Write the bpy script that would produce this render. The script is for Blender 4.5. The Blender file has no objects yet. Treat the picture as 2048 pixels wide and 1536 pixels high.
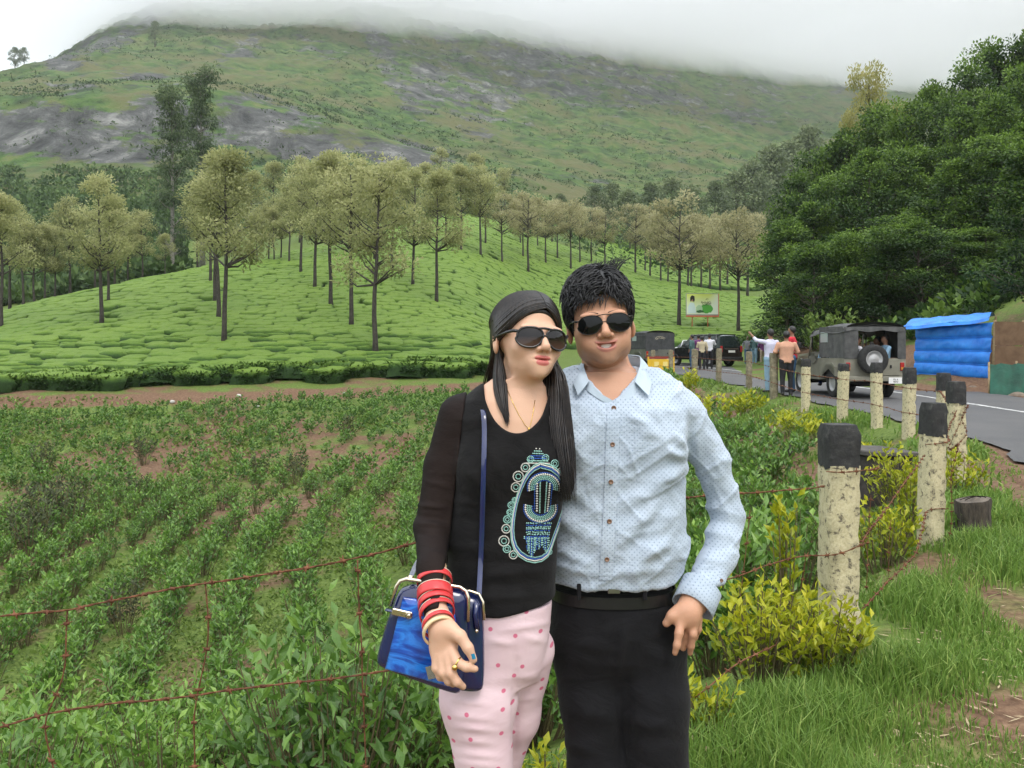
import bpy, math, random, colorsys
import numpy as np
from mathutils import Vector, Matrix, Euler
from mathutils.bvhtree import BVHTree
R = math.radians
rng = np.random.default_rng(7)
random.seed(7)
sc = bpy.context.scene
# ------------------------------------------------------------------ camera, world, sun, exposure
F, HV, CZ = 1720.0, 700.0, 1.5          # focal length and horizon row of a 2048 px wide frame, eye height
cam_d = bpy.data.cameras.new('camera'); cam = bpy.data.objects.new('camera', cam_d); sc.collection.objects.link(cam)
cam.location = (0, 0, CZ); cam.rotation_euler = (R(90), 0, 0)
cam_d.sensor_width = 36.0; cam_d.lens = 36.0*F/2048; cam_d.shift_y = -(768-HV)/2048
cam_d.clip_start = 0.05; cam_d.clip_end = 6000
sc.camera = cam
w = bpy.data.worlds.new('World'); sc.world = w; w.use_nodes = True
nt = w.node_tree; nt.nodes.clear()
out = nt.nodes.new('ShaderNodeOutputWorld')
sky = nt.nodes.new('ShaderNodeTexSky'); sky.sky_type = 'NISHITA'; sky.sun_disc = False
sky.sun_elevation = R(58); sky.sun_rotation = R(150); sky.dust_density = 4.0
b1 = nt.nodes.new('ShaderNodeBackground'); b1.inputs['Strength'].default_value = 0.05
nt.links.new(sky.outputs[0], b1.inputs['Color'])
# the overcast: brighter overhead than at the horizon
tc = nt.nodes.new('ShaderNodeTexCoord'); sp = nt.nodes.new('ShaderNodeSeparateXYZ')
nt.links.new(tc.outputs['Generated'], sp.inputs[0])
mr = nt.nodes.new('ShaderNodeMapRange'); mr.inputs[1].default_value = 0.0; mr.inputs[2].default_value = 1.0
mr.inputs[3].default_value = 1.25; mr.inputs[4].default_value = 2.0
nt.links.new(sp.outputs[2], mr.inputs[0])
b2 = nt.nodes.new('ShaderNodeBackground'); b2.inputs['Color'].default_value = (0.93, 0.97, 1.0, 1)
nt.links.new(mr.outputs[0], b2.inputs['Strength'])
ad = nt.nodes.new('ShaderNodeAddShader'); nt.links.new(b1.outputs[0], ad.inputs[0]); nt.links.new(b2.outputs[0], ad.inputs[1])
nt.links.new(ad.outputs[0], out.inputs['Surface'])
sun_d = bpy.data.lights.new('sun', 'SUN'); sun_d.energy = 1.2; sun_d.angle = R(22); sun_d.color = (1, 0.96, 0.9)
sun = bpy.data.objects.new('sun', sun_d); sc.collection.objects.link(sun)
sun.rotation_euler = (R(32), R(14), 0)        # high, a little behind the camera
vs = sc.view_settings; vs.view_transform = 'Standard'; vs.look = 'None'; vs.exposure = 0.0; vs.gamma = 1.0
vs.use_curve_mapping = False
cy = sc.cycles
cy.max_bounces = 6; cy.diffuse_bounces = 2; cy.glossy_bounces = 2; cy.transmission_bounces = 3; cy.transparent_max_bounces = 8
cy.volume_bounces = 6; cy.use_denoising = True; cy.use_adaptive_sampling = True; cy.adaptive_threshold = .025; cy.caustics_reflective = False; cy.caustics_refractive = False
# ------------------------------------------------------------------ helpers
COL = sc.collection
def P(u, v, Y):                       # a point Y metres ahead on the line of sight of photo pixel (u, v)
    return np.array([(u-1024)/F*Y, Y, CZ-(v-HV)/F*Y])
def link(o, parent=None):
    COL.objects.link(o)
    if parent is not None: o.parent = parent
    return o
def tag(o, label=None, cat=None, group=None, kind=None):
    if label: o['label'] = label
    if cat: o['category'] = cat
    if group: o['group'] = group
    if kind: o['kind'] = kind
    return o
def empty(name, loc=(0,0,0), rz=0.0):
    o = bpy.data.objects.new(name, None); o.empty_display_size = 0.2
    o.location = loc; o.rotation_euler = (0,0,rz); return link(o)
def npmesh(name, V, faces, smooth=True, attrs=None, midx=None):
    """V (n,3); faces: list of int arrays (m,k), k = 3 or 4"""
    me = bpy.data.meshes.new(name)
    V = np.asarray(V, np.float32)
    if not isinstance(faces, (list, tuple)): faces = [faces]
    faces = [np.asarray(f, np.int32) for f in faces if len(f)]
    me.vertices.add(len(V)); me.vertices.foreach_set('co', V.ravel())
    nl = sum(f.size for f in faces); npoly = sum(len(f) for f in faces)
    me.loops.add(nl); me.polygons.add(npoly)
    me.loops.foreach_set('vertex_index', np.concatenate([f.ravel() for f in faces]))
    tot = np.concatenate([np.full(len(f), f.shape[1], np.int32) for f in faces])
    st = np.concatenate([[0], np.cumsum(tot)[:-1]]).astype(np.int32)
    me.polygons.foreach_set('loop_start', st)
    me.polygons.foreach_set('loop_total', tot)
    me.polygons.foreach_set('use_smooth', np.full(npoly, bool(smooth)))
    if midx is not None: me.polygons.foreach_set('material_index', np.asarray(midx, np.int32))
    for k, a in (attrs or {}).items():
        at = me.attributes.new(k, 'FLOAT', 'POINT'); at.data.foreach_set('value', np.asarray(a, np.float32))
    me.update(calc_edges=True); me.validate()
    return me
def mobj(name, me, mats=None, parent=None, loc=None, rot=None):
    if mats is not None:
        if len(me.materials): me.materials.clear()
        for m in (mats if isinstance(mats, (list, tuple)) else [mats]): me.materials.append(m)
    o = bpy.data.objects.new(name, me)
    if loc is not None: o.location = loc
    if rot is not None: o.rotation_euler = rot
    return link(o, parent)
class MB:
    """collects vertices and faces of one mesh"""
    def __init__(s): s.V = []; s.Fq = []; s.Ft = []; s.n = 0; s.mq = []; s.mt = []; s.A = []
    def add(s, V, quads=None, tris=None, m=0, a=0.0):
        V = np.asarray(V, float).reshape(-1, 3)
        if quads is not None and len(quads):
            q = np.asarray(quads, int)+s.n; s.Fq.append(q); s.mq.append(np.full(len(q), m))
        if tris is not None and len(tris):
            t = np.asarray(tris, int)+s.n; s.Ft.append(t); s.mt.append(np.full(len(t), m))
        s.V.append(V); s.A.append(np.broadcast_to(np.asarray(a, float), (len(V),))); s.n += len(V)
        return s
    def box(s, c, h, rz=0.0, m=0, taper=1.0, M=None, bev=0.0):
        """box about c with half sizes h; taper scales the top; bev chamfers the vertical edges and rims"""
        hx, hy, hz = h
        if bev <= 0:
            V = np.array([[x*hx*(taper if z > 0 else 1), y*hy*(taper if z > 0 else 1), z*hz] for z in (-1,1) for y in (-1,1) for x in (-1,1)])
            Q = [[0,2,3,1],[4,5,7,6],[0,1,5,4],[1,3,7,5],[3,2,6,7],[2,0,4,6]]
            T = None
        else:
            b = min(bev, hx*.9, hy*.9, hz*.9); ring = []
            def r(k, x, y, z):
                kx, ky = x*k, y*k
                return [[-kx+b,-ky,z],[kx-b,-ky,z],[kx,-ky+b,z],[kx,ky-b,z],[kx-b,ky,z],[-kx+b,ky,z],[-kx,ky-b,z],[-kx,-ky+b,z]]
            def ri(k, x, y, z):
                x, y = x*k-b, y*k-b
                return [[-x,-y,z],[x,-y,z],[x,-y,z],[x,y,z],[x,y,z],[-x,y,z],[-x,y,z],[-x,-y,z]]
            V = np.array(ri(1,hx,hy,-hz)+r(1,hx,hy,-hz+b)+r(taper,hx,hy,hz-b)+ri(taper,hx,hy,hz))
            Q = [[k*8+i, k*8+(i+1)%8, (k+1)*8+(i+1)%8, (k+1)*8+i] for k in range(3) for i in range(8)]
            Q += [[0,7,5,3],[24,26,28,30]]; Q[-2] = [6,4,2,0]; Q[-1] = [24,26,28,30]
            T = None
        if rz: V = V @ np.array([[math.cos(rz), math.sin(rz), 0], [-math.sin(rz), math.cos(rz), 0], [0,0,1]])
        if M is not None: V = V @ np.asarray(M).T
        return s.add(V+np.asarray(c), Q, T, m)
    def tube(s, pts, rad, n=8, m=0, a=0.0, cap=True, sq=1.0):
        pts = np.asarray(pts, float); k = len(pts); rad = np.broadcast_to(np.asarray(rad, float), (k,))
        t = np.gradient(pts, axis=0); t /= np.linalg.norm(t, axis=1)[:, None]+1e-12
        up = np.array([0,0,1.0]) if abs(t[0,2]) < .9 else np.array([0,1.0,0])
        V = []; nrm = np.cross(t[0], up); nrm /= np.linalg.norm(nrm)
        an = np.arange(n)*2*math.pi/n
        for i in range(k):
            nrm = nrm-t[i]*nrm.dot(t[i]); nrm /= np.linalg.norm(nrm)+1e-12
            b = np.cross(t[i], nrm)
            V.append(pts[i]+rad[i]*(np.cos(an)[:,None]*nrm+sq*np.sin(an)[:,None]*b))
        V = np.concatenate(V); Q = []
        for i in range(k-1):
            for j in range(n): Q.append([i*n+j, i*n+(j+1)%n, (i+1)*n+(j+1)%n, (i+1)*n+j])
        T = None
        if cap:
            V = np.vstack([V, pts[0], pts[-1]]); T = [[k*n, (j+1)%n, j] for j in range(n)]+[[k*n+1, (k-1)*n+j, (k-1)*n+(j+1)%n] for j in range(n)]
        return s.add(V, Q, T, m, a)
    def lathe(s, prof, n=24, c=(0,0,0), M=None, m=0):
        """profile (r, z) turned about local z"""
        prof = np.asarray(prof, float); k = len(prof); an = np.arange(n)*2*math.pi/n
        V = np.array([[r*math.cos(t), r*math.sin(t), z] for r, z in prof for t in an])
        Q = [[i*n+j, i*n+(j+1)%n, (i+1)*n+(j+1)%n, (i+1)*n+j] for i in range(k-1) for j in range(n)]
        if M is not None: V = V @ np.asarray(M).T
        return s.add(V+np.asarray(c), Q, None, m)
    def grid(s, X, m=0, a=0.0, flip=False):
        """X (i,j,3) sheet of quads"""
        I, J = X.shape[:2]; idx = np.arange(I*J).reshape(I, J)
        q = np.stack([idx[:-1,:-1], idx[1:,:-1], idx[1:,1:], idx[:-1,1:]], -1).reshape(-1, 4)
        if flip: q = q[:, ::-1]
        return s.add(X.reshape(-1, 3), q, None, m, a)
    def prism(s, poly, y0, y1, axis='y', m=0, M=None, c=(0,0,0)):
        """polygon (a,b) extruded along an axis; fan caps"""
        poly = np.asarray(poly, float); n = len(poly); cen = poly.mean(0)
        def mk(y, p):
            if axis == 'y': return np.stack([p[:,0], np.full(len(p), y), p[:,1]], 1)
            if axis == 'x': return np.stack([np.full(len(p), y), p[:,0], p[:,1]], 1)
            return np.stack([p[:,0], p[:,1], np.full(len(p), y)], 1)
        V = np.vstack([mk(y0, poly), mk(y1, poly), mk(y0, cen[None]), mk(y1, cen[None])])
        Q = [[i, (i+1)%n, n+(i+1)%n, n+i] for i in range(n)]
        T = [[2*n, (i+1)%n, i] for i in range(n)]+[[2*n+1, n+i, n+(i+1)%n] for i in range(n)]
        if M is not None: V = V @ np.asarray(M).T
        return s.add(V+np.asarray(c), Q, T, m)
    def mesh(s, name='mesh', smooth=True, tint=False):
        fs = []; mi = []
        if s.Fq: fs.append(np.concatenate(s.Fq)); mi.append(np.concatenate(s.mq))
        if s.Ft: fs.append(np.concatenate(s.Ft)); mi.append(np.concatenate(s.mt))
        return npmesh(name, np.concatenate(s.V), fs, smooth, {'tint': np.concatenate(s.A)} if tint else None, np.concatenate(mi))
    def build(s, name, mats, parent=None, smooth=False, loc=None, rot=None, tint=False):
        return mobj(name, s.mesh(name, smooth, tint), mats, parent, loc, rot)
def rotz(a): c, s_ = math.cos(a), math.sin(a); return np.array([[c,-s_,0],[s_,c,0],[0,0,1.0]])
def rotx(a): c, s_ = math.cos(a), math.sin(a); return np.array([[1,0,0],[0,c,-s_],[0,s_,c]])
def roty(a): c, s_ = math.cos(a), math.sin(a); return np.array([[c,0,s_],[0,1,0],[-s_,0,c]])
def copy_tree(o, parent=None):
    c = o.copy(); COL.objects.link(c); c.parent = parent
    for ch in list(o.children): copy_tree(ch, c)
    return c
# ---- value noise in numpy
_tab = rng.random((64,64,64)).astype(np.float32)
def vnoise(x, y, z=0.0):
    x, y = np.broadcast_arrays(np.asarray(x, float), np.asarray(y, float)); z = np.broadcast_to(np.asarray(z, float), x.shape)
    xi, yi, zi = np.floor(x).astype(int), np.floor(y).astype(int), np.floor(z).astype(int)
    fx, fy, fz = x-xi, y-yi, z-zi
    fx, fy, fz = fx*fx*(3-2*fx), fy*fy*(3-2*fy), fz*fz*(3-2*fz)
    r = 0
    for dx in (0,1):
        for dy in (0,1):
            for dz in (0,1):
                r = r+_tab[(xi+dx)&63, (yi+dy)&63, (zi+dz)&63]*(fx if dx else 1-fx)*(fy if dy else 1-fy)*(fz if dz else 1-fz)
    return r*2-1
def fbm(x, y, z=0.0, o=4):
    r = 0; a = 1.0; s_ = 0
    for i in range(o):
        r = r+a*vnoise(np.asarray(x)*2**i+17.3*i, np.asarray(y)*2**i+5.1*i, np.asarray(z)*2**i); s_ += a; a *= .5
    return r/s_
def sstep(a, b, x): t = np.clip((np.asarray(x, float)-a)/(b-a), 0, 1); return t*t*(3-2*t)
# ---- materials
class NT:
    def __init__(s, name):
        s.m = bpy.data.materials.new(name); s.m.use_nodes = True; s.t = s.m.node_tree; s.t.nodes.clear()
        s.o = s.t.nodes.new('ShaderNodeOutputMaterial'); s.p = s.t.nodes.new('ShaderNodeBsdfPrincipled')
        s.t.links.new(s.p.outputs[0], s.o.inputs['Surface'])
    def n(s, typ, **kw):
        nd = s.t.nodes.new('ShaderNode'+typ)
        for k, v in kw.items():
            if k.startswith('i_'):
                key = k[2:]; key = int(key) if key.isdigit() else key.replace('_', ' ')
                s.set(nd, key, v)
            else: setattr(nd, k, v)
        return nd
    def set(s, nd, key, v):
        if isinstance(v, bpy.types.NodeSocket): s.t.links.new(v, nd.inputs[key])
        elif isinstance(v, (tuple, list)) and len(v) == 3 and nd.inputs[key].type == 'RGBA': nd.inputs[key].default_value = (*v, 1)
        else: nd.inputs[key].default_value = v
    def P(s, **kw):
        for k, v in kw.items(): s.set(s.p, k.replace('_', ' '), v)
        return s
    def coord(s, kind='Object', scale=(1,1,1), rot=(0,0,0)):
        c = s.n('TexCoord'); mp = s.n('Mapping'); s.t.links.new(c.outputs[kind], mp.inputs[0])
        mp.inputs['Scale'].default_value = scale; mp.inputs['Rotation'].default_value = rot
        return mp.outputs[0]
    def noise(s, vec, scale, detail=4, rough=.55, dist=0.0):
        nd = s.n('TexNoise'); s.t.links.new(vec, nd.inputs['Vector'])
        nd.inputs['Scale'].default_value = scale; nd.inputs['Detail'].default_value = detail
        nd.inputs['Roughness'].default_value = rough; nd.inputs['Distortion'].default_value = dist
        return nd.outputs['Fac']
    def ramp(s, fac, stops):
        nd = s.n('ValToRGB'); s.t.links.new(fac, nd.inputs[0]); e = nd.color_ramp.elements
        while len(e) < len(stops): e.new(.5)
        for el, (p, c) in zip(e, stops):
            el.position = p; el.color = (*c, 1) if not isinstance(c, (int, float)) else (c, c, c, 1)
        return nd.outputs[0]
    def mix(s, fac, a, b, mode='MIX'):
        nd = s.n('Mix', data_type='RGBA', blend_type=mode)
        s.set(nd, 0, fac); s.set(nd, 6, a); s.set(nd, 7, b); return nd.outputs[2]
    def math(s, op, a, b=0.0, c=0.0, clamp=False):
        nd = s.n('Math', operation=op, use_clamp=clamp); s.set(nd, 0, a); s.set(nd, 1, b); s.set(nd, 2, c); return nd.outputs[0]
    def attr(s, name): return s.n('Attribute', attribute_name=name).outputs['Fac']
    def rnd(s): return s.n('ObjectInfo').outputs['Random']
    def bump(s, h, strength=.3, dist=.01):
        nd = s.n('Bump'); nd.inputs['Strength'].default_value = strength; nd.inputs['Distance'].default_value = dist
        s.t.links.new(h, nd.inputs['Height']); s.t.links.new(nd.outputs[0], s.p.inputs['Normal']); return s
def simple(name, c1, c2=None, scale=8, rough=.6, bump=0, bscale=None, metal=0.0, spec=.5, kind='Object', detail=4, coat=0.0):
    t = NT(name); v = t.coord(kind)
    if c2 is None: t.P(Base_Color=c1)
    else: t.P(Base_Color=t.ramp(t.noise(v, scale, detail), [(.3, c1), (.7, c2)]))
    t.P(Roughness=rough, Metallic=metal, Specular_IOR_Level=spec, Coat_Weight=coat)
    if bump: t.bump(t.noise(v, bscale or scale*3, 5), bump, .02)
    return t.m
def leafmat(name, dark, mid, light, trans=.35, rough=.5, rnd=.12, spec=.3):
    """colour from the per-leaf 'tint' (0 old leaf .. 1 new leaf) with a small change from plant to plant"""
    t = NT(name); a = t.attr('tint'); f = t.math('ADD', a, t.math('MULTIPLY_ADD', t.rnd(), rnd*2, -rnd))
    col = t.ramp(f, [(0.0, dark), (.5, mid), (1.0, light)])
    t.P(Base_Color=col, Roughness=rough, Specular_IOR_Level=spec)
    if trans:
        tr = t.n('BsdfTranslucent'); t.t.links.new(col, tr.inputs[0]); mx = t.n('MixShader'); mx.inputs[0].default_value = trans
        t.t.links.new(t.p.outputs[0], mx.inputs[1]); t.t.links.new(tr.outputs[0], mx.inputs[2]); t.t.links.new(mx.outputs[0], t.o.inputs['Surface'])
    return t.m
# ---- leaves: many small folded faces in one go
def leaves(C, D, L, W, U=None, fold=.25, curl=.15, g=rng):
    """C centres/bases (n,3), D directions, L lengths, W widths -> V (n*6,3) and quads; each leaf a folded, curled blade"""
    n = len(C); D = D/(np.linalg.norm(D, axis=1)[:,None]+1e-9)
    if U is None: U = g.normal(size=(n,3))+np.array([0,0,.8])
    S = np.cross(D, U); S /= np.linalg.norm(S, axis=1)[:,None]+1e-9; N = np.cross(S, D)
    L = np.broadcast_to(L, (n,))[:,None]; W = np.broadcast_to(W, (n,))[:,None]
    b = C; m1 = C+D*L*.5-S*W*.5+N*W*fold; m2 = C+D*L*.5+S*W*.5+N*W*fold; mc = C+D*L*.52; tp = C+D*L-N*L*curl
    V = np.stack([b, m1, mc, m2, tp], 1).reshape(-1, 3)
    i = np.arange(n)[:,None]*5
    Q = np.concatenate([i+np.array([[0,2,4,1]]), i+np.array([[0,3,4,2]])])
    return V, Q
def tri_leaves(C, D, L, W, g=rng, U=None):
    n = len(C); D = D/(np.linalg.norm(D, axis=1)[:,None]+1e-9)
    if U is None: U = g.normal(size=(n,3))
    S = np.cross(D, U); S /= np.linalg.norm(S, axis=1)[:,None]+1e-9
    L = np.broadcast_to(L, (n,))[:,None]; W = np.broadcast_to(W, (n,))[:,None]
    V = np.stack([C, C+D*L*.5-S*W*.5, C+D*L, C+D*L*.5+S*W*.5], 1).reshape(-1,3)
    return V, np.arange(n*4).reshape(n,4)
# ------------------------------------------------------------------ terrain: one height function for the whole place
FENCE = np.array([(-60,0.5),(-12,2.2),(-5,2.75),(-2.1,2.85),(-0.2,2.95),(0.6,3.5),(1.67,4.4),(3.16,6.5),(4.76,9.2),(6.27,12.5),(6.45,14),(6.56,15.5),(6.52,17),
                  (6.5,19),(6.85,22.5),(7.0,25.5),(6.96,29),(6.9,32.5),(6.47,35),(6.15,37.5),(4.5,43),(0,51),(-6,56)])
def fence_d(X, Y):
    """distance to the fence line, positive on the road side"""
    best = np.full(np.shape(X), 1e9); sg = np.ones(np.shape(X))
    for (ax, ay), (bx, by) in zip(FENCE[:-1], FENCE[1:]):
        dx, dy = bx-ax, by-ay; t = np.clip(((X-ax)*dx+(Y-ay)*dy)/(dx*dx+dy*dy), 0, 1)
        d = np.hypot(X-ax-t*dx, Y-ay-t*dy); s_ = np.sign((X-ax)*dy-(Y-ay)*dx)
        up = d < best-1e-9; best = np.where(up, d, best); sg = np.where(up, s_, sg)
    return best*sg
def z_road(Y): return np.interp(Y, [8, 23, 45, 60, 90], [0, .3, .55, .7, 1.2])
def road_left(Y): return np.interp(Y, [-30, 0, 9, 11, 13, 34, 40, 46, 52, 58, 63, 80], [1.5, 4.2, 5.8, 6.5, 7.2, 7.2, 6.4, 5.4, 4.0, 1.5, -1.5, -16])
def road_right(Y): return np.interp(Y, [-30, 0, 9, 11, 13, 40, 48, 55, 60, 64, 70], [7.3, 10, 11.6, 12.2, 12.8, 12.9, 14.2, 13.5, 11, 7, 0])
def near(X, Y):
    d = fence_d(X, Y)
    base = z_road(Y)-.2*np.clip(-X, 0, 7)
    drop = np.interp(-d, [0, .3, 1, 2, 4, 8, 14, 30], [0, .15, .5, .85, 1.3, 1.75, 2.05, 2.2])
    z = np.where(d > 0, base, base-drop)
    z = np.where(z < -1.5, -1.5-(1-np.exp(-(-1.5-z)/.8))*.8, z)
    e = X-road_right(Y)
    z = z+np.interp(e, [.6, 1.2, 2.4, 3.2, 20, 40], [0, .25, 1.2, 2.2, 8, 12])
    return z
def vz(Y, v): return CZ-(v-HV)*Y/F
def K(*a):      # (Y, v) pairs; a third element means the second is a height
    return [(p[0], p[1] if len(p) == 3 else vz(p[0], p[1])) for p in a]
TAB = {
 -900: K((24,-2,'z'),(34,-.4,'z'),(60,3,'z'),(100,3,'z'),(230,40,'z'),(300,60,'z'),(600,70,'z'),(1400,40,'z')),
 0: K((24,-2.0,'z'),(28,-1.7,'z'),(32.3,-.95,'z'),(33.0,-.5,'z'),(33.8,-.3,'z'),(45,712),(58,640),(70,646),(100,600),(150,500),(222,350),(236,330),(262,195),(300,175),(380,150),(430,152),(520,190),(1400,400)),
 100: K((24,-2.0,'z'),(28,-1.7,'z'),(32.6,-.9,'z'),(33.4,-.45,'z'),(34.2,-.25,'z'),(46,700),(62,608),(75,612),(100,585),(150,490),(226,345),(239,325),(265,195),(330,165),(420,125),(470,112),(600,140),(1400,400)),
 200: K((24,-2.0,'z'),(28,-1.7,'z'),(33,-.85,'z'),(33.8,-.4,'z'),(34.6,-.2,'z'),(47,690),(68,588),(80,592),(102,570),(150,480),(228,342),(241,325),(268,190),(340,150),(440,100),(560,55),(640,50),(800,100),(1400,300)),
 300: K((24,-2.0,'z'),(28,-1.7,'z'),(33.4,-.8,'z'),(34.2,-.35,'z'),(35,-.18,'z'),(48,680),(73,563),(85,565),(110,540),(150,470),(230,340),(243,325),(272,190),(345,150),(450,95),(600,25),(720,-5),(900,10),(1400,200)),
 450: K((24,-1.95,'z'),(28,-1.65,'z'),(34,-.75,'z'),(34.8,-.3,'z'),(35.6,-.15,'z'),(50,668),(84,535),(95,538),(120,500),(160,450),(235,335),(247,318),(272,190),(290,172),(330,180),(400,160),(520,75),(640,20),(800,-30),(950,-40),(1400,100)),
 600: K((24,-1.9,'z'),(28,-1.6,'z'),(34.8,-.65,'z'),(35.6,-.2,'z'),(36.4,-.08,'z'),(52,655),(97,508),(108,512),(140,470),(180,420),(240,345),(252,325),(276,225),(290,215),(330,212),(420,160),(540,75),(680,0),(850,-60),(1400,-20)),
 750: K((24,-1.8,'z'),(28,-1.45,'z'),(35.6,-.5,'z'),(36.4,-.1,'z'),(37.2,.0,'z'),(54,645),(108,468),(120,470),(150,440),(190,400),(245,340),(257,320),(275,270),(292,262),(330,262),(430,180),(560,90),(700,10),(880,-60),(1400,-20)),
 930: K((24,-1.6,'z'),(28,-1.2,'z'),(36.6,-.3,'z'),(37.6,.1,'z'),(38.6,.2,'z'),(58,640),(125,428),(140,432),(170,415),(210,375),(255,335),(300,325),(340,310),(440,225),(560,135),(700,50),(860,-20),(1000,-60),(1400,0)),
 1100: K((24,-1.1,'z'),(28,-.8,'z'),(40,.1,'z'),(48,.6,'z'),(60,.8,'z'),(66,1.5,'z'),(125,488),(140,490),(170,450),(220,410),(280,370),(360,320),(460,250),(580,165),(720,80),(880,10),(1000,-20),(1400,40)),
 1220: K((24,-.3,'z'),(28,-.2,'z'),(40,.3,'z'),(52,.6,'z'),(62,.9,'z'),(122,530),(140,530),(180,465),(230,428),(290,388),(370,332),(470,265),(590,185),(740,105),(900,30),(1020,0),(1400,60)),
 1300: K((24,.31,'z'),(28,.36,'z'),(45,.55,'z'),(60,.75,'z'),(66,1.2,'z'),(115,562),(135,563),(160,530),(190,485),(210,470),(240,440),(300,400),(380,340),(480,275),(600,200),(760,120),(920,50),(1050,10),(1400,80)),
 1420: K((24,.31,'z'),(28,.36,'z'),(45,.55,'z'),(60,.75,'z'),(66,1.2,'z'),(108,586),(125,588),(160,535),(195,490),(230,450),(300,402),(390,342),(500,282),(630,215),(790,140),(950,75),(1100,40),(1400,80)),
 1520: K((24,.31,'z'),(28,.36,'z'),(45,.6,'z'),(60,.9,'z'),(70,1.8,'z'),(100,613),(125,600),(150,565),(190,505),(230,455),(300,405),(400,345),(520,285),(660,225),(820,160),(1000,95),(1150,60),(1400,80)),
 1750: K((24,.31,'z'),(30,.45,'z'),(36,1.6,'z'),(45,3.6,'z'),(70,9,'z'),(110,12,'z'),(160,500),(230,440),(320,390),(450,320),(600,265),(760,220),(920,180),(1100,140),(1250,110),(1400,110)),
 2048: K((20,.25,'z'),(24,1.2,'z'),(30,3.2,'z'),(45,7,'z'),(70,12,'z'),(110,15,'z'),(160,480),(250,430),(400,330),(560,275),(760,225),(960,190),(1200,160),(1400,160)),
 3000: K((20,8,'z'),(45,11,'z'),(110,18,'z'),(300,50,'z'),(800,120,'z'),(1400,160,'z')),
}
_tu = np.array(sorted(TAB)); _gu = np.arange(-900, 3001, 20.0); _gl = np.linspace(math.log(18), math.log(1400), 520)
_raw = np.array([np.interp(np.exp(_gl), *zip(*TAB[k])) for k in _tu])
_G = np.array([np.interp(_gu, _tu, _raw[:, j]) for j in range(len(_gl))]).T        # (u, lnY)
for _ in range(3):                                                                  # soften the corners of the table
    _G[:, 1:-1] = .25*_G[:, :-2]+.5*_G[:, 1:-1]+.25*_G[:, 2:]
for _ in range(6):
    _G[1:-1] = .25*_G[:-2]+.5*_G[1:-1]+.25*_G[2:]
def far(X, Y):
    Yc = np.clip(Y, 18.01, 1399); u = np.clip(1024+X/Yc*F, -899, 2999)
    a = (u+900)/20.0; b = (np.log(Yc)-_gl[0])/(_gl[1]-_gl[0])
    i, j = np.clip(a.astype(int), 0, len(_gu)-2), np.clip(b.astype(int), 0, len(_gl)-2); fa, fb = a-i, b-j
    return (_G[i,j]*(1-fa)+_G[i+1,j]*fa)*(1-fb)+(_G[i,j+1]*(1-fa)+_G[i+1,j+1]*fa)*fb
def H(X, Y, fine=True):
    X, Y = np.broadcast_arrays(np.asarray(X, float), np.asarray(Y, float))
    wgt = sstep(23, 29, Y)
    z = near(X, Y)*(1-wgt)+far(X, Y)*wgt
    cap = 292+.12*X; z = np.where(z > cap, cap+40*(1-np.exp(-(z-cap)/40)), z)      # the summit flattens off inside the cloud
    if fine:
        d = np.hypot(X, Y)
        m = sstep(160, 300, Y)
        z = z+m*(fbm(X/55, Y/55, o=5)*5.0+np.abs(fbm(X/24+9, Y/24, o=3))*3.2-1.3+np.abs(fbm(X/7, Y/10, o=2))*2.2)*np.clip(d/420, .35, 1.6)
        onroad = (X > road_left(Y)-.3)*(X < road_right(Y)+.3)*(Y < 80)
        z = z+(1-m)*np.where(onroad, 0.0, fbm(X/1.6, Y/1.6, o=3)*.05+fbm(X/9, Y/9, o=2)*.08*sstep(4, 10, d))
    return z
def hit(u, v, y0, y1, n=2000):
    """first terrain point on the line of sight between two depths"""
    Y = np.linspace(y0, y1, n); X = (u-1024)/F*Y; zr = CZ-(v-HV)/F*Y; f = zr-H(X, Y)
    k = np.nonzero(f <= 0)[0]
    y = Y[k[0]] if len(k) else Y[np.argmin(f)]
    x = (u-1024)/F*y; return np.array([x, y, float(H(x, y))])
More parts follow.
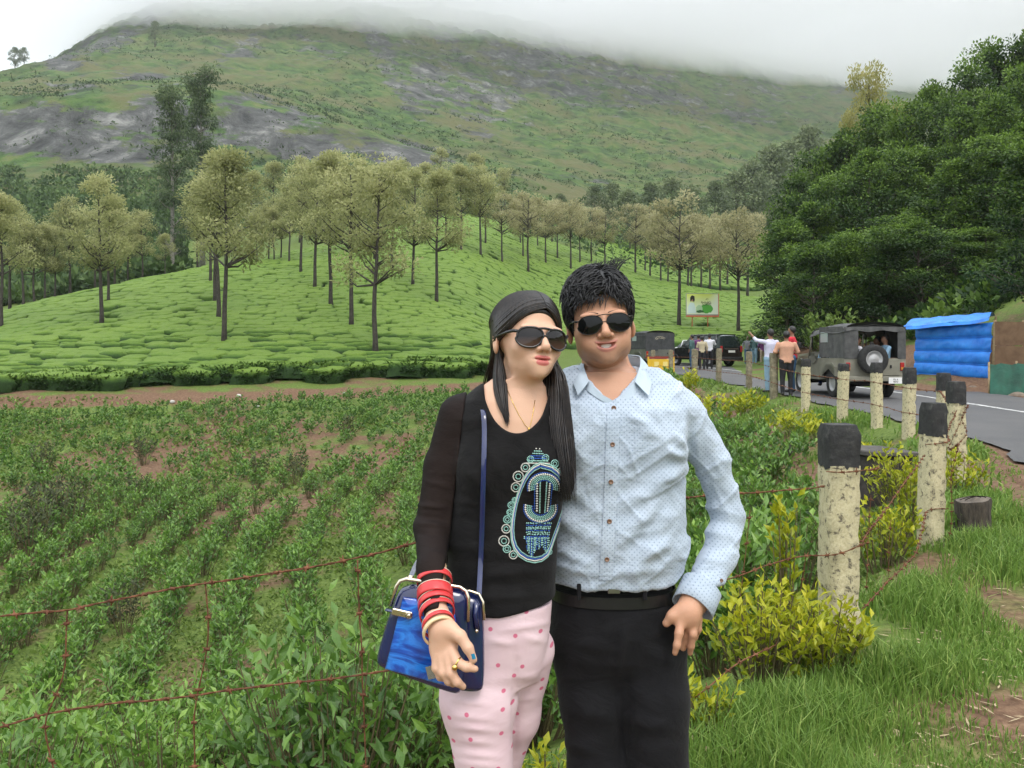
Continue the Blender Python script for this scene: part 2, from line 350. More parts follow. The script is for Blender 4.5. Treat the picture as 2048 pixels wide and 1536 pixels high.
# rows of the sheet
def build_ground():
    th = np.concatenate([np.linspace(-180, -48, 34, endpoint=False), np.linspace(-48, -34, 40, endpoint=False),
                         np.linspace(-34, 34, 640, endpoint=False), np.linspace(34, 48, 40, endpoint=False), np.linspace(48, 180, 34)])
    th = R(1)*th
    rr = np.concatenate([np.geomspace(.5, 3, 24, endpoint=False), np.geomspace(3, 28, 130, endpoint=False), np.linspace(28, 40, 60, endpoint=False),
                         np.geomspace(40, 140, 70, endpoint=False), np.geomspace(140, 700, 170, endpoint=False), np.geomspace(700, 1380, 30), [3000, 6000]])
    T, RR = np.meshgrid(th, rr, indexing='ij'); X = RR*np.sin(T); Y = RR*np.cos(T)
    Z = H(X, Y); Z[:, -2:] = 20.0
    V = np.stack([X, Y, Z], -1)
    I, J = X.shape; idx = np.arange(I*J).reshape(I, J)
    q = np.stack([idx[:-1,:-1], idx[1:,:-1], idx[1:,1:], idx[:-1,1:]], -1).reshape(-1,4)
    q = q[:, ::-1]
    Vf = V.reshape(-1,3); x, y, z = Vf.T
    # the disc under the camera
    c = len(Vf); Vf = np.vstack([Vf, [[0, 0, float(H(0, 0))]]]); tri = np.stack([np.full(I-1, c), idx[1:,0], idx[:-1,0]], -1)
    x, y, z = Vf.T
    d = fence_d(x, y); yy = np.maximum(y, 1.0); u = 1024+x/yy*F; v = HV-(z-CZ)*F/yy
    n1 = fbm(x/2.2, y/2.2, o=4); n2 = fbm(x/.7, y/.7, o=3)
    # bare soil: field patches, bank, embankment, worn verge
    soil = np.zeros(len(x))
    fld = (d < 0)*(y < 40)
    patch = np.exp(-(((x+9)/7)**2+((y-24)/6)**2))*.55
    soil = np.where(fld, .36+.5*n1+patch*.8+.3*n2, soil)
    soil = np.where((d > 0)*(y < 40), .44+.6*n1+.35*n2+.3*np.exp(-((d-1.6)/1.0)**2), soil)
    bankz = np.interp(u, [0, 450, 930, 1100], [33.2, 34.8, 37.2, 40]); soil = np.maximum(soil, np.exp(-((y-bankz+.1)/.65)**2)*(u < 1090)*(y > 20)*1.1)
    soil = np.maximum(soil, np.exp(-((d+1.4)/1.1)**2)*(y > 8)*(y < 45)*(.75+.4*n1))
    e = x-road_right(y); soil = np.maximum(soil, ((e > .1)*(e < 2.3)*(y < 48))*(.9+.3*n1))
    soil = np.clip(soil, 0, 1)
    mtn = sstep(120, 190, y)
    rock = np.zeros(len(x))
    def blob(cu, cv, su, sv, amp, rot=0):
        a, b = (u-cu), (v-cv); c_, s_ = math.cos(rot), math.sin(rot); a, b = a*c_+b*s_, -a*s_+b*c_
        return amp*np.exp(-(a/su)**4-(b/sv)**4)
    for B in [(120,265,260,66,1.25),(330,258,120,68,1.2),(520,258,120,62,1.2,.12),(660,300,130,40,1.15,.12),(800,312,120,26,1.0,.12),
              (280,152,60,10,.95),(140,172,60,9,.8),(480,95,60,24,.75,-.3),(250,62,150,26,.8,-.55),(130,120,40,30,.9),
              (770,110,26,120,.9,-.5),(860,170,60,60,.85,.3),(960,190,70,60,.8,.2),(1100,140,160,70,.85,.1),(1260,160,110,60,.75,.2),(1300,185,120,14,1.0,.2),
              (1500,190,90,60,.6),(1380,220,60,40,.5,.3),(1000,90,260,50,.6),(1680,160,150,40,.5),(1500,235,70,16,.7,.3),(640,95,60,22,.6,.4),(960,260,60,30,.4)]:
        rock = np.maximum(rock, blob(*B))
    rock = rock*.86*mtn+mtn*(.3*fbm(x/26, z/10, y/30, o=5)+.25*fbm(x/7, z/3, y/8, o=3))
    me = npmesh('ground', Vf, [q, tri], True, {'soil': soil, 'rock': rock, 'mtn': mtn})
    return me
t = NT('ground_surface'); v = t.coord('Object')
nA = t.noise(v, 1.3, 4, .65); nB = t.noise(v, 14, 3, .7); nC = t.noise(v, .12, 4, .65); nD = t.noise(v, .035, 4, .65)
grass = t.ramp(nB, [(.25, (.05,.075,.018)), (.5, (.1,.15,.03)), (.75, (.17,.22,.055))])
soilc = t.ramp(nB, [(.25, (.07,.04,.024)), (.5, (.15,.088,.054)), (.8, (.26,.17,.105))])
sf = t.math('MULTIPLY_ADD', t.math('SUBTRACT', nA, .5), 1.3, t.attr('soil'))
sf = t.math('MULTIPLY_ADD', t.math('SUBTRACT', sf, .5), 3.0, .5, clamp=True)
nearc = t.mix(sf, grass, soilc)
mg = t.ramp(nC, [(.32, (.016,.034,.011)), (.44, (.036,.074,.018)), (.54, (.06,.112,.024)), (.66, (.11,.13,.042))])
mg = t.mix(t.ramp(nD, [(.45, 0.0), (.62, 1.0)]), mg, (.1,.1,.04))
wv = t.coord('Object', (.09,.09,.03)); st = t.noise(wv, 1.0, 5, .75, .4)
rk = t.ramp(st, [(.3, (.015,.016,.016)), (.42, (.045,.046,.046)), (.54, (.085,.086,.084)), (.68, (.22,.22,.205))])
rf = t.math('MULTIPLY_ADD', t.math('SUBTRACT', t.noise(t.coord('Object', (.6,.6,1.3)), .09, 6, .72), .5), 4.2, t.attr('rock'))
rf = t.math('MULTIPLY_ADD', t.math('SUBTRACT', rf, .6), 4.0, .5, clamp=True)
mc = t.mix(rf, mg, rk)
t.P(Base_Color=t.mix(t.attr('mtn'), nearc, mc), Roughness=.9, Specular_IOR_Level=.2)
hh = t.math('ADD', t.math('MULTIPLY', nB, .4), t.math('MULTIPLY', t.math('MULTIPLY', st, t.attr('mtn')), 60.0))
t.bump(hh, .6, .05)
M_ground = t.m
ground = tag(mobj('ground', build_ground(), M_ground), kind='structure')

# ------------------------------------------------------------------ road: sheet with a crumbling edge, line
def strip(name, xl, xr, ys, dz, mat, n=10, edge=0.0, jit=0.0):
    X = []
    for y in ys:
        l = xl(y)+edge*fbm(y/.8, 3.3, o=4)+jit*fbm(y/.15, 9.1); r_ = xr(y)+edge*fbm(y/.9, 8.3, o=4)
        xs = np.linspace(l, r_, n); X.append(np.stack([xs, np.full(n, y), z_road(y)+dz+np.zeros(n)], 1))
    mb = MB(); mb.grid(np.array(X), flip=True)
    o = mb.build(name, mat, smooth=True); return o
t = NT('asphalt'); v = t.coord('Object')
col = t.ramp(t.noise(v, 60, 4), [(.3, (.055,.054,.055)), (.7, (.1,.1,.102))])
col = t.mix(t.ramp(t.noise(v, .5, 6), [(.4, 0.0), (.7, .6)]), col, (.13,.125,.12))
t.P(Base_Color=col, Roughness=.75); t.bump(t.noise(v, 120, 3), .3, .01); M_asph = t.m
ys = np.concatenate([np.arange(-25, 9, 1.0), np.arange(9, 30, .12), np.arange(30, 64, .5)])
tag(strip('road', road_left, road_right, ys, .035, M_asph, 8, .28, .05), kind='structure')
t = NT('road_paint'); v = t.coord('Object')
t.P(Base_Color=t.mix(t.ramp(t.noise(v, 9, 6, .7), [(.45, 0.0), (.6, 1.0)]), (.62,.62,.6), (.2,.2,.2)), Roughness=.7); M_line = t.m
lx = lambda y: np.interp(y, [0, 13, 38, 46, 52, 58, 63], [8.2, 10.45, 10.6, 10.2, 9.2, 7.0, 3.5])
o = strip('road_line', lambda y: lx(y)-.07, lambda y: lx(y)+.07, np.concatenate([np.arange(5, 40, .4), np.arange(40, 63, .5)]), .041, M_line, 2, .02)
tag(o, kind='structure')
# ------------------------------------------------------------------ cloud on the mountain and the damp air
def vol_mat(name, col, dens, aniso=.2):
    m = bpy.data.materials.new(name); m.use_nodes = True; t = m.node_tree; t.nodes.clear()
    o = t.nodes.new('ShaderNodeOutputMaterial'); p = t.nodes.new('ShaderNodeVolumePrincipled')
    p.inputs['Color'].default_value = (*col, 1); p.inputs['Density'].default_value = dens; p.inputs['Anisotropy'].default_value = aniso
    t.links.new(p.outputs[0], o.inputs['Volume']); return m
def cloud_deck():
    mb = MB(); xs = np.linspace(-900, 1500, 60); ys = np.linspace(500, 1360, 30); X, Y = np.meshgrid(xs, ys, indexing='ij')
    Zb = 232+.105*X+fbm(X/120, Y/120, o=3)*12; Zt = Zb+1+(100+fbm(X/90, Y/90, o=3)*14)*sstep(-470, -170, X)
    mb.grid(np.stack([X, Y, Zb], -1), flip=True); mb.grid(np.stack([X, Y, Zt], -1))
    I, J = X.shape
    for sl, fl in ((np.s_[0, :], True), (np.s_[-1, :], False), (np.s_[:, 0], False), (np.s_[:, -1], True)):
        mb.grid(np.stack([np.stack([X[sl], Y[sl], Zb[sl]], -1), np.stack([X[sl], Y[sl], Zt[sl]], -1)], 0), flip=fl)
    return mb
tag(cloud_deck().build('low_cloud', vol_mat('cloud_vapour', (1,1,1), .019, .75), smooth=True), 'soft white cloud hiding the mountain top', 'cloud', kind='stuff')
mb = MB(); mb.box((150, 660, 218), (1050, 720, 222)); hz = mb.build('haze', vol_mat('damp_air', (.95,.98,1.0), .0002, .5)); tag(hz, kind='stuff')

# ------------------------------------------------------------------ tea hill
HB = lambda u: np.interp(u, [-900, 0, 450, 930, 1060, 1100, 1220, 1300, 1420, 1520, 1600], [34, 34.0, 35.8, 38.8, 40.5, 65, 66, 67, 67, 71, 76])
HC = lambda u: np.interp(u, [-900, 0, 100, 200, 300, 450, 600, 750, 930, 1100, 1300, 1420, 1520, 1600], [60, 60, 65, 71, 76, 88, 101, 112, 131, 131, 121, 114, 106, 106])
def bush_shape(seed, n=10, rings=4, h=.66):
    g = np.random.default_rng(seed); an = np.arange(n)*2*math.pi/n
    prof = ([(1.0, 0.0), (1.03, .55), (1.0, .86), (.86, .985), (.45, 1.0)] if rings == 4 else [(1.0, .1), (1.02, .8), (.84, .98), (.45, 1.0)])
    V = []
    for r_, z in prof:
        rr = r_*(1+.10*np.cos(2*an+seed)+g.normal(0, .075, n)); sq = (np.abs(np.cos(an))**4+np.abs(np.sin(an))**4)**-.25
        rr = rr*np.minimum(sq, 1.22)
        V.append(np.stack([.60*rr*np.cos(an), .52*rr*np.sin(an), h*z+g.normal(0, .018, n)], 1))
    V = np.vstack(V+[np.array([[0, 0, h*(1.0+g.normal(0, .02))]])]); k = len(prof)
    Q = np.array([[i*n+j, i*n+(j+1)%n, (i+1)*n+(j+1)%n, (i+1)*n+j] for i in range(k-1) for j in range(n)])
    T = np.array([[(k-1)*n+j, (k-1)*n+(j+1)%n, k*n] for j in range(n)])
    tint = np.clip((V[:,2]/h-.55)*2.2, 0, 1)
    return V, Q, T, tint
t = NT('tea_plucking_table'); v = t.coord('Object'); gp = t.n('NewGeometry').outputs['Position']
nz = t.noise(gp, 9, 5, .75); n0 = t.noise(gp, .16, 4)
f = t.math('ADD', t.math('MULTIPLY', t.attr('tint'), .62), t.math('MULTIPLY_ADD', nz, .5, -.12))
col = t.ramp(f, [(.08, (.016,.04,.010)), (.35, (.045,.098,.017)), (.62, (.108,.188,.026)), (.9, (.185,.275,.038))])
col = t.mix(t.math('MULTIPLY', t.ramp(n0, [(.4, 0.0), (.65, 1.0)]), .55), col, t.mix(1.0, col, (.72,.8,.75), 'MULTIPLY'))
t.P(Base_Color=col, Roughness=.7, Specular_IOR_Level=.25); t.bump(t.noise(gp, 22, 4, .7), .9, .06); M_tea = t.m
pts = []
for row in range(0, 142):
    y0 = 33.5+row*.90*(1+row*.0010)
    xs = np.arange(-75, 60, 1.08)+rng.uniform(0, 1.1)
    yy = y0+1.3*np.sin(xs/17+.4)+rng.normal(0, .12, len(xs))+fbm(xs/6, row*.13, o=2)*.5; xs = xs+rng.normal(0, .1, len(xs))
    pts.append(np.stack([xs, yy], 1))
pts = np.vstack(pts); u_ = 1024+pts[:,0]/pts[:,1]*F
gap = (np.abs(fbm(pts[:,0]/5, pts[:,1]/5, o=2)) < .012)
ok = (u_ > -130)*(u_ < 1620)*(pts[:,1] > HB(u_)+.55)*(pts[:,1] < HC(u_))*(rng.random(len(pts)) > .02)*~gap
ok &= ~((pts[:,0] < road_right(pts[:,1])+1.5)*(pts[:,0] > road_left(pts[:,1])-.8)*(pts[:,1] < 63.5))
pts = pts[ok]; pz = H(pts[:,0], pts[:,1]); order = np.argsort(pts[:,1]); pts = pts[order]; pz = pz[order]
gx = (H(pts[:,0]+.5, pts[:,1], False)-H(pts[:,0]-.5, pts[:,1], False)); gy = (H(pts[:,0], pts[:,1]+.5, False)-H(pts[:,0], pts[:,1]-.5, False))
NEARB = 300
teamesh = []
for k in range(6):
    V, Q, T, ti = bush_shape(k+1, 14, 4)
    g = np.random.default_rng(50+k); n = 760
    th = g.uniform(0, 2*math.pi, n); zz = g.uniform(.12, 1.0, n); top = g.random(n) < .0
    rr = np.where(top, np.sqrt(g.random(n))*.95, 1.0)
    C = np.stack([.6*rr*np.cos(th), .52*rr*np.sin(th), .66*np.where(top, .97, zz*.95)], 1)
    D = np.stack([np.cos(th)*.8, np.sin(th)*.8, np.where(top, .25, g.uniform(.1, 1.2, n))], 1)+g.normal(0, .4, (n,3))*np.where(top, .35, 1)[:,None]
    LV, LQ = tri_leaves(C, D, g.uniform(.11, .21, n), g.uniform(.045, .075, n), g, np.where(top[:,None], g.normal(0, .35, (n,3))+np.array([0,0,1.0]), g.normal(size=(n,3))))
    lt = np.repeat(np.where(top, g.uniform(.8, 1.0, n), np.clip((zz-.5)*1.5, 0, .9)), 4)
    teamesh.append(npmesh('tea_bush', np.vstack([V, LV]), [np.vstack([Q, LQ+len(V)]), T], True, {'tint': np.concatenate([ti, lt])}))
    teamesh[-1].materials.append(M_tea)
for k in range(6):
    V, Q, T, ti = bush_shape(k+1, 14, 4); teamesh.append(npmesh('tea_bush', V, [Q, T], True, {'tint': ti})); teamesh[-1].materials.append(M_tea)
for i in range(min(NEARB, len(pts))):
    front = pts[i,1] < HB(1024+pts[i,0]/pts[i,1]*F)+1.75
    o = link(bpy.data.objects.new('tea_bush', teamesh[i % 6+(0 if front else 6)])); o.location = (pts[i,0], pts[i,1], pz[i]-.06)
    o.rotation_euler = (math.atan(gy[i]), -math.atan(gx[i]), rng.normal(0, .12)+(math.pi if rng.random() < .5 else 0)); s_ = rng.uniform(.98, 1.14); o.scale = (s_*(1.4 if front else 1.06), s_*rng.uniform(.98,1.1), rng.uniform(.95, 1.05))
    if front: tag(o, 'leafy dark fronted tea bush in the hedge edging the dirt bank', 'tea bush', 'tea bushes in the hedge above the dirt bank')
    else: tag(o, 'flat-topped clipped tea bush in the lowest rows behind the front hedge', 'tea bush', 'tea bushes in the lowest rows of the hill')
def merge(pts, pz, gx, gy, protos, smin, smax, g, up=0.0):
    Vs, Qs, Ts, As = [], [], [], []; n0 = 0
    for k, (V, Q, T, ti) in enumerate(protos):
        sel = np.arange(k, len(pts), len(protos))
        s_ = g.uniform(smin, smax, len(sel)); a = g.normal(0, .15, len(sel))+math.pi*(g.random(len(sel)) < .5)
        ca, sa = np.cos(a), np.sin(a)
        W = np.empty((len(sel), len(V), 3))
        W[:,:,0] = s_[:,None]*(V[None,:,0]*ca[:,None]-V[None,:,1]*sa[:,None]); W[:,:,1] = s_[:,None]*(V[None,:,0]*sa[:,None]+V[None,:,1]*ca[:,None])
        W[:,:,2] = V[None,:,2]*g.uniform(.94, 1.06, len(sel))[:,None]+W[:,:,0]*gx[sel][:,None]+W[:,:,1]*gy[sel][:,None]+pz[sel][:,None]+up
        W[:,:,0] += pts[sel,0][:,None]; W[:,:,1] += pts[sel,1][:,None]
        off = n0+np.arange(len(sel))[:,None,None]*len(V)
        Vs.append(W.reshape(-1,3)); Qs.append((Q[None]+off).reshape(-1,4))
        if len(T): Ts.append((T[None]+off).reshape(-1,3))
        As.append(np.tile(ti, len(sel))); n0 += len(sel)*len(V)
    return np.vstack(Vs), [np.vstack(Qs)]+([np.vstack(Ts)] if Ts else []), np.concatenate(As)
protos = [bush_shape(k+20, 8, 3) for k in range(5)]
V, Fc, A = merge(pts[NEARB:], pz[NEARB:], gx[NEARB:], gy[NEARB:], protos, .97, 1.14, np.random.default_rng(3), -.06)
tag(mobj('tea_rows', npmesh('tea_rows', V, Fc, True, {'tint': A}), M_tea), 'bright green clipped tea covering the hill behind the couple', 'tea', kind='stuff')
print('tea bushes', len(pts))
# far tea slope behind the hill's right end
q2 = []
for row in range(60):
    xs = np.arange(8, 70, 1.7)+rng.uniform(0, 1.5); q2.append(np.stack([xs, 124+row*1.35+.25*xs+rng.normal(0, .2, len(xs))], 1))
q2 = np.vstack(q2); u_ = 1024+q2[:,0]/q2[:,1]*F; q2 = q2[(u_ > 1200)*(u_ < 1560)*(q2[:,1] < 205)]
e = .5; z2 = H(q2[:,0], q2[:,1]); gx2 = H(q2[:,0]+e, q2[:,1], False)-H(q2[:,0]-e, q2[:,1], False); gy2 = H(q2[:,0], q2[:,1]+e, False)-H(q2[:,0], q2[:,1]-e, False)
V, Fc, A = merge(q2, z2, gx2, gy2, protos, 1.25, 1.5, np.random.default_rng(4))
tag(mobj('far_tea_rows', npmesh('far_tea_rows', V, Fc, True, {'tint': A}), M_tea), 'darker tea rows on the far slope behind the billboard', 'tea', kind='stuff')

# ------------------------------------------------------------------ trees
def bark(name, a, b): return simple(name, a, b, 6, .85, .5, 25)
M_bark = bark('dark_bark', (.022,.018,.015), (.06,.05,.042)); M_pale = bark('pale_bark', (.13,.12,.11), (.3,.28,.25)); M_brownbark = bark('brown_bark', (.05,.038,.028), (.11,.09,.07))
def tree_mesh(seed, Ht, crown0, width, nclump, nleaf, L, W, trunk_r, lean=.04, shape='oval', droop=.0, clump_r=.8, limb=.5, tiptint=.5, gapf=0.0):
    """trunk with limbs, crown of leaf clumps; returns (trunk mesh, crown mesh)"""
    g = np.random.default_rng(seed); tb = MB()
    k = 9; hs = np.linspace(0, 1, k); off = np.cumsum(g.normal(0, lean*Ht/k, (k, 2)), axis=0); off -= off[0]
    tr = np.stack([off[:,0], off[:,1], hs*Ht*.93], 1); tr[0,2] = -.4
    tb.tube(tr, trunk_r*(1.05-.85*hs)*np.where(hs < .05, 1.35, 1), 7)
    C, D, TI, SZ = [], [], [], []
    for c in range(nclump):
        f = g.random()**.85; z = (crown0+(1-crown0)*f)
        if shape == 'oval': wr = width*.5*(math.sin(math.pi*min(1, (f*.9+.12)))**.6)
        elif shape == 'cone': wr = width*.5*(1-f*.82)*min(1, .45+f*5)
        elif shape == 'flat': wr = width*.5*(.55+.45*math.sin(math.pi*f))
        else: wr = width*.5*(.35+.65*abs(math.sin(math.pi*(f*2.3+.1*seed))))*(1-.45*f)
        a = g.uniform(0, 2*math.pi); q = wr*math.sqrt(g.uniform(.12, 1.0))
        bx = np.array([np.interp(z*Ht, tr[:,2], tr[:,0]), np.interp(z*Ht, tr[:,2], tr[:,1])])
        cen = np.array([bx[0]+q*math.cos(a), bx[1]+q*math.sin(a), z*Ht])
        if g.random() < limb:
            zb = max(crown0*Ht*.92, (z*Ht)-q*g.uniform(.5, 1.0)); b0 = np.array([np.interp(zb, tr[:,2], tr[:,0]), np.interp(zb, tr[:,2], tr[:,1]), zb])
            mid = (b0+cen)/2+np.array([0, 0, -.06*q])+g.normal(0, .05*q, 3)
            r0 = trunk_r*(.5-.35*f); tb.tube([b0, mid, cen], [r0, r0*.6, r0*.22], 5, cap=False)
        n = max(6, int(nleaf/nclump*g.uniform(.6, 1.4))); cr = clump_r*g.uniform(.65, 1.25)
        v = g.normal(size=(n,3)); v /= np.linalg.norm(v, axis=1)[:,None]; rad = g.random(n)**.45*cr
        p = cen+v*rad[:,None]*np.array([1.1, 1.1, .75])
        C.append(p); D.append(v+np.array([0, 0, -droop])+g.normal(0, .45, (n,3)))
        base = g.uniform(.0, .6)+tiptint*(.5*f)
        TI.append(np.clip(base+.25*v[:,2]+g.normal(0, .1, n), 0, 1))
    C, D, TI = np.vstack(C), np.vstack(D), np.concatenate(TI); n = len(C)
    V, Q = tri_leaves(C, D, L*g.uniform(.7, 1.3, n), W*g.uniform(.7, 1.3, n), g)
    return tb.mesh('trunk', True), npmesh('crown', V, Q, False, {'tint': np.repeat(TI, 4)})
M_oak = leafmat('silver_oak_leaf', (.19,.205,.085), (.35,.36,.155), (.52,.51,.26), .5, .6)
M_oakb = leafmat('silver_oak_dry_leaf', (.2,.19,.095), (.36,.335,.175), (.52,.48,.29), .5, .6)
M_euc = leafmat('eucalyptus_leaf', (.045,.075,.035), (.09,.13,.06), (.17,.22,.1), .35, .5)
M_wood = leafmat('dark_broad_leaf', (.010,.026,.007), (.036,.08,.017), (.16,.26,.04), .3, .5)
M_far = leafmat('far_tree_leaf', (.08,.11,.06), (.14,.18,.09), (.22,.26,.13), .3, .6)
OAK = [tree_mesh(100+k, 9.5, .42+.05*(k % 3), [4.2,4.8,3.8,4.5,5.0][k], [52,42,56,48,46][k], 4300, .21, .095, .135, .035, ['oval','cone','oval','wavy','oval'][k], .1, .66, .75) for k in range(5)]
OAKB = [tree_mesh(130+k, 9.0, .5, 4.8, 40, 2900, .22, .11, .14, .035, 'flat', .0, .6, .8) for k in range(4)]
EUC = [tree_mesh(160+k, 21, .12, 6.0, 95, 9000, .36, .13, .3, .02, 'wavy', .5, .95, .5, .3) for k in range(2)]
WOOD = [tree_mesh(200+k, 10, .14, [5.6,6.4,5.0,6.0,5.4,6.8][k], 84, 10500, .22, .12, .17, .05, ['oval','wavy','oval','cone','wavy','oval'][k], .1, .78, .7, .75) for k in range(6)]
FAR = [tree_mesh(230+k, 11, .2, 6, 50, 2600, .45, .26, .2, .05, 'oval', .2, 1.0, .4) for k in range(3)]
def plant_tree(name, kind, i, mleaf, mbark, u, v, y0, y1, vtop=None, h0=9.5, label='', group=None, hgt=None, sw=None, cat='tree', at=None):
    p = hit(u, v, y0, y1) if at is None else np.asarray(at, float)
    tm, cm = kind[i % len(kind)]
    hh = hgt if hgt else (p[1]*(v-vtop)/F if vtop is not None else h0)
    if at is not None and vtop is not None: hh = CZ-(vtop-HV)*p[1]/F-p[2]
    s_ = hh/h0
    root = empty(name, p, rng.uniform(0, 6.28)); sw = sw or s_; root.scale = (sw, sw, s_)
    if not tm.materials: tm.materials.append(mbark); cm.materials.append(mleaf)
    a = link(bpy.data.objects.new('trunk', tm), root); b = link(bpy.data.objects.new('crown', cm), root)
    if cm.materials[0] != mleaf:
        b.material_slots[0].link = 'OBJECT'; b.material_slots[0].material = mleaf
    tag(root, label, cat, group); return root
G1 = 'silver oak trees on the tea hill'
named = [  # u, v of the foot, v of the top, label
 (204,660,358,'slim olive tree on the lower left tea slope, its trunk forking wide'),
 (447,704,312,'tall leaning olive tree, its bare foot low on the tea hill'),
 (436,654,330,'straight dark trunked tree just behind the tall leaning olive tree'),
 (430,617,360,'thin tree second behind the tall leaning olive tree'),
 (421,577,350,'tree at the tea hill crest behind the leaning olive tree'),
 (629,588,330,'tree with a slightly bent trunk beside the straight dark trunk, upper middle of hill'),
 (662,627,318,'tree with long straight dark trunk left of the brown forked tree'),
 (702,670,325,'brown trunked tree forking below its crown, low on the hill'),
 (752,725,322,'tree with the lowest foot on the tea hill, nearest the dirt bank'),
 (784,553,330,'tree with side branches right of the lowest footed tree'),
 (825,584,345,'straight slim trunk tree in the middle of the hill right of the forked one'),
 (873,619,352,'tree with an angled left branch, beside the woman, low on the hill'),
 (602,558,335,'slender tree on the upper slope between crest and bent trunk tree'),
 (1004,535,392,'tree standing on open tea above the woman'),
 (1056,551,385,'tree with short broken side stub on open tea between the two heads'),
 (1091,535,405,'tree on open tea left above the man'),
 (922,511,335,'leftmost of the tall trees on the bright open crest'),
 (961,522,338,'second tall tree on the bright open crest'),
 (1270,553,408,'spreading brownish tree with flat crown just right of the man'),
 (1358,663,396,'tall dark trunk tree left of the billboard behind the parked jeep'),
 (1477,676,428,'dark trunk tree right of the billboard behind the black car'),
 (2,670,395,'tree cut by the left edge of the picture'),
]
for i, (u, v, vt, lb) in enumerate(named):
    brown = u > 980
    plant_tree('silver_oak', OAKB if brown else OAK, i, M_oakb if brown else M_oak, M_bark, u, v, HB(u), HC(u)+3, vt, 9.0 if brown else 9.5, lb, G1)
rest = [(46,620,430),(69,613,440),(90,608,450),(110,604,455),(217,615,400),(229,579,405),(256,558,420),(190,586,425),(395,543,390),
 (501,532,350),(514,535,420),(537,529,410),(548,531,420),(562,527,400),(578,534,380),(749,531,345),(891,498,340),(971,494,355),(1041,494,395),(1046,522,400),
 (1104,492,400),(1115,523,405),(1142,547,405),(1160,531,420),(1182,531,415),(660,520,350),(700,510,335),(850,470,330),(1075,500,400),(1210,545,420)]
for i, (u, v, vt) in enumerate(rest):
    brown = u > 980
    plant_tree('silver_oak', OAKB if brown else OAK, i+2, M_oakb if brown else M_oak, M_bark, u, v, HB(u), HC(u)+14, vt, 9.0 if brown else 9.5,
               'slender far silver oak standing near the crest of the tea hill', 'far silver oaks near the hill crest')
for i, (u, v, vt) in enumerate([(1321,570,440),(1336,572,450),(1376,580,430),(1382,582,445),(1402,584,440),(1420,586,435),(1441,590,430),(1300,560,430),(1290,548,440),(1455,575,440),(1495,600,430)]):
    plant_tree('silver_oak', OAKB, i, M_oakb, M_bark, u, v, 112, 190, vt, 9.0, 'thin far tree on the darker tea slope behind the billboard', 'far trees behind the billboard')
for i, (u, vt, Y, sw) in enumerate([(20,405,78,.9),(140,400,82,.85),(285,420,85,.8),(330,470,84,.7),(600,318,125,1.0),(660,310,130,1.0),(720,322,128,1.0),(800,318,140,1.0),(950,310,150,1.1),(880,300,152,1.1),(545,330,120,.9),(470,350,118,.9),(1010,335,160,1.0)]):
    x = (u-1024)/F*Y
    plant_tree('silver_oak', OAK, i+1, M_oak, M_bark, 0, 0, 0, 0, vt, 9.5, 'olive tree beyond the crest of the tea hill, only its crown showing', 'olive trees beyond the crest', at=(x, Y, float(H(x, Y))))
for u, vt, Y, sw, lb in [(345,168,92,.85,'tall dark eucalyptus with pale trunk rising beyond the tea crest, the lower top'),(405,132,100,.95,'tallest dark eucalyptus beyond the tea crest, its top over the rocks')]:
    x = (u-1024)/F*Y; plant_tree('eucalyptus_tree', EUC, int(u) % 2, M_euc, M_pale, 0, 0, 0, 0, vt, 21, lb, sw=sw, at=(x, Y, float(H(x, Y))))
for i, (u, vt, Y) in enumerate([(1190,375,170),(1225,370,175),(1260,385,165),(1300,372,172),(1340,362,180),(1385,378,170),(1430,370,178),(1475,350,185),(1510,330,190),(1150,400,168),(1540,300,200),(1580,290,205),(1620,260,215),(1120,390,175)]):
    x = (u-1024)/F*Y; plant_tree('valley_tree', FAR, i, M_far, M_brownbark, 0, 0, 0, 0, vt, 11, 'grey green far tree in the valley below the mountain', 'valley trees below the mountain', at=(x, Y, float(H(x, Y))))
for u, Y, hg, lb in [(30,405,10,'lone small tree on the skyline at the left edge of the mountain'),(48,410,8,'smaller tree beside the lone skyline tree'),(310,455,13,'single tree by the upper rocks on the grassy shoulder')]:
    x = (u-1024)/F*Y; plant_tree('ridge_tree', FAR, int(u), M_far, M_brownbark, 0, 0, 0, 0, None, 11, lb, hgt=hg, at=(x, Y, float(H(x, Y))))
# the wood on the right
G2 = 'trees of the dark roadside wood'
outline = lambda u: np.interp(u, [1470, 1500, 1530, 1600, 1680, 1760, 1800, 1850, 1900, 1960, 2000, 2048, 2200, 2400], [560, 450, 405, 335, 270, 215, 205, 215, 150, 112, 92, 62, 0, -60])
wood = []
for u in (1590, 1640, 1690, 1755, 1810, 1880, 1945, 2010, 2080, 2170, 2280, 2400, 2530, 2680): wood.append((u, outline(u)+4, 60+rng.uniform(-3, 4), .95, 'rear'))
for u in (1580, 1625, 1670, 1730, 1790, 1860, 1925, 1990, 2060, 2140, 2240, 2350, 2480): wood.append((u, outline(u)+70+rng.uniform(0, 40), 51+rng.uniform(-2, 2), .85, 'third'))
for u in (1575, 1620, 1665, 1715, 1785, 1850, 1915, 1985, 2060, 2150, 2260): wood.append((u, outline(u)+170+rng.uniform(0, 60), 44+rng.uniform(-2, 2), .75, 'second'))
for u in (1630, 1700, 1775, 1845, 1910, 1975, 2045): wood.append((u, 455+rng.uniform(-20, 40), 38+rng.uniform(-1.5, 1.5), .6, 'front'))
ordn = ['leftmost','second','third','fourth','fifth','sixth','seventh','eighth','ninth','tenth','eleventh','twelfth','thirteenth','fourteenth','fifteenth','sixteenth']; cnt_ = {}
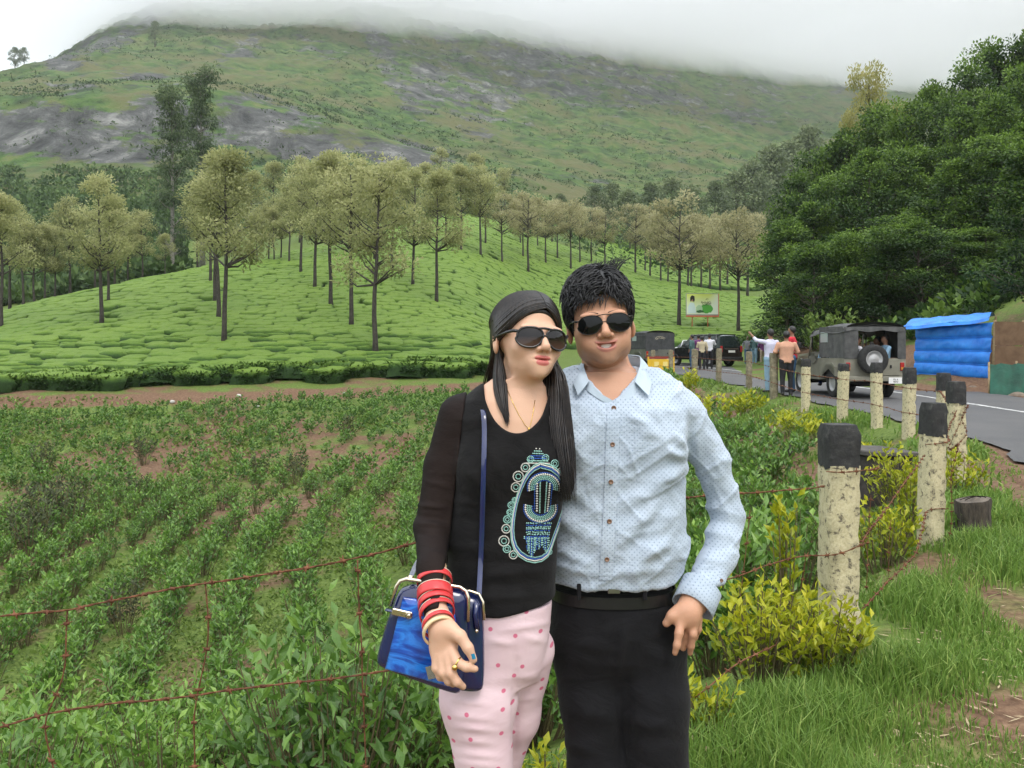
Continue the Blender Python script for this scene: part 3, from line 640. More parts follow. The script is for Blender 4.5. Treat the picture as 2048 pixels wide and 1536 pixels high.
for i, (u, vt, Y, sw, rw_) in enumerate(wood):
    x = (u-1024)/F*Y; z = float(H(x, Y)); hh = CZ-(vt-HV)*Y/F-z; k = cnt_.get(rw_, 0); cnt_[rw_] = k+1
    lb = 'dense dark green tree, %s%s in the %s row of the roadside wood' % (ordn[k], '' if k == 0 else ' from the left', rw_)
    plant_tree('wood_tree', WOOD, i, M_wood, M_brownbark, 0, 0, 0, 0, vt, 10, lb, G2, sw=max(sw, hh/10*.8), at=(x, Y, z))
x = (2075-1024)/F*27; plant_tree('wood_tree', WOOD, 1, M_wood, M_brownbark, 0, 0, 0, 0, 300, 10, 'leafy tree at the right edge overhanging the blue tarpaulin', sw=.62, at=(x, 27, float(H(x, 27))))
M_oliv = leafmat('yellow_olive_leaf', (.18,.18,.05), (.32,.31,.1), (.48,.44,.17), .45, .6)
for u, vt, Y, sw, lb in [(1738,128,84,1.25,'tall yellow olive tree standing above the dark wood'),(1800,215,80,.9,'lower yellow olive tree beside the tall one above the wood'),(1700,235,86,1.0,'yellow olive tree left below the tall one above the wood')]:
    x = (u-1024)/F*Y; plant_tree('olive_coloured_tree', OAK, int(u) % 5, M_oliv, M_brownbark, 0, 0, 0, 0, vt, 9.5, lb, sw=sw, at=(x, Y, float(H(x, Y))))
# scrub on the mountain and below the rocks: nobody could count it
def scrub(n, useg, y0, y1, size, name, label, mat, nl, dens=None, seed=1, Lf=.55):
    g = np.random.default_rng(seed); u = g.uniform(*useg, n*3); Y = np.exp(g.uniform(math.log(y0), math.log(y1), n*3)); X = (u-1024)/F*Y
    keep = g.random(n*3) < (.5+1.6*fbm(X/40, Y/40, o=3) if dens is None else dens(X, Y, u)); X, Y = X[keep][:n], Y[keep][:n]
    Z = H(X, Y); n = len(X); s_ = g.uniform(*size, n)*g.uniform(.6, 1.2, n)
    v = g.normal(size=(n, nl, 3)); v /= np.linalg.norm(v, axis=2)[:,:,None]; v[:,:,2] = np.abs(v[:,:,2])*.9
    C = np.stack([X, Y, Z], 1)[:,None]+v*s_[:,None,None]*g.random((n, nl, 1))**.4*.8
    D = v+g.normal(0, .5, v.shape); LL = np.repeat(s_*Lf, nl)
    V, Q = tri_leaves(C.reshape(-1,3), D.reshape(-1,3), LL*g.uniform(.7, 1.3, n*nl), LL*.6, g)
    ti = np.repeat(np.clip(np.repeat(g.uniform(0, .7, n), nl)+.3*v.reshape(-1,3)[:,2], 0, 1), 4)
    tag(mobj(name, npmesh(name, V, Q, False, {'tint': ti}), mat), label, 'scrub', kind='stuff')
M_scrub2 = leafmat('mountain_bush_leaf', (.018,.036,.013), (.036,.068,.02), (.06,.1,.03), .15, .8)
M_scrub = leafmat('scrub_leaf', (.02,.045,.015), (.05,.095,.028), (.1,.16,.045), .2, .7)
scrub(9000, (-60, 2100), 240, 760, (.6, 1.7), 'mountain_scrub', 'low bushes dotting the grassy mountain slope', M_scrub2, 8, None, 1)
scrub(1500, (-100, 360), 88, 226, (1.3, 2.6), 'foothill_scrub', 'dense green scrub below the rock face on the left', M_scrub, 26, lambda X, Y, u: np.full(len(X), .8), 2, .42)
scrub(420, (1560, 2140), 31, 47, (.6, 1.3), 'undergrowth', 'dark undergrowth on the slope under the roadside wood', M_wood, 60, lambda X, Y, u: (X > road_right(Y)+2.6)*.9, 6, .3)
scrub(900, (300, 1560), 140, 250, (1.0, 2.6), 'valley_scrub', 'mixed bushes at the foot of the mountain behind the trees', M_scrub, 16, lambda X, Y, u: np.full(len(X), .6), 5, .45)

# ------------------------------------------------------------------ young tea in the hollow
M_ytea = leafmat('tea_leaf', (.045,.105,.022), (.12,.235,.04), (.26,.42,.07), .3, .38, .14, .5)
M_stem = simple('green_stem', (.09,.07,.035), (.16,.13,.06), 9, .8)
def leafy(g, n, rx, h, L, W, fl=.2, up=.6, tip=.35, z0=.08):
    """leafy clump: leaves on upright shoots; V, Q, tint"""
    ns = max(3, n//11); a = g.uniform(0, 6.28, ns); q = np.sqrt(g.random(ns))*rx*.75; hs = h*g.uniform(.6, 1.05, ns)*(1-.25*q/rx)
    C, D, TI = [], [], []
    for i in range(ns):
        m = n//ns; f = np.sqrt(g.uniform(z0, 1, m)); th = g.uniform(0, 6.28, m)
        bx, by = q[i]*math.cos(a[i])*(.5+.7*f), q[i]*math.sin(a[i])*(.5+.7*f)
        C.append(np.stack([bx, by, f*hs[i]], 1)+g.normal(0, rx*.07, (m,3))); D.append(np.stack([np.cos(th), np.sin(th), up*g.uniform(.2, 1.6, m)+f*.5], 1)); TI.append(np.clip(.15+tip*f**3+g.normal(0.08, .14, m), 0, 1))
    C, D, TI = np.vstack(C), np.vstack(D), np.concatenate(TI); n = len(C)
    V, Q = leaves(C, D, L*g.uniform(.65, 1.25, n), W*g.uniform(.7, 1.2, n), None, fl, .12, g)
    return V, Q, np.repeat(TI, 5), (a, q, hs)
def leafy_obj_meshes(g, *args, **kw):
    V, Q, T, (a, q, hs) = leafy(g, *args, **kw); sb = MB()
    for i in range(len(a)): sb.tube([[q[i]*.2*math.cos(a[i]), q[i]*.2*math.sin(a[i]), -.12], [q[i]*.8*math.cos(a[i]), q[i]*.8*math.sin(a[i]), hs[i]*.5], [q[i]*math.cos(a[i])*1.1, q[i]*math.sin(a[i])*1.1, hs[i]*.93]], [.006, .004, .002], 4, cap=False)
    return npmesh('foliage', V, Q, False, {'tint': T}), sb.mesh('stems', True)
def place_leafy(name, fm, sm, mleaf, loc, s_, rz, label, cat, group=None):
    root = empty(name, loc, rz); root.scale = (s_, s_, s_) if np.isscalar(s_) else s_
    if not fm.materials: fm.materials.append(mleaf); sm.materials.append(M_stem)
    f = link(bpy.data.objects.new('foliage', fm), root); f['kind'] = 'stuff'; link(bpy.data.objects.new('stems', sm), root)
    tag(root, label, cat, group); return root
g = np.random.default_rng(21)
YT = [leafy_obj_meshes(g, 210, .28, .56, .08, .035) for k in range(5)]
cand = []
for c in np.arange(-34, 9, .88):
    y = 7.2
    while y < 36:
        x = c+.0115*(y-22)**2
        cand.append((x+rng.normal(0, .06), y+rng.normal(0, .06))); y += rng.uniform(.36, .5)
cand = np.array(cand); u_ = 1024+cand[:,0]/cand[:,1]*F; d_ = fence_d(cand[:,0], cand[:,1])
sparse = np.exp(-(((cand[:,0]+9)/7)**2+((cand[:,1]-25)/6)**2))
ok = (u_ > -80)*(u_ < 1620)*(d_ < -1.3)*(cand[:,1] < HB(u_)-2.2)*(rng.random(len(cand)) > .05+.7*sparse)
cand = cand[ok]; cand = cand[np.argsort(cand[:,1])]; cz_ = H(cand[:,0], cand[:,1])
vis = (1024+cand[:,0]/cand[:,1]*F < 960)
first = cand[vis][:300]; fz = cz_[vis][:300]; resti = np.concatenate([np.nonzero(vis)[0][300:], np.nonzero(~vis)[0]])
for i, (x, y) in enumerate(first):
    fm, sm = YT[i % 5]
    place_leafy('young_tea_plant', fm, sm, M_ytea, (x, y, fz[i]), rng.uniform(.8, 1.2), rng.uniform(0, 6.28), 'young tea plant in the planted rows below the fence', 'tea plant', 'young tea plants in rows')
g = np.random.default_rng(22); pr = []
for k in range(6):
    V, Q, T, _ = leafy(g, 80, .29, .56, .12, .058); pr.append((V, Q, np.zeros((0,3), int), T))
zz = np.zeros(len(resti)); V, Fc, A = merge(cand[resti], cz_[resti], zz, zz, pr, .75, 1.15, g)
tag(mobj('young_tea_rows', npmesh('young_tea_rows', V, Fc, False, {'tint': A}), M_ytea), 'small tea plants in the farther rows of the hollow', 'tea', kind='stuff')
print('young tea', len(cand))
# grey dead looking shrubs among the rows
M_grey = leafmat('dusty_leaf', (.04,.05,.025), (.07,.085,.04), (.12,.13,.06), .25, .7)
g = np.random.default_rng(23); DS = [leafy_obj_meshes(g, 260, .35, .9, .08, .03) for k in range(2)]
for i, (u, v, s_) in enumerate([(290,930,1.2),(85,950,1.3),(275,1010,1.0),(520,960,1.0),(590,970,1.2),(690,880,1.1),(100,1080,1.6),(250,1270,.9),(60,1120,1.4),(140,1060,1.5)]):
    p = hit(u, v, 6, 34); fm, sm = DS[i % 2]
    place_leafy('wild_shrub', fm, sm, M_grey, p, s_, i, 'dusty grey green wild shrub among the young tea', 'shrub', 'wild shrubs among the young tea')
# the mature bushes just below the fence, bottom left, big glossy leaves
g = np.random.default_rng(24); MT = [leafy_obj_meshes(g, 900, .5, .85, .075, .031, tip=.45) for k in range(4)]
mt = []
for x in np.arange(-6.2, 1.6, .62):
    for j, y in enumerate((3.3, 3.85, 4.4, 5.0, 5.7, 6.5)):
        xx = x+rng.normal(0, .1)+(.3 if j % 2 else 0); yy = y+rng.normal(0, .1)+.05*x*0
        if fence_d(np.array(xx), np.array(yy)) < -.3 and abs(1024+xx/yy*F-480) < 700: mt.append((xx, yy))
for i, (x, y) in enumerate(mt):
    fm, sm = MT[i % 4]; z = float(H(x, y))
    place_leafy('mature_tea_bush', fm, sm, M_ytea, (x, y, z-.05), rng.uniform(.8, 1.05), rng.uniform(0, 6.28), 'glossy leaved tea bush just below the barbed wire', 'tea bush', 'leafy tea bushes below the barbed wire')
print('mature', len(mt))
# low weeds on the hollow's soil
def weeds(n, seed):
    g = np.random.default_rng(seed); Y = np.exp(g.uniform(math.log(5), math.log(34), n*3)); u = g.uniform(-60, 1900, n*3); X = (u-1024)/F*Y
    d = fence_d(X, Y); den = .45+1.1*fbm(X/1.8, Y/1.8, o=3); keep = (d < -.2)*(Y < HB(u)-.6)*(g.random(n*3) < den); X, Y = X[keep][:n], Y[keep][:n]; n = len(X)
    a = g.uniform(0, 6.28, n); D = np.stack([np.cos(a), np.sin(a), g.uniform(.2, 1.2, n)], 1); s_ = np.clip(Y*.006, .05, .17)*g.uniform(.6, 1.3, n)
    V, Q = tri_leaves(np.stack([X, Y, H(X, Y)], 1), D, s_, s_*.5, g)
    return npmesh('field_weeds', V, Q, False, {'tint': np.repeat(g.uniform(.2, 1, n), 4)})
M_weed = leafmat('weed_leaf', (.05,.09,.02), (.12,.19,.04), (.22,.31,.07), .3, .6)
tag(mobj('field_weeds', weeds(60000, 31), M_weed), 'low green weeds between the tea rows', 'weeds', kind='stuff')
# ------------------------------------------------------------------ verge: grass, shrubs, fence, stall, billboard
def blades(X, Y, Z, h, wd, g, lean=.5):
    n = len(X); a = g.uniform(0, 6.28, n); l = h*lean*g.uniform(.2, 1.4, n); b = a+g.normal(0, 1.2, n)
    S = np.stack([-np.sin(b), np.cos(b), np.zeros(n)], 1)*wd[:,None]; B = np.stack([X, Y, Z-.01], 1); Ld = np.stack([np.cos(a), np.sin(a), np.zeros(n)], 1)
    M = B+Ld*(l*.3)[:,None]+np.array([0,0,1])*(h*.6)[:,None]; T = B+Ld*l[:,None]+np.array([0,0,1])*(h*np.clip(1.05-.35*l/h, .5, 1))[:,None]
    V = np.stack([B-S, B+S, M-S*.8, M+S*.8, T], 1).reshape(-1,3); i = np.arange(n)[:,None]*5
    return V, [i+np.array([[0,1,3,2]]), i+np.array([[2,3,4]])]
M_grass = leafmat('grass_blade', (.08,.15,.028), (.17,.29,.052), (.36,.44,.12), .35, .5, 0, .3)
def grass(n, region, hfun, seed, dens, wdt=.0026):
    g = np.random.default_rng(seed); (u0,u1),(y0,y1) = region
    Y = np.exp(g.uniform(math.log(y0), math.log(y1), n*3)); X = (g.uniform(u0, u1, n*3)-1024)/F*Y
    d = fence_d(X, Y); k = g.random(n*3) < dens(X, Y, d); X, Y, d = X[k][:n], Y[k][:n], d[k][:n]; n = len(X)
    h = hfun(X, Y, d, g); return *blades(X, Y, H(X, Y), h, wdt*np.clip(Y/3.2, .8, 4)*g.uniform(.7, 1.4, n), g), np.repeat(np.clip(g.normal(.45, .2, n)+.1*fbm(X, Y, o=2), 0, 1), 5)
def offroad(X, Y): return (X < road_left(Y)-.12)
tall = lambda X, Y: np.clip(sum(np.exp(-(((X-cx)/rx)**2+((Y-cy)/ry)**2)) for cx, cy, rx, ry in [(.75,3.1,.45,.35),(1.15,3.45,.45,.3),(1.75,3.95,.5,.35),(2.3,4.9,.5,.5),(3.0,5.6,.6,.6),(3.6,6.3,.5,.5),(4.4,7.6,.7,.8),(1.2,2.75,.3,.25),(4.1,6.1,.5,.5)]), 0, 1)
V, Fc, A = grass(70000, ((700, 2120), (2.3, 14)), lambda X, Y, d, g: (.018+.04*g.random(len(X))+.19*tall(X, Y)**1.6*g.random(len(X))**.8), 41,
    lambda X, Y, d: (d > -.35)*offroad(X, Y)*np.clip(.02+.7*tall(X, Y)**1.3+1.1*fbm(X/.6, Y/.6, o=3), .015, 1))
tag(mobj('verge_grass', npmesh('verge_grass', V, Fc, False, {'tint': A}), M_grass), 'green grass with tall tufts on the roadside verge', 'grass', kind='stuff')
V, Fc, A = grass(42000, ((1250, 2100), (7, 34)), lambda X, Y, d, g: (.07+.13*g.random(len(X))), 42,
    lambda X, Y, d: (d < .5)*(d > -7)*offroad(X, Y)*np.clip(.2+1.2*fbm(X/1.1, Y/1.1, o=3), .03, 1), .004)
tag(mobj('embankment_grass', npmesh('embankment_grass', V, Fc, False, {'tint': A}), M_grass), 'patchy grass on the embankment below the road fence', 'grass', kind='stuff')
# dry straw and chips lying on the worn soil
M_straw = simple('dry_straw', (.33,.25,.14), (.5,.4,.25), 20, .8)
g = np.random.default_rng(43); n = 900; Y = np.exp(g.uniform(math.log(2.7), math.log(9), n)); X = (g.uniform(1380, 2100, n)-1024)/F*Y; k = (fence_d(X, Y) > .2)*offroad(X, Y); X, Y = X[k], Y[k]; n = len(X)
a = g.uniform(0, 6.28, n); V, Q = tri_leaves(np.stack([X, Y, H(X, Y)+.012], 1), np.stack([np.cos(a), np.sin(a), g.normal(0, .08, n)], 1), g.uniform(.03, .11, n), g.uniform(.004, .013, n), g, np.tile([[0,0,1.0]], (n,1))+g.normal(0,.2,(n,3)))
tag(mobj('straw_litter', npmesh('straw_litter', V, Q, False), M_straw), 'bits of dry straw on the trodden verge', 'litter', kind='stuff')
def chip(u, v, L, W_, rz, label):
    p = hit(u, v, 2.3, 12); mb = MB(); k = 9; f = np.linspace(-1, 1, k)
    mb.tube(np.stack([f*L/2, .02*np.sin(f*2.2), .012+.004*np.cos(f*5)], 1), W_*.5*(1-.6*np.abs(f)**3), 6, sq=.35)
    tag(mb.build('wood_chip', M_straw, smooth=True, loc=p, rot=(0,0,rz)), label, 'wood chip')
chip(1437, 1505, .17, .04, -.6, 'pale split wood chip lying in the grass by the man')
chip(1625, 1462, .1, .03, .1, 'short pale wood chip on bare soil right of the tall grass')
chip(1790, 1470, .07, .03, .9, 'small wood chip on bare soil near the bottom right')
# shrubs
M_dur = leafmat('golden_leaf', (.11,.17,.012), (.34,.38,.02), (.6,.56,.035), .35, .45, .05, .4)
def shrub(name, u, v, Y, h, r_, n, L, W_, mat, label, seed, cat='shrub', tip=.5, up=.7, sink=.05, z=None):
    g = np.random.default_rng(seed); fm, sm = leafy_obj_meshes(g, n, r_, h, L, W_, up=up, tip=tip)
    x = (u-1024)/F*Y; zz = float(H(x, Y)) if z is None else z
    return place_leafy(name, fm, sm, mat, (x, Y, zz-sink), 1.0, 0, label, cat)
GD = 'golden_shrub'
shrub(GD, 1520, 0, 3.95, .52, .30, 620, .062, .026, M_dur, 'wide yellow leaved shrub at the foot of the nearest fence post', 301)
shrub(GD, 1640, 0, 4.05, .44, .26, 480, .062, .026, M_dur, 'yellow leaved shrub right in front of the nearest fence post', 302)
shrub(GD, 1572, 0, 4.25, .98, .085, 150, .07, .028, M_dur, 'single upright yellow shoot rising left of the nearest fence post', 303, up=1.1)
shrub(GD, 1410, 0, 3.35, .32, .15, 170, .055, .024, M_dur, 'small yellow leaved shrub beside the man, under his hand', 304)
shrub(GD, 1095, 0, 2.75, .30, .16, 240, .055, .024, M_dur, 'yellow green shrub low between the woman and the man', 305)
shrub(GD, 1765, 0, 6.3, .62, .3, 380, .07, .03, M_dur, 'yellow leaved shrub behind the barbed wire between the two near posts', 306)
shrub(GD, 1815, 0, 6.9, .85, .2, 240, .07, .03, M_dur, 'tall yellow shrub growing against the second fence post', 307)
shrub(GD, 1792, 0, 9.6, .78, .4, 420, .085, .036, M_dur, 'yellow shrub in front of the dark stone block', 308)
shrub(GD, 1915, 0, 8.7, .62, .32, 260, .08, .034, M_dur, 'yellow sprays at the foot of the third fence post', 309)
shrub(GD, 1422, 0, 22, .9, .7, 260, .16, .07, M_dur, 'yellow shrub on the embankment nearest the man\'s shoulder', 310)
shrub(GD, 1490, 0, 22, .62, .6, 220, .16, .07, M_dur, 'yellow shrub second along the embankment below the road fence', 311)
shrub(GD, 1600, 0, 17.5, .42, .8, 260, .13, .06, M_dur, 'low yellow shrub below the three people', 312)
shrub(GD, 1640, 0, 16.6, .36, .5, 160, .13, .06, M_dur, 'low yellow shrub left of the fifth fence post', 313)
shrub(GD, 1722, 0, 14.2, .32, .5, 160, .12, .05, M_dur, 'low yellow shrub behind the dark stone block', 314)
shrub(GD, 1372, 0, 26, 1.1, .5, 160, .18, .08, M_dur, 'yellow green shrub over the man\'s shoulder by the yellow barrier', 315)
SG = 'green_shrub'
shrub(SG, 1435, 0, 17.5, 1.1, .7, 420, .13, .05, M_ytea, 'round green shrub below the first yellow shrub of the embankment', 320)
shrub(SG, 1520, 0, 14.5, .95, .65, 420, .12, .05, M_ytea, 'bushy green shrub on the embankment right of the man', 321)
shrub(SG, 1480, 0, 11.5, 1.0, .5, 420, .1, .042, M_ytea, 'dark green shrub beside the man\'s sleeve', 322)
shrub(SG, 1440, 0, 8.5, .8, .45, 420, .09, .04, M_ytea, 'green shrub seen between the man\'s arm and body', 323)
shrub(SG, 1585, 0, 6.4, .95, .4, 520, .1, .042, M_ytea, 'dark leafy bush left behind the nearest fence post', 324)
shrub(SG, 1500, 0, 5.3, .85, .36, 520, .1, .042, M_ytea, 'large leaved dark bush behind the man\'s forearm', 325)
shrub(SG, 1430, 0, 4.9, .7, .3, 420, .095, .04, M_ytea, 'dark bush directly behind the man\'s cuff', 326)
shrub(SG, 1400, 0, 13.0, .8, .6, 300, .12, .05, M_ytea, 'green shrub low on the slope beside the man\'s upper arm', 327)
shrub(SG, 1660, 0, 37, 2.6, 1.5, 600, .3, .14, M_weed, 'light green roadside bush left of the jeep', 328, z=.9)
shrub(SG, 1330, 0, 15.0, .8, .6, 300, .12, .05, M_ytea, 'green shrub behind the man, showing at his sleeve', 329)
for i, (u, Y) in enumerate([(1560,11.5),(1600,9.5),(1640,8.2),(1700,7.6),(1545,9.0),(1560,7.6),(1650,11.0),(1600,13)]):
    shrub('green_weed', u, 0, Y, .34, .26, 130, .07, .03, M_weed, 'low leafy weed on the embankment soil behind the nearest posts', 340+i)['group'] = 'weeds on the embankment soil'

# fence posts
t = NT('peeling_cream_paint'); v = t.coord('Object'); n1 = t.noise(v, 24, 8, .75, .3); n2 = t.noise(v, 70, 5, .7)
paint = t.ramp(n2, [(.3, (.44,.38,.22)), (.6, (.62,.56,.36))])
bare = t.ramp(n2, [(.3, (.05,.042,.03)), (.7, (.2,.17,.12))])
f = t.math('MULTIPLY_ADD', t.math('SUBTRACT', t.math('MULTIPLY_ADD', t.math('SUBTRACT', n2, .5), .35, n1), .585), 12.0, .5, clamp=True)
t.P(Base_Color=t.mix(f, paint, bare), Roughness=.85); t.bump(t.math('MULTIPLY_ADD', f, -.5, t.math('MULTIPLY', n2, .6)), .6, .012); M_cream = t.m
t = NT('weathered_black_paint'); v = t.coord('Object'); n1 = t.noise(v, 14, 7, .7)
t.P(Base_Color=t.ramp(n1, [(.3, (.012,.012,.013)), (.55, (.03,.03,.03)), (.72, (.09,.088,.08))]), Roughness=.8); t.bump(t.noise(v, 40, 5), .6, .01); M_black = t.m
t = NT('mossy_concrete'); v = t.coord('Object'); n1 = t.noise(v, 8, 7, .7)
t.P(Base_Color=t.ramp(n1, [(.3, (.1,.085,.05)), (.55, (.24,.21,.14)), (.72, (.45,.4,.26))]), Roughness=.9); t.bump(t.noise(v, 40, 5), .5, .01); M_mossy = t.m
def shaft(w_, d_, z0, z1, seed, jit=.006, top=False):
    """chamfered square shaft with uneven skin"""
    g = np.random.default_rng(seed); n = 20; an = np.concatenate([[-.25,-.08,.08,.25,math.pi/4]+np.array(q*math.pi/2) for q in range(4)]); rows = max(4, int((z1-z0)/.05)); R_ = []
    sq = (np.abs(np.cos(an))**16+np.abs(np.sin(an))**16)**(-1/16)
    for i in range(rows+1):
        z = z0+(z1-z0)*i/rows; k = 1+g.normal(0, jit/w_, n)
        if top and i == rows: k = k*.86
        if top and i == 0: z = z+0*k; zj = np.abs(g.normal(0, .012, n))
        else: zj = 0
        R_.append(np.stack([w_/2*sq*np.cos(an)*k, d_/2*sq*np.sin(an)*k, np.full(n, z)-zj], 1))
    mb = MB(); X = np.array(R_); X = np.concatenate([X, X[:, :1]], 1); mb.grid(X, flip=True)
    mb.add(np.vstack([R_[-1], R_[-1].mean(0)+[0,0,.006 if top else 0]]), None, [[j, (j+1) % n, n] for j in range(n)])
    return mb
POSTS = [  # u, Y, v of the top, width, turn, lean, black length, label
 (1677,4.4,848,.158,.10,.0,.205,True,'nearest and largest fence post, black topped with peeling cream paint'),
 (1860,6.5,805,.145,.35,.02,.235,True,'second nearest fence post with a grey bare patch down its side'),
 (1914,9.2,763,.145,.1,-.01,.225,True,'third fence post, tangled in rusty wire by the stump'),
 (1887,12.5,746,.15,.2,.0,.25,True,'black topped fence post showing between the second and third posts'),
 (1817,14.0,735,.16,.1,.015,.26,True,'fence post in front of the left end of the blue tarpaulin'),
 (1754,15.5,725,.16,.15,-.01,.18,True,'fence post in front of the jeep\'s spare wheel'),
 (1684,16.8,727,.165,.2,.03,.14,True,'fence post at the jeep\'s rear left corner'),
 (1611,19,718,.16,.1,.01,.16,True,'fence post beside the jeep\'s front wheel'),
 (1548,22.5,706,.17,.15,-.01,.2,False,'unpainted mossy post in front of the people in the road'),
 (1498,25.5,703,.15,.1,.0,.2,False,'mossy post below the right end of the black car'),
 (1437,29,697,.16,.1,.02,.2,False,'mossy leaning post below the left end of the black car'),
 (1389,32.5,698,.19,.1,.0,.2,False,'mossy post left of the white car'),
 (1342,35,700,.16,.1,.0,.2,False,'thin far post at the right of the yellow barrier'),
 (1306,37.5,700,.16,.1,.0,.2,False,'thin far post at the left of the yellow barrier'),
]
post_top = []
for i, (u, Y, vt, w_, rz, lean, bl, blk, lb) in enumerate(POSTS):
    x = (u-1024)/F*Y; gz = float(H(x, Y)); tz = CZ-(vt-HV)*Y/F; h = tz-gz
    root = empty('fence_post', (x, Y, gz), rz); root.rotation_euler = (lean, lean*.6, rz)
    shaft(w_, w_*.95, -.35, h-bl, 400+i, .006).build('shaft', M_cream if blk else M_mossy, root, smooth=True)
    shaft(w_+.006, w_*.95+.006, h-bl-.003, h, 500+i, .005, True).build('painted_top', M_black if blk else M_mossy, root, smooth=True)
    tag(root, lb, 'fence post', 'fence posts along the road'); post_top.append(np.array([x, Y, gz]))
# barbed wire
t = NT('rusty_wire'); v = t.coord('Object'); t.P(Base_Color=t.ramp(t.noise(v, 30, 5), [(.3, (.07,.025,.012)), (.6, (.19,.075,.035)), (.8, (.3,.15,.08))]), Roughness=.85, Metallic=.1); M_rust = t.m
def wire(pts, label, rad=.0028, barb=.11, seed=0, name='barbed_wire', twist=True, cat='wire', group=None, bl=.02):
    g = np.random.default_rng(seed); pts = np.asarray(pts, float)
    seg = np.concatenate([[0], np.cumsum(np.linalg.norm(np.diff(pts, axis=0), axis=1))]); L = seg[-1]; n = max(8, int(L/.035)); n = min(n, 400)
    s_ = np.linspace(0, L, n); c = np.stack([np.interp(s_, seg, pts[:,k]) for k in range(3)], 1)
    for _ in range(6): c[1:-1] = .25*c[:-2]+.5*c[1:-1]+.25*c[2:]
    c += np.stack([fbm(s_/.35, seed*3.1+k, o=3)*.012 for k in range(3)], 1)*np.minimum(1, np.minimum(s_, L-s_)/.1)[:,None]
    mb = MB()
    if twist:
        ph = s_/.05*math.pi
        for sgn in (1, -1): mb.tube(c+sgn*np.stack([np.cos(ph)*.3, np.cos(ph), np.sin(ph)], 1)*rad*.85, rad*.8, 5)
    else: mb.tube(c, rad, 5)
    if barb:
        for q in np.arange(g.uniform(0, barb), L, barb):
            q += g.normal(0, .01); p = np.array([np.interp(q, s_, c[:,k]) for k in range(3)])
            for j in range(2):
                dv = g.normal(size=3); dv /= np.linalg.norm(dv); mb.tube([p-dv*bl, p-dv*bl*.3, p+dv*bl*.3, p+dv*bl], [rad*.35, rad, rad, rad*.35], 4)
            mb.tube([p-[.009,0,0], p+[.009,0,0]], rad*2.1, 5)
    return tag(mb.build(name, M_rust, smooth=True), label, cat, group)
A0, B0, C0 = post_top[0], post_top[1], post_top[2]
wl = lambda pts: [P(*p) for p in pts]
wire(wl([(-700,1330,2.8),(-200,1268,2.88),(0,1236,2.88),(135,1219,2.87),(280,1187,2.87),(410,1163,2.87),(550,1143,2.88),(715,1118,2.89),(830,1088,2.9),(1050,1030,3.25),(1350,1000,3.85)])+[A0+[-.1,-.06,.80]], 'upper rusty barbed wire strand crossing behind the woman\'s arm', seed=1, rad=.003)
wire(wl([(-700,1560,2.8),(-200,1490,2.88),(0,1453,2.88),(78,1431,2.87),(200,1412,2.87),(365,1389,2.87),(560,1367,2.88),(740,1348,2.89),(900,1320,2.95),(1150,1240,3.4),(1457,1157,4.05),(1608,1111,4.25)])+[A0+[-.04,-.11,.46], A0+[.1,-.09,.52]], 'lower rusty barbed wire strand crossing behind the handbag', seed=2, rad=.003)
wire([A0+[.1,-.05,.52], (A0*.6+B0*.4)+[0,0,.50], (A0*.3+B0*.7)+[0,0,.62], B0+[-.08,-.08,.7]], 'rusty barbed strand sagging between the two nearest posts', seed=3)
wire([A0+[-.1,-.1,.88], A0+[.0,-.11,.865], A0+[.11,-.1,.9], A0+[.25,.1,.87]], 'loose wire end wrapped round the top of the nearest post', seed=4, barb=.09)
wire(wl([(1390,1395,3.4),(1479,1322,3.55),(1580,1279,3.9),(1640,1262,4.2)])+[A0+[.05,-.11,.16]], 'lowest rusty strand running into the yellow shrub by the man', seed=5)
wire([A0+[.1,-.05,.18], (A0*.5+B0*.5)+[.1,-.1,.22], B0+[-.06,-.08,.3], B0+[.1,-.08,.3]], 'low rusty strand from nearest post through the grass', seed=6)
wire([B0+[-.08,-.09,.78], B0+[.1,-.09,.8], (B0*.5+C0*.5)+[0,0,.72], C0+[-.05,-.09,.85]], 'rusty strand between the second and third posts', seed=7)
cl = [C0+[-.1,-.09,.2], C0+[.06,-.1,.35], C0+[-.09,-.1,.45], C0+[.1,-.08,.6], C0+[-.02,-.1,.75], C0+[.1,-.08,.95], C0+[-.12,-.1,.5], C0+[-.25,-.15,.3]]
wire(cl, 'tangle of rusty wire hanging on the third fence post', seed=8, barb=.07)
wire([B0+[.09,-.09,.05], B0+[.12,-.1,.3], B0+[.1,-.09,.55], B0+[.2,-.05,.8], B0+[.3,.3,.7]], 'loose rusty wire end beside the second fence post', seed=9, barb=.08)
for hgt, s_, lb in ((.82,10,'upper wire strung along the far row of road posts'),(.42,11,'lower wire strung along the far row of road posts')):
    wire([p+np.array([-.09,-.09,hgt+.02*math.sin(i*2.1)]) for i, p in enumerate(post_top[2:])], lb, seed=s_, barb=.35, rad=.006, twist=False, bl=.03)
for i, pl in enumerate([[(135,1219,2.87),(139,1320,2.88),(130,1360,2.87),(78,1431,2.87),(92,1480,2.87),(112,1560,2.87)], [(410,1163,2.88),(422,1277,2.88),(415,1330,2.88),(394,1401,2.88),(387,1470,2.88),(388,1570,2.88)], [(715,1120,2.88),(722,1220,2.88),(728,1350,2.88),(730,1450,2.88),(731,1570,2.88)]]):
    wire(wl(pl), ['rusty upright wire stay nearest the left edge','rusty upright wire stay in the middle of the left fence','rusty upright wire stay just left of the handbag'][i], seed=20+i, barb=.13, name='wire_stay', rad=.0026)
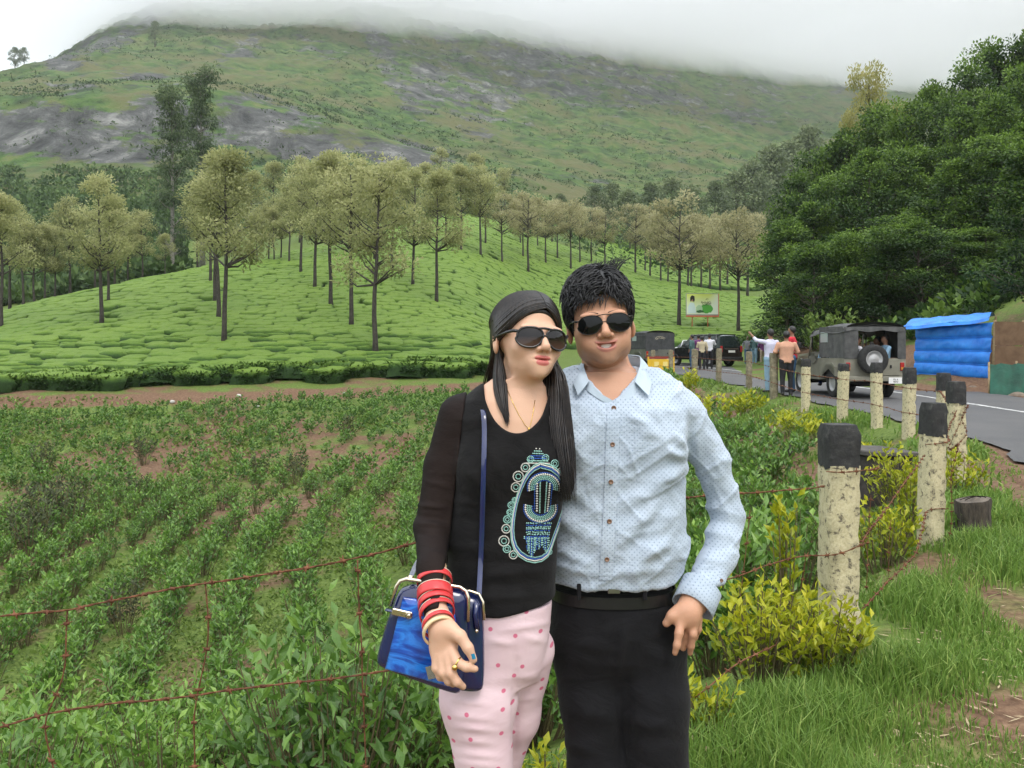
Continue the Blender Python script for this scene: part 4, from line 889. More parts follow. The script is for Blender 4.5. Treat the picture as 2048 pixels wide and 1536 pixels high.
for i, pl in enumerate([[(1500,1020,4.1),(1492,1130,4.1),(1478,1250,4.0),(1480,1330,3.9)], [(1612,1110,4.25),(1600,1180,4.25),(1585,1270,4.2)], [(1742,990,5.0),(1735,1080,5.0),(1732,1180,5.0)], [(1782,1040,5.4),(1775,1140,5.4),(1778,1160,5.4)]]):
    wire(wl(pl), ['thin rusty upright stay beside the man\'s elbow','rusty upright stay left of the nearest post','rusty upright stay just right of the nearest post','rusty upright stay midway between the two nearest posts'][i], seed=30+i, barb=.13, name='wire_stay', rad=.0024)
# stump, stone block, stones
t = NT('stump_wood'); v = t.coord('Object', (1,1,.25)); t.P(Base_Color=t.ramp(t.noise(v, 26, 6, .7), [(.3, (.02,.016,.013)), (.7, (.1,.08,.06))]), Roughness=.9); t.bump(t.noise(v, 40, 5), .9, .02); M_stump = t.m
M_cut = simple('cut_wood', (.06,.05,.04), (.16,.13,.1), 12, .85, .4)
def stump(u, Y, r_, h, label):
    x = (u-1024)/F*Y; root = empty('tree_stump', (x, Y, float(H(x, Y)))); n = 28; an = np.arange(n+1)*2*math.pi/n; R_ = []
    for z, k in ((-.1, 1.25), (0, 1.15), (.06, 1.02), (h*.5, .97), (h*.9, 1.0), (h, .96)):
        q = r_*k*(1+.05*np.sin(an*5+z*9)+.03*np.sin(an*11)); R_.append(np.stack([q*np.cos(an), q*np.sin(an), z+.02*np.cos(an)*(z > .1)], 1))
    mb = MB(); mb.grid(np.array(R_), flip=True); mb.build('bark', M_stump, root, smooth=True)
    mb = MB()
    for a, b in ((1.0, .72), (.7, .45), (.43, .15)):
        mb.grid(np.stack([R_[-1]*[a,a,1]+[0,0,-.004], R_[-1]*[b,b,1]+[0,0,.002]], 0), flip=True)
    mb.add(np.vstack([R_[-1][:-1]*[.16,.16,1], [[0,0,h]]]), None, [[j, (j+1) % n, n] for j in range(n)])
    mb.build('cut_top', M_cut, root, smooth=True); tag(root, label, 'tree stump')
stump(1946, 7.05, .135, .26, 'dark weathered tree stump right of the third fence post')
M_dstone = simple('dark_stone', (.018,.015,.013), (.06,.05,.043), 7, .85, .6, 22)
x = (1745-1024)/F*10.6; mb = MB(); mb.box((0,0,.28), (.31,.33,.36), bev=.03); ob = mb.build('block', M_dstone, None, loc=(x, 10.6, float(H(x, 10.6)))); ob.name = 'stone_block'
tag(ob, 'dark weathered stone block behind the nearest fence post', 'stone block'); ob.rotation_euler = (0, .04, .25)
mb = MB(); mb.box((0,0,.665), (.36,.38,.03), bev=.012); mb.build('cap_slab', simple('block_cap', (.04,.036,.032), (.11,.1,.09), 6, .85, .5), ob)
def rock(name, p, s_, seed, mat, label, cat='stone', group=None):
    g = np.random.default_rng(seed); n = 10; th = np.linspace(0, math.pi, 8); ph = np.linspace(0, 2*math.pi, n+1)
    T, Ph = np.meshgrid(th, ph, indexing='ij'); D = np.stack([np.sin(T)*np.cos(Ph), np.sin(T)*np.sin(Ph), np.cos(T)], -1)
    k = 1+.28*fbm(D[...,0]*1.4+seed, D[...,1]*1.4, D[...,2]*1.4, o=3); X = D*k[...,None]*np.asarray(s_); mb = MB(); mb.grid(X)
    return tag(mb.build(name, mat, smooth=False, loc=p), label, cat, group)
M_rock = simple('brown_stone', (.13,.1,.075), (.26,.21,.16), 5, .9, .4)
rock('dark_stone', hit(1577, 912, 6, 20)+[0,0,.06], (.11,.1,.16), 3, M_dstone, 'small dark upright stone on the embankment soil')
rock('roadside_stone', P(1945, 780, 24.6), (.16,.13,.14), 6, M_rock, 'brown stone holding down the blue tarpaulin')
rock('roadside_stone', P(1838, 765, 26.4), (.12,.1,.1), 7, M_rock, 'small stone at the left foot of the blue tarpaulin')
rock('roadside_stone', P(2040, 770, 23.2), (.22,.2,.3), 8, M_rock, 'pale upright stone at the right edge by the green netting')
rock('roadside_stone', P(2036, 793, 22.6), (.24,.2,.12), 9, M_rock, 'flat stone at the right edge below the upright one')
rock('roadside_stone', P(1970, 788, 24.0), (.12,.1,.07), 10, M_rock, 'low stone at the right foot of the blue tarpaulin')
for i, (u, v) in enumerate([(515,815),(540,812),(345,806),(690,790),(478,794)]):
    rock('white_stone', hit(u, v, 28, 40)+[0,0,.05], (.1,.08,.07), 20+i, simple('whitish_stone', (.4,.38,.34), (.55,.53,.5), 5, .9) if i == 0 else bpy.data.materials['whitish_stone'], 'small pale stone on the dirt bank below the tea hedge', 'stone', 'pale stones on the dirt bank')
# blue tarpaulin stall
t = NT('blue_tarpaulin'); v = t.coord('Object'); t.P(Base_Color=t.ramp(t.noise(v, 2.5, 5), [(.3, (.012,.15,.6)), (.7, (.03,.28,.85))]), Roughness=.42, Specular_IOR_Level=.5); t.bump(t.noise(t.coord('Object', (6,6,1.2), (.3,.2,.5)), 2.2, 5, .6, .8), .5, .05); M_tarp = t.m
M_pole = simple('bamboo_pole', (.2,.14,.07), (.34,.25,.13), 12, .7)
stall = empty('tarpaulin_stall', P(1905, 777, 26)*[1,1,1]); sl = np.array(stall.location)
bl_, br_ = P(1828, 769, 27.0), P(1978, 788, 25.0); tl, tr_ = P(1836, 655, 27.0), P(1988, 645, 25.0)
I, J = 46, 60; s_ = np.linspace(0, 1, J); f = np.linspace(0, 1, I)[:,None]
Sx = (bl_*(1-s_[None,:,None])+br_*s_[None,:,None])*(1-f[:,:,None])+(tl*(1-s_[None,:,None])+tr_*s_[None,:,None])*f[:,:,None]
band = np.abs(np.sin(f*math.pi*5.0))**.38                # the sheet bellies out between five ropes
out_ = .10*band+.05*fbm(s_[None]*5+f*3, f*3-s_[None]*3, o=4)+.05*np.abs(fbm(s_[None]*8-f*9, f*2, o=2))*f
nr = np.cross(br_-bl_, tl-bl_); nr /= np.linalg.norm(nr); nr = nr if nr[1] < 0 else -nr
Sx = Sx+nr*out_[:,:,None]; mb = MB(); mb.grid(Sx-sl); mb.grid((Sx-sl)-nr*.006, flip=True); mb.build('front_sheet', M_tarp, stall, smooth=True)
bk = np.array([1.1, 1.9, .25]); mb = MB()
rim0 = tl*(1-s_[:,None])+tr_*s_[:,None]+[0,0,.02]+nr*(.35+.1*np.sin(s_*7))[:,None]+np.stack([0*s_-.25*(1-s_)+.1*s_, 0*s_, .12*np.clip((s_-.55)*2.2, 0, 1)-.03*np.sin(s_*9)], 1)
G = np.array([rim0*(1-k)+(tl*(1-s_[:,None])+tr_*s_[:,None]+bk)*k+np.array([0,0,.16*math.sin(k*math.pi)]) for k in np.linspace(0, 1, 10)]); G[...,2] += .04*fbm(np.arange(10)[:,None]*.8, s_[None]*9, o=2)
mb.grid(G-sl, flip=False); fl = np.stack([rim0, rim0-[0,0,.10]+nr*.05], 0); mb.grid(fl-sl); mb.build('roof_sheet', M_tarp, stall, smooth=True)
mb = MB(); sd = np.array([[a*(1-k)+(a+bk*[1,1,0])*k+[0,.06*math.sin(k*9+j),0] for j, a in enumerate(bl_*(1-q)+tl*q for q in np.linspace(0,1,12))] for k in np.linspace(0,1,10)]); mb.grid(sd-sl); mb.build('side_sheet', M_tarp, stall, smooth=True)
for k in range(1, 5):
    mb = MB(); q = k/5; mb.tube([bl_*(1-q)+tl*q+nr*.05-sl, (bl_+br_)/2*(1-q)+(tl+tr_)/2*q+nr*.06-sl, br_*(1-q)+tr_*q+nr*.05-sl], .012, 5); mb.build('rope', M_tarp, stall, smooth=True)
for a, b in ((bl_, tl), (br_, tr_), (bl_+bk*[1,1,0], tl+bk), (br_+bk*[1,1,0], tr_+bk)):
    mb = MB(); mb.tube([a-sl-nr*.04-[0,0,.3], b-sl-nr*.04], .035, 7); mb.build('pole', M_pole, stall, smooth=True)
tag(stall, 'roadside stall wrapped in bright blue tarpaulin', 'stall')
t = NT('green_netting'); v = t.coord('Object'); t.P(Base_Color=t.ramp(t.noise(v, 3, 6), [(.3, (.006,.05,.03)), (.7, (.015,.11,.07))]), Roughness=.7); t.bump(t.noise(v, 9, 4), .5, .04); M_net = t.m
root = empty('green_netting', P(2010, 788, 22.6)); rl = np.array(root.location); X = np.array([[P(1980+k*11, 728+2*math.sin(k*2.1)+(788-728)*q+k*1.2*q, 22.9-.05*k+.3*(1-q)+.06*math.sin(k*1.7+q*3)) for k in range(10)] for q in np.linspace(0, 1, 8)])-rl
mb = MB(); mb.grid(X); mb.grid(X+[0,.012,0], flip=True); mb.build('sheet', M_net, root, smooth=True)
for k in (0, 5, 9): mb = MB(); mb.tube([X[-1,k]+[0,.05,-.3], X[0,k]+[0,.05,.05]], .03, 6); mb.build('stake', M_pole, root, smooth=True)
tag(root, 'dark green shade netting fixed beside the blue tarpaulin', 'netting')
M_ply = simple('brown_plywood', (.13,.075,.04), (.22,.135,.075), 4, .85, .3)
root = empty('plywood_screen', P(2030, 730, 24.4)); rl = np.array(root.location)
for k, (v0_, v1_) in enumerate(((643, 690), (692, 742))):
    a_, b_, c_, d_ = (P(1990, v1_, 24.7), P(2110, v1_+2, 23.4), P(2110, v0_+2, 23.4), P(1990, v0_, 24.7)); mb = MB()
    mb.add(np.array([a_, b_, c_, d_, a_+[.01,.03,0], b_+[.01,.03,0], c_+[.01,.03,0], d_+[.01,.03,0]])-rl, [[0,1,2,3],[7,6,5,4],[3,2,6,7],[1,0,4,5],[0,3,7,4],[2,1,5,6]]); mb.build('panel', M_ply, root)
for u_, Y_ in ((1992, 24.75), (2050, 24.1), (2106, 23.5)): mb = MB(); mb.tube([P(u_, 795, Y_)-rl+[0,.06,0], P(u_, 640, Y_)-rl+[0,.06,0]], .04, 7); mb.build('support_pole', M_pole, root, smooth=True)
tag(root, 'brown plywood screen behind the green netting at the right edge', 'screen')
# billboard
bb = hit(1405, 668, 60, 110); Yb = float(bb[1]); root = empty('billboard', bb, R(8)); W_, H_ = 68*Yb/F, 45*Yb/F; z0 = CZ-(632-HV)*Yb/F-bb[2]
M_orange = simple('orange_paint', (.5,.11,.05), (.6,.16,.08), 8, .6); mb = MB(); mb.box((0,.04,z0+H_/2), (W_/2,.04,H_/2)); mb.build('back_panel', simple('grey_sheet', (.3,.3,.3)), root)
t = NT('poster_print'); v = t.coord('Generated'); s_ = t.n('SeparateXYZ'); t.t.links.new(v, s_.inputs[0])
c = t.mix(t.ramp(s_.outputs[2], [(.3, 0.0), (1.0, 1.0)]), (.75,.82,.62), (.62,.68,.12)); c = t.mix(t.ramp(t.math('ADD', s_.outputs[0], t.math('MULTIPLY', s_.outputs[2], -.3)), [(.45, 0.0), (.8, 1.0)]), c, (.78,.82,.72)); t.P(Base_Color=c, Roughness=.5); M_poster = t.m
mb = MB(); mb.box((0,-.004,z0+H_/2+.05), (W_/2*.97,.006,H_/2*.9)); mb.build('poster', M_poster, root)
def flat(name, poly, dy, col, parent=root):
    mb = MB(); mb.prism([((a-.5)*W_, z0+b*H_) for a, b in poly], dy-.003, dy, 'y'); return mb.build(name, simple(name+'_ink', col), parent)
circ = lambda cx, cy_, rx, ry, n=18, w=0: [(cx+rx*math.cos(k*6.283/n)*(1+w*math.sin(k*3)), cy_+ry*math.sin(k*6.283/n)*(1+w*math.cos(k*4))) for k in range(n)]
flat('green_print', circ(.62, .32, .2, .2, 22, .12), -.013, (.1,.4,.06)); flat('pale_print', circ(.4,.32,.1,.17,20,.08), -.017, (.45,.62,.4))
flat('figure_dress', [(.05,.12),(.3,.12),(.27,.4),(.24,.58),(.13,.6),(.06,.42)], -.021, (.62,.74,.74)); flat('figure_face', circ(.18,.74,.055,.1,14), -.021, (.36,.2,.13)); flat('figure_hair', [(.12,.62),(.12,.82),(.17,.92),(.25,.88),(.26,.7),(.23,.6),(.22,.76),(.15,.8)], -.026, (.015,.012,.012))
flat('small_leaves', circ(.42,.2,.12,.06,12,.2), -.026, (.03,.12,.04))
mb = MB()
for st in ([(.46,.58),(.48,.66),(.5,.62),(.5,.54),(.53,.6),(.56,.63)], [(.57,.54),(.59,.64),(.62,.6),(.61,.52),(.65,.56),(.66,.66)], [(.67,.54),(.69,.64),(.73,.66),(.73,.57),(.7,.55),(.77,.58)], [(.6,.72),(.63,.77),(.68,.75)], [(.5,.5),(.6,.49),(.74,.51)]):
    q = np.array(st); mb.tube(np.stack([(q[:,0]-.5)*W_, np.full(len(q), -.016), z0+q[:,1]*H_], 1), .012*Yb/40, 5)
mb.build('script_lettering', simple('lettering_ink', (.06,.05,.03)), root, smooth=True)
mb = MB(); mb.box((0,-.012,z0-.02), (W_/2,.03,.07)); mb.build('bottom_rail', M_orange, root); mb = MB(); mb.box((W_/2*.985,-.014,z0+H_/2), (.03,.03,H_/2)); mb.build('side_rail', M_orange, root)
for k in (-.3, .18): mb = MB(); mb.tube([(k*W_,.14,-.4), (k*W_,.14,z0+H_*.9)], .045, 8); mb.build('support_post', M_orange, root, smooth=True)
tag(root, 'tilted billboard with a woman and green print standing in the tea', 'billboard')
# ------------------------------------------------------------------ bodies: smooth blended volumes turned into one skin
def sd_cone(p, a, b, ra, rb):
    a, b = np.asarray(a, float), np.asarray(b, float); ba = b-a; t_ = np.clip(((p-a)@ba)/(ba@ba+1e-12), 0, 1)
    return np.linalg.norm(p-a-t_[:,None]*ba, axis=1)-(ra+(rb-ra)*t_)
def sd_ell(p, c, r_, M=None):
    q = p-np.asarray(c, float)
    if M is not None: q = q@np.asarray(M)            # columns of M are the local axes
    r_ = np.asarray(r_, float); k0 = np.linalg.norm(q/r_, axis=1); k1 = np.linalg.norm(q/(r_*r_), axis=1)
    return k0*(k0-1)/(k1+1e-9)
def sd_stack(p, rows, n=2.0):
    """stacked ellipses: rows of (z, cx, cy, a, b), z rising"""
    rows = np.asarray(rows, float); z = np.clip(p[:,2], rows[0,0], rows[-1,0])
    cx, cy_, a, b = (np.interp(z, rows[:,0], rows[:,k]) for k in (1,2,3,4))
    q = (np.abs((p[:,0]-cx)/a)**n+np.abs((p[:,1]-cy_)/b)**n)**(1/n)
    d = (q-1)*np.minimum(a, b)*.92
    dz = np.maximum(rows[0,0]-p[:,2], p[:,2]-rows[-1,0])
    return np.where(dz > 0, np.hypot(np.maximum(d, 0), dz)+np.minimum(np.maximum(d, dz), 0)*0, np.maximum(d, dz))
def smin(a, b, k):
    if k <= 0: return np.minimum(a, b)
    h = np.clip(.5+.5*(b-a)/k, 0, 1); return b+(a-b)*h-k*h*(1-h)
def smax(a, b, k): return -smin(-a, -b, k)
def warp_fn(c, r0=.13, r1=.25, r2=.5):
    """finer cells round a face: radius r1 of the grid shows radius r0 of the place"""
    c = np.asarray(c, float); k = (r2-r0)/(r2-r1)
    def w_(q):
        d = q-c; r_ = np.linalg.norm(d, axis=1)+1e-9; g_ = np.where(r_ < r1, r_*r0/r1, np.where(r_ < r2, r0+(r_-r1)*k, r_)); return c+d*(g_/r_)[:,None]
    return w_
def skin(f, lo, hi, h, coarse=4, proj=2, warp=None):
    """mesh of f = 0 inside the box (dual grid); f takes (n,3)"""
    f_ = f
    if warp is not None: f = lambda q: f_(warp(q))
    lo, hi = np.asarray(lo, float), np.asarray(hi, float); n = np.maximum(((hi-lo)/(h*coarse)).astype(int)+2, 3)
    ax = [lo[k]+np.arange(n[k])*h*coarse for k in range(3)]
    Gc = np.stack(np.meshgrid(*ax, indexing='ij'), -1); Fcn = f(Gc.reshape(-1,3)).reshape(n)
    act = np.abs(Fcn) < h*coarse*(2.2 if warp is None else 3.0)
    for a in range(3):
        act = act | np.roll(act, 1, a) | np.roll(act, -1, a)
    N = (n-1)*coarse+1
    big = np.repeat(np.repeat(np.repeat(Fcn, coarse, 0), coarse, 1), coarse, 2)[:N[0],:N[1],:N[2]].astype(np.float32)
    am = np.repeat(np.repeat(np.repeat(act, coarse, 0), coarse, 1), coarse, 2)[:N[0],:N[1],:N[2]]
    idx = np.argwhere(am); val = np.empty(len(idx), np.float32)
    for s_ in range(0, len(idx), 300000):
        val[s_:s_+300000] = f(lo+idx[s_:s_+300000]*h)
    D = np.where(big > 0, 1.0, -1.0).astype(np.float32); D[am] = val
    S = D < 0
    cs = S[:-1,:-1,:-1].astype(np.int8)
    tot = np.zeros_like(cs)
    for dx in (0,1):
        for dy in (0,1):
            for dz in (0,1): tot += S[dx:N[0]-1+dx, dy:N[1]-1+dy, dz:N[2]-1+dz]
    cells = np.argwhere((tot > 0) & (tot < 8)); cid = -np.ones(tot.shape, np.int32); cid[tuple(cells.T)] = np.arange(len(cells))
    acc = np.zeros((len(cells), 3)); cnt = np.zeros(len(cells))
    for a in range(3):
        o = [k for k in range(3) if k != a]
        for i in (0,1):
            for j in (0,1):
                p0 = cells.copy(); p0[:,o[0]] += i; p0[:,o[1]] += j; p1 = p0.copy(); p1[:,a] += 1
                v0, v1 = D[tuple(p0.T)], D[tuple(p1.T)]; m = (v0 < 0) != (v1 < 0); t_ = np.where(m, v0/(v0-v1+1e-12), 0)
                q = p0.astype(float); q[:,a] += t_; acc[m] += q[m]; cnt[m] += 1
    V = lo+acc/np.maximum(cnt, 1)[:,None]*h; Q = []
    for a in range(3):
        b, c = [(1,2),(2,0),(0,1)][a]
        sl0 = [slice(None)]*3; sl1 = [slice(None)]*3; sl0[a] = slice(0, -1); sl1[a] = slice(1, None)
        ch = S[tuple(sl0)] != S[tuple(sl1)]; e = np.argwhere(ch); e = e[(e[:,b] > 0) & (e[:,c] > 0) & (e[:,b] < N[b]-1) & (e[:,c] < N[c]-1)]
        ins = S[tuple(e.T)]; q = []
        for db, dc in ((0,0),(1,0),(1,1),(0,1)):
            k = e.copy(); k[:,b] -= db; k[:,c] -= dc; q.append(cid[tuple(k.T)])
        q = np.stack(q, 1); q = np.where(ins[:,None], q, q[:, ::-1]); Q.append(q[(q >= 0).all(1)])
    Q = np.vstack(Q)
    if warp is not None: V = warp(V); f = f_
    for _ in range(proj):
        e = h*.3; f0 = f(V); g_ = np.stack([f(V+np.eye(3)[k]*e)-f0 for k in range(3)], 1)/e
        st = f0[:,None]*g_/(np.sum(g_*g_, 1)[:,None]+1e-3); st *= np.minimum(1, h/(np.linalg.norm(st, axis=1)[:,None]+1e-9)); V = V-st
    return V, Q
def vnormals(V, Q):
    fn = np.cross(V[Q[:,2]]-V[Q[:,0]], V[Q[:,3]]-V[Q[:,1]]); N = np.zeros_like(V)
    for k in range(4): np.add.at(N, Q[:,k], fn)
    return N/(np.linalg.norm(N, axis=1)[:,None]+1e-12)
# ------------------------------------------------------------------ vehicles
M_rubber = simple('tyre_rubber', (.012,.012,.012), (.03,.03,.03), 20, .85, .3); M_steel = simple('wheel_steel', (.35,.35,.35), (.5,.5,.5), 6, .45, metal=.5)
M_glass = NT('dark_glass').P(Base_Color=(.02,.03,.03), Roughness=.06, Specular_IOR_Level=.8).m
M_pane = NT('clear_plastic_pane').P(Base_Color=(.3,.36,.36), Roughness=.3).m
M_red = simple('tail_lamp_red', (.35,.02,.02), None, rough=.25); M_plate = simple('number_plate', (.7,.7,.68), (.8,.8,.78), 30, .5); M_ink = simple('plate_ink', (.02,.02,.02))
M_dark = simple('dark_interior', (.012,.012,.013), (.03,.03,.03), 6, .9); M_chrome = simple('chrome', (.55,.55,.55), None, rough=.2, metal=.9)
def wheel(parent, x, y, r_=.37, w_=.19, name='wheel'):
    root = bpy.data.objects.new(name, None); link(root, parent); root.location = (x, y, r_)
    My = np.array([[0,0,1],[0,1,0],[-1,0,0]], float)           # lathe axis to x
    mb = MB(); mb.lathe([(r_*.58,-w_*.45),(r_*.7,-w_*.5),(r_*.93,-w_*.47),(r_,-w_*.3),(r_,w_*.3),(r_*.93,w_*.47),(r_*.7,w_*.5),(r_*.58,w_*.45)], 28, M=My); mb.build('tyre', M_rubber, root, smooth=True)
    mb = MB(); sg = -1 if x < 0 else 1
    mb.lathe([(r_*.6,-w_*.4),(r_*.6,w_*.4),(r_*.52,w_*.42),(r_*.48,w_*.2),(r_*.3,w_*.26),(r_*.16,w_*.34),(.001,w_*.36)], 24, M=My*np.array([[sg],[1],[1]])); mb.build('rim', M_steel, root, smooth=True)
    return root
def text_obj(txt, size, parent, loc, rot, mat, name='lettering'):
    c = bpy.data.curves.new(name, 'FONT'); c.body = txt; c.size = size; c.extrude = .002; c.align_x = 'CENTER'; c.align_y = 'CENTER'
    o = bpy.data.objects.new(name, c); COL.objects.link(o); bpy.context.view_layer.update(); me = bpy.data.meshes.new_from_object(o.evaluated_get(bpy.context.evaluated_depsgraph_get())); bpy.data.objects.remove(o)
    return mobj(name, me, mat, parent, loc, rot)
def jeep(loc, rz, paint, canvas, label, group, open_back=True, plate=M_plate):
    root = empty('open_jeep', loc, rz); w2 = .76
    # y forward, rear bumper at y = 0
    mb = MB(); mb.prism([(0,.52),(0,1.0),(1.62,1.0),(1.70,.86),(2.25,.84),(2.35,1.06),(3.55,1.0),(3.6,.7),(3.2,.6),(2.6,.52)], -w2, w2, 'x'); mb.build('body', paint, root)
    mb = MB(); mb.prism([(2.3,1.05),(2.36,1.16),(3.45,1.08),(3.56,1.0),(3.56,.72),(2.3,.72)], -.58, .58, 'x'); mb.build('bonnet', paint, root)
    for s_ in (-1, 1):
        mb = MB(); mb.prism([(2.35,.6),(2.5,.88),(2.75,.98),(3.45,.98),(3.62,.85),(3.62,.8),(3.42,.92),(2.8,.92),(2.56,.83),(2.42,.6)], s_*.56, s_*(w2+.06), 'x'); mb.build('front_wing', paint, root)
        mb = MB(); mb.prism([(.35,.55),(.42,.78),(.62,.9),(1.02,.9),(1.22,.78),(1.3,.55),(1.24,.55),(1.16,.75),(1.0,.84),(.64,.84),(.48,.75),(.42,.55)], s_*(w2-.02), s_*(w2+.06), 'x'); mb.build('rear_arch', paint, root)
        mb = MB(); mb.prism([(.42,.5),(.48,.75),(.64,.84),(1.0,.84),(1.16,.75),(1.24,.5)], s_*(w2-.005), s_*(w2+.006), 'x'); mb.build('wheel_well', M_dark, root)
        mb = MB(); mb.box((s_*(w2+.02), 1.75, .47), (.1, .5, .02)); mb.build('side_step', paint, root)
        for y in (.83, 3.02): wheel(root, s_*.64, y)
        mb = MB(); mb.box((s_*.67,-.012,.80), (.05,.018,.10), bev=.012); lamp = mb.build('tail_lamp', M_red, root)
        mb = MB(); mb.box((s_*.67,-.033,.755), (.04,.005,.03)); mb.build('reverse_lens', simple('lamp_amber', (.5,.2,.03), rough=.3) if 'lamp_amber' not in bpy.data.materials else bpy.data.materials['lamp_amber'], lamp)
        mb = MB(); mb.tube([(s_*.72,2.36,1.05),(s_*.70,2.18,1.62)], .025, 6); mb.build('windscreen_post', paint, root, smooth=True)
        mb = MB(); mb.tube([(s_*.74,2.3,1.25),(s_*.95,2.34,1.3)], .01, 5); mb.box((s_*1.0,2.34,1.34), (.06,.015,.08), bev=.01); mb.build('side_mirror', M_dark, root)
        mb = MB(); mb.lathe([(.001,.03),(.09,.03),(.1,-.02)], 16, c=(s_*.42,3.6,.88), M=rotx(-math.pi/2)); mb.build('headlamp', M_chrome, root, smooth=True)
        # canvas side
        pts = [(.02,1.0),(.02,1.72),(.1,1.78),(1.55,1.80),(1.55,1.02)]
        mb = MB(); mb.prism(pts, s_*(w2-.02), s_*(w2+.005), 'x'); cs = mb.build('canvas_side', canvas, root)
        mb = MB(); mb.box((s_*(w2+.01), 1.22, 1.53), (.006, .23, .13), bev=.004); mb.build('side_pane', M_pane, cs)
        mb = MB(); mb.box((s_*.36, 1.95, 1.0), (.22, .08, .3), bev=.05); mb.box((s_*.36, 2.1, .75), (.22, .24, .08), bev=.04); mb.build('front_seat', M_dark, root)
        mb = MB(); mb.box((s_*.52, .75, .78), (.18, .62, .06), bev=.03); mb.build('bench', M_dark, root)
    mb = MB(); mb.box((0,2.15,1.66), (.70,.02,.03)); mb.box((0,2.36,1.1), (.72,.02,.04)); mb.build('windscreen_frame', paint, root)
    mb = MB(); mb.prism([(-.68,1.12),(.68,1.12),(.68,1.62),(-.68,1.62)], 0, .008, 'y', M=rotx(-.3), c=(0,2.0,-.0)); 
    # canvas roof, sagging between hoops
    ys_ = np.linspace(-.02, 2.2, 24); xs_ = np.linspace(-1, 1, 17); X, Y = np.meshgrid(xs_, ys_, indexing='ij')
    Z = 1.76+.13*(1-np.abs(X)**3.2)-.03*np.abs(np.sin(Y*math.pi/1.05))-.16*sstep(1.5, 2.25, Y)*(1-.3*np.abs(X))+.012*fbm(X*3, Y*4, o=2)
    Z = np.where(np.abs(X) > .99, Z-.10, Z)
    top = np.stack([X*(w2+.02), Y, Z], -1); mb = MB(); mb.grid(top); mb.grid(top-[0,0,.012], flip=True); mb.grid(np.stack([top[0], top[0]-[0,0,.012]],0)); mb.grid(np.stack([top[-1], top[-1]-[0,0,.012]],0), flip=True)
    rf = mb.build('canvas_roof', canvas, root, smooth=True)
    for y in (.03, 1.05, 2.1):
        mb = MB(); mb.tube([(-.73,y,1.0 if y < 2 else 1.2),(-.73,y,1.68),(-.6,y,1.77),(0,y,1.82-.1*(y > 2)),(.6,y,1.77-.05*(y > 2)),(.73,y,1.68),(.73,y,1.0 if y < 2 else 1.2)], .018, 6); mb.build('roof_hoop', M_dark, root, smooth=True)
    if open_back:
        for s_ in (-1, 1):
            a = (.56 if s_ > 0 else .42); mb = MB(); mb.box((s_*(a+w2)/2, .0, 1.38), ((w2-a)/2, .012, .39)); mb.build('rear_flap', canvas, root)
        mb = MB(); q = np.linspace(-.74, .74, 24); G = np.stack([np.stack([q, np.full(24,-.012), 1.78-.02*np.abs(q)], 1), np.stack([q, -.03+.012*np.sin(q*11), 1.665+.02*np.sin(q*9)], 1)], 0); mb.grid(G, flip=True); mb.grid(G+[0,.01,0]); mb.build('rear_valance', canvas, root, smooth=True)
    else:
        mb = MB(); mb.box((0,.0,1.35), (w2,.012,.43)); rp = mb.build('rear_curtain', canvas, root)
        mb = MB(); mb.box((.0,-.016,1.52), (.34,.005,.12), bev=.004); pn = mb.build('rear_window', simple('plastic_window', (.05,.055,.06), (.1,.1,.1), 5, .25), rp)
        mb = MB()
        for st in ([(-.26,.0),(-.16,.07),(0,.085),(.15,.05),(.27,.0)], [(-.2,-.03),(-.05,.02),(.1,-.02)], [(-.26,0),(-.22,-.05),(-.12,-.04)], [(.05,.05),(.14,-.02),(.22,-.03)]): q = np.array(st); mb.tube(np.stack([q[:,0], np.full(len(q),-.024), 1.52+q[:,1]], 1), .007, 5)
        mb.build('window_sticker', simple('sticker_cream', (.5,.42,.25), (.6,.55,.4), 8), pn, smooth=True)
        mb = MB(); mb.box((0,-.025,.62), (w2,.03,.04)); mb.build('red_rail', simple('red_bumper', (.2,.02,.015), (.28,.04,.03), 8, .5), root)
    mb = MB(); mb.box((.25,-.012,.78), (.36,.008,.2), bev=.01); tg = mb.build('tailgate', paint, root)
    mb = MB(); mb.box((.38,-.028,.80), (.02,.012,.035)); mb.build('latch', M_dark, tg)
    mb = MB(); mb.box((0,-.07,.5), (w2,.05,.06), bev=.015); mb.build('rear_bumper', paint, root)
    mb = MB(); mb.box((.45,-.125,.46), (.17,.006,.075), bev=.005); pl = mb.build('number_plate', plate, root)
    text_obj('KL 6', .06, pl, (.45,-.133,.49), (R(90),0,0), M_ink); text_obj('9072', .06, pl, (.45,-.133,.43), (R(90),0,0), M_ink)
    mb = MB(); mb.tube([(0,.83,.36),(0,3.02,.36)], .05, 8); mb.box((0,.83,.36), (.6,.06,.06)); mb.box((0,3.02,.36), (.6,.06,.06)); mb.box((0,1.8,.44), (.55,1.7,.06)); mb.build('chassis', M_dark, root)
    # spare wheel on the back
    if open_back:
        sp_ = wheel(root, 0, 0, .36, .2, 'spare_wheel'); sp_.location = (-.12, -.15, .98); sp_.rotation_euler = (0, 0, -math.pi/2)
    tag(root, label, 'jeep', group); return root
t = NT('grey_green_paint'); v = t.coord('Object'); t.P(Base_Color=t.ramp(t.noise(v, 3, 6), [(.3, (.16,.155,.12)), (.7, (.25,.24,.19))]), Roughness=.45); M_jeep = t.m
t = NT('grey_canvas'); v = t.coord('Object'); t.P(Base_Color=t.ramp(t.noise(v, 6, 6), [(.3, (.05,.052,.052)), (.7, (.1,.1,.098))]), Roughness=.9); t.bump(t.noise(v, 7, 4), .4, .03); M_canvas = t.m
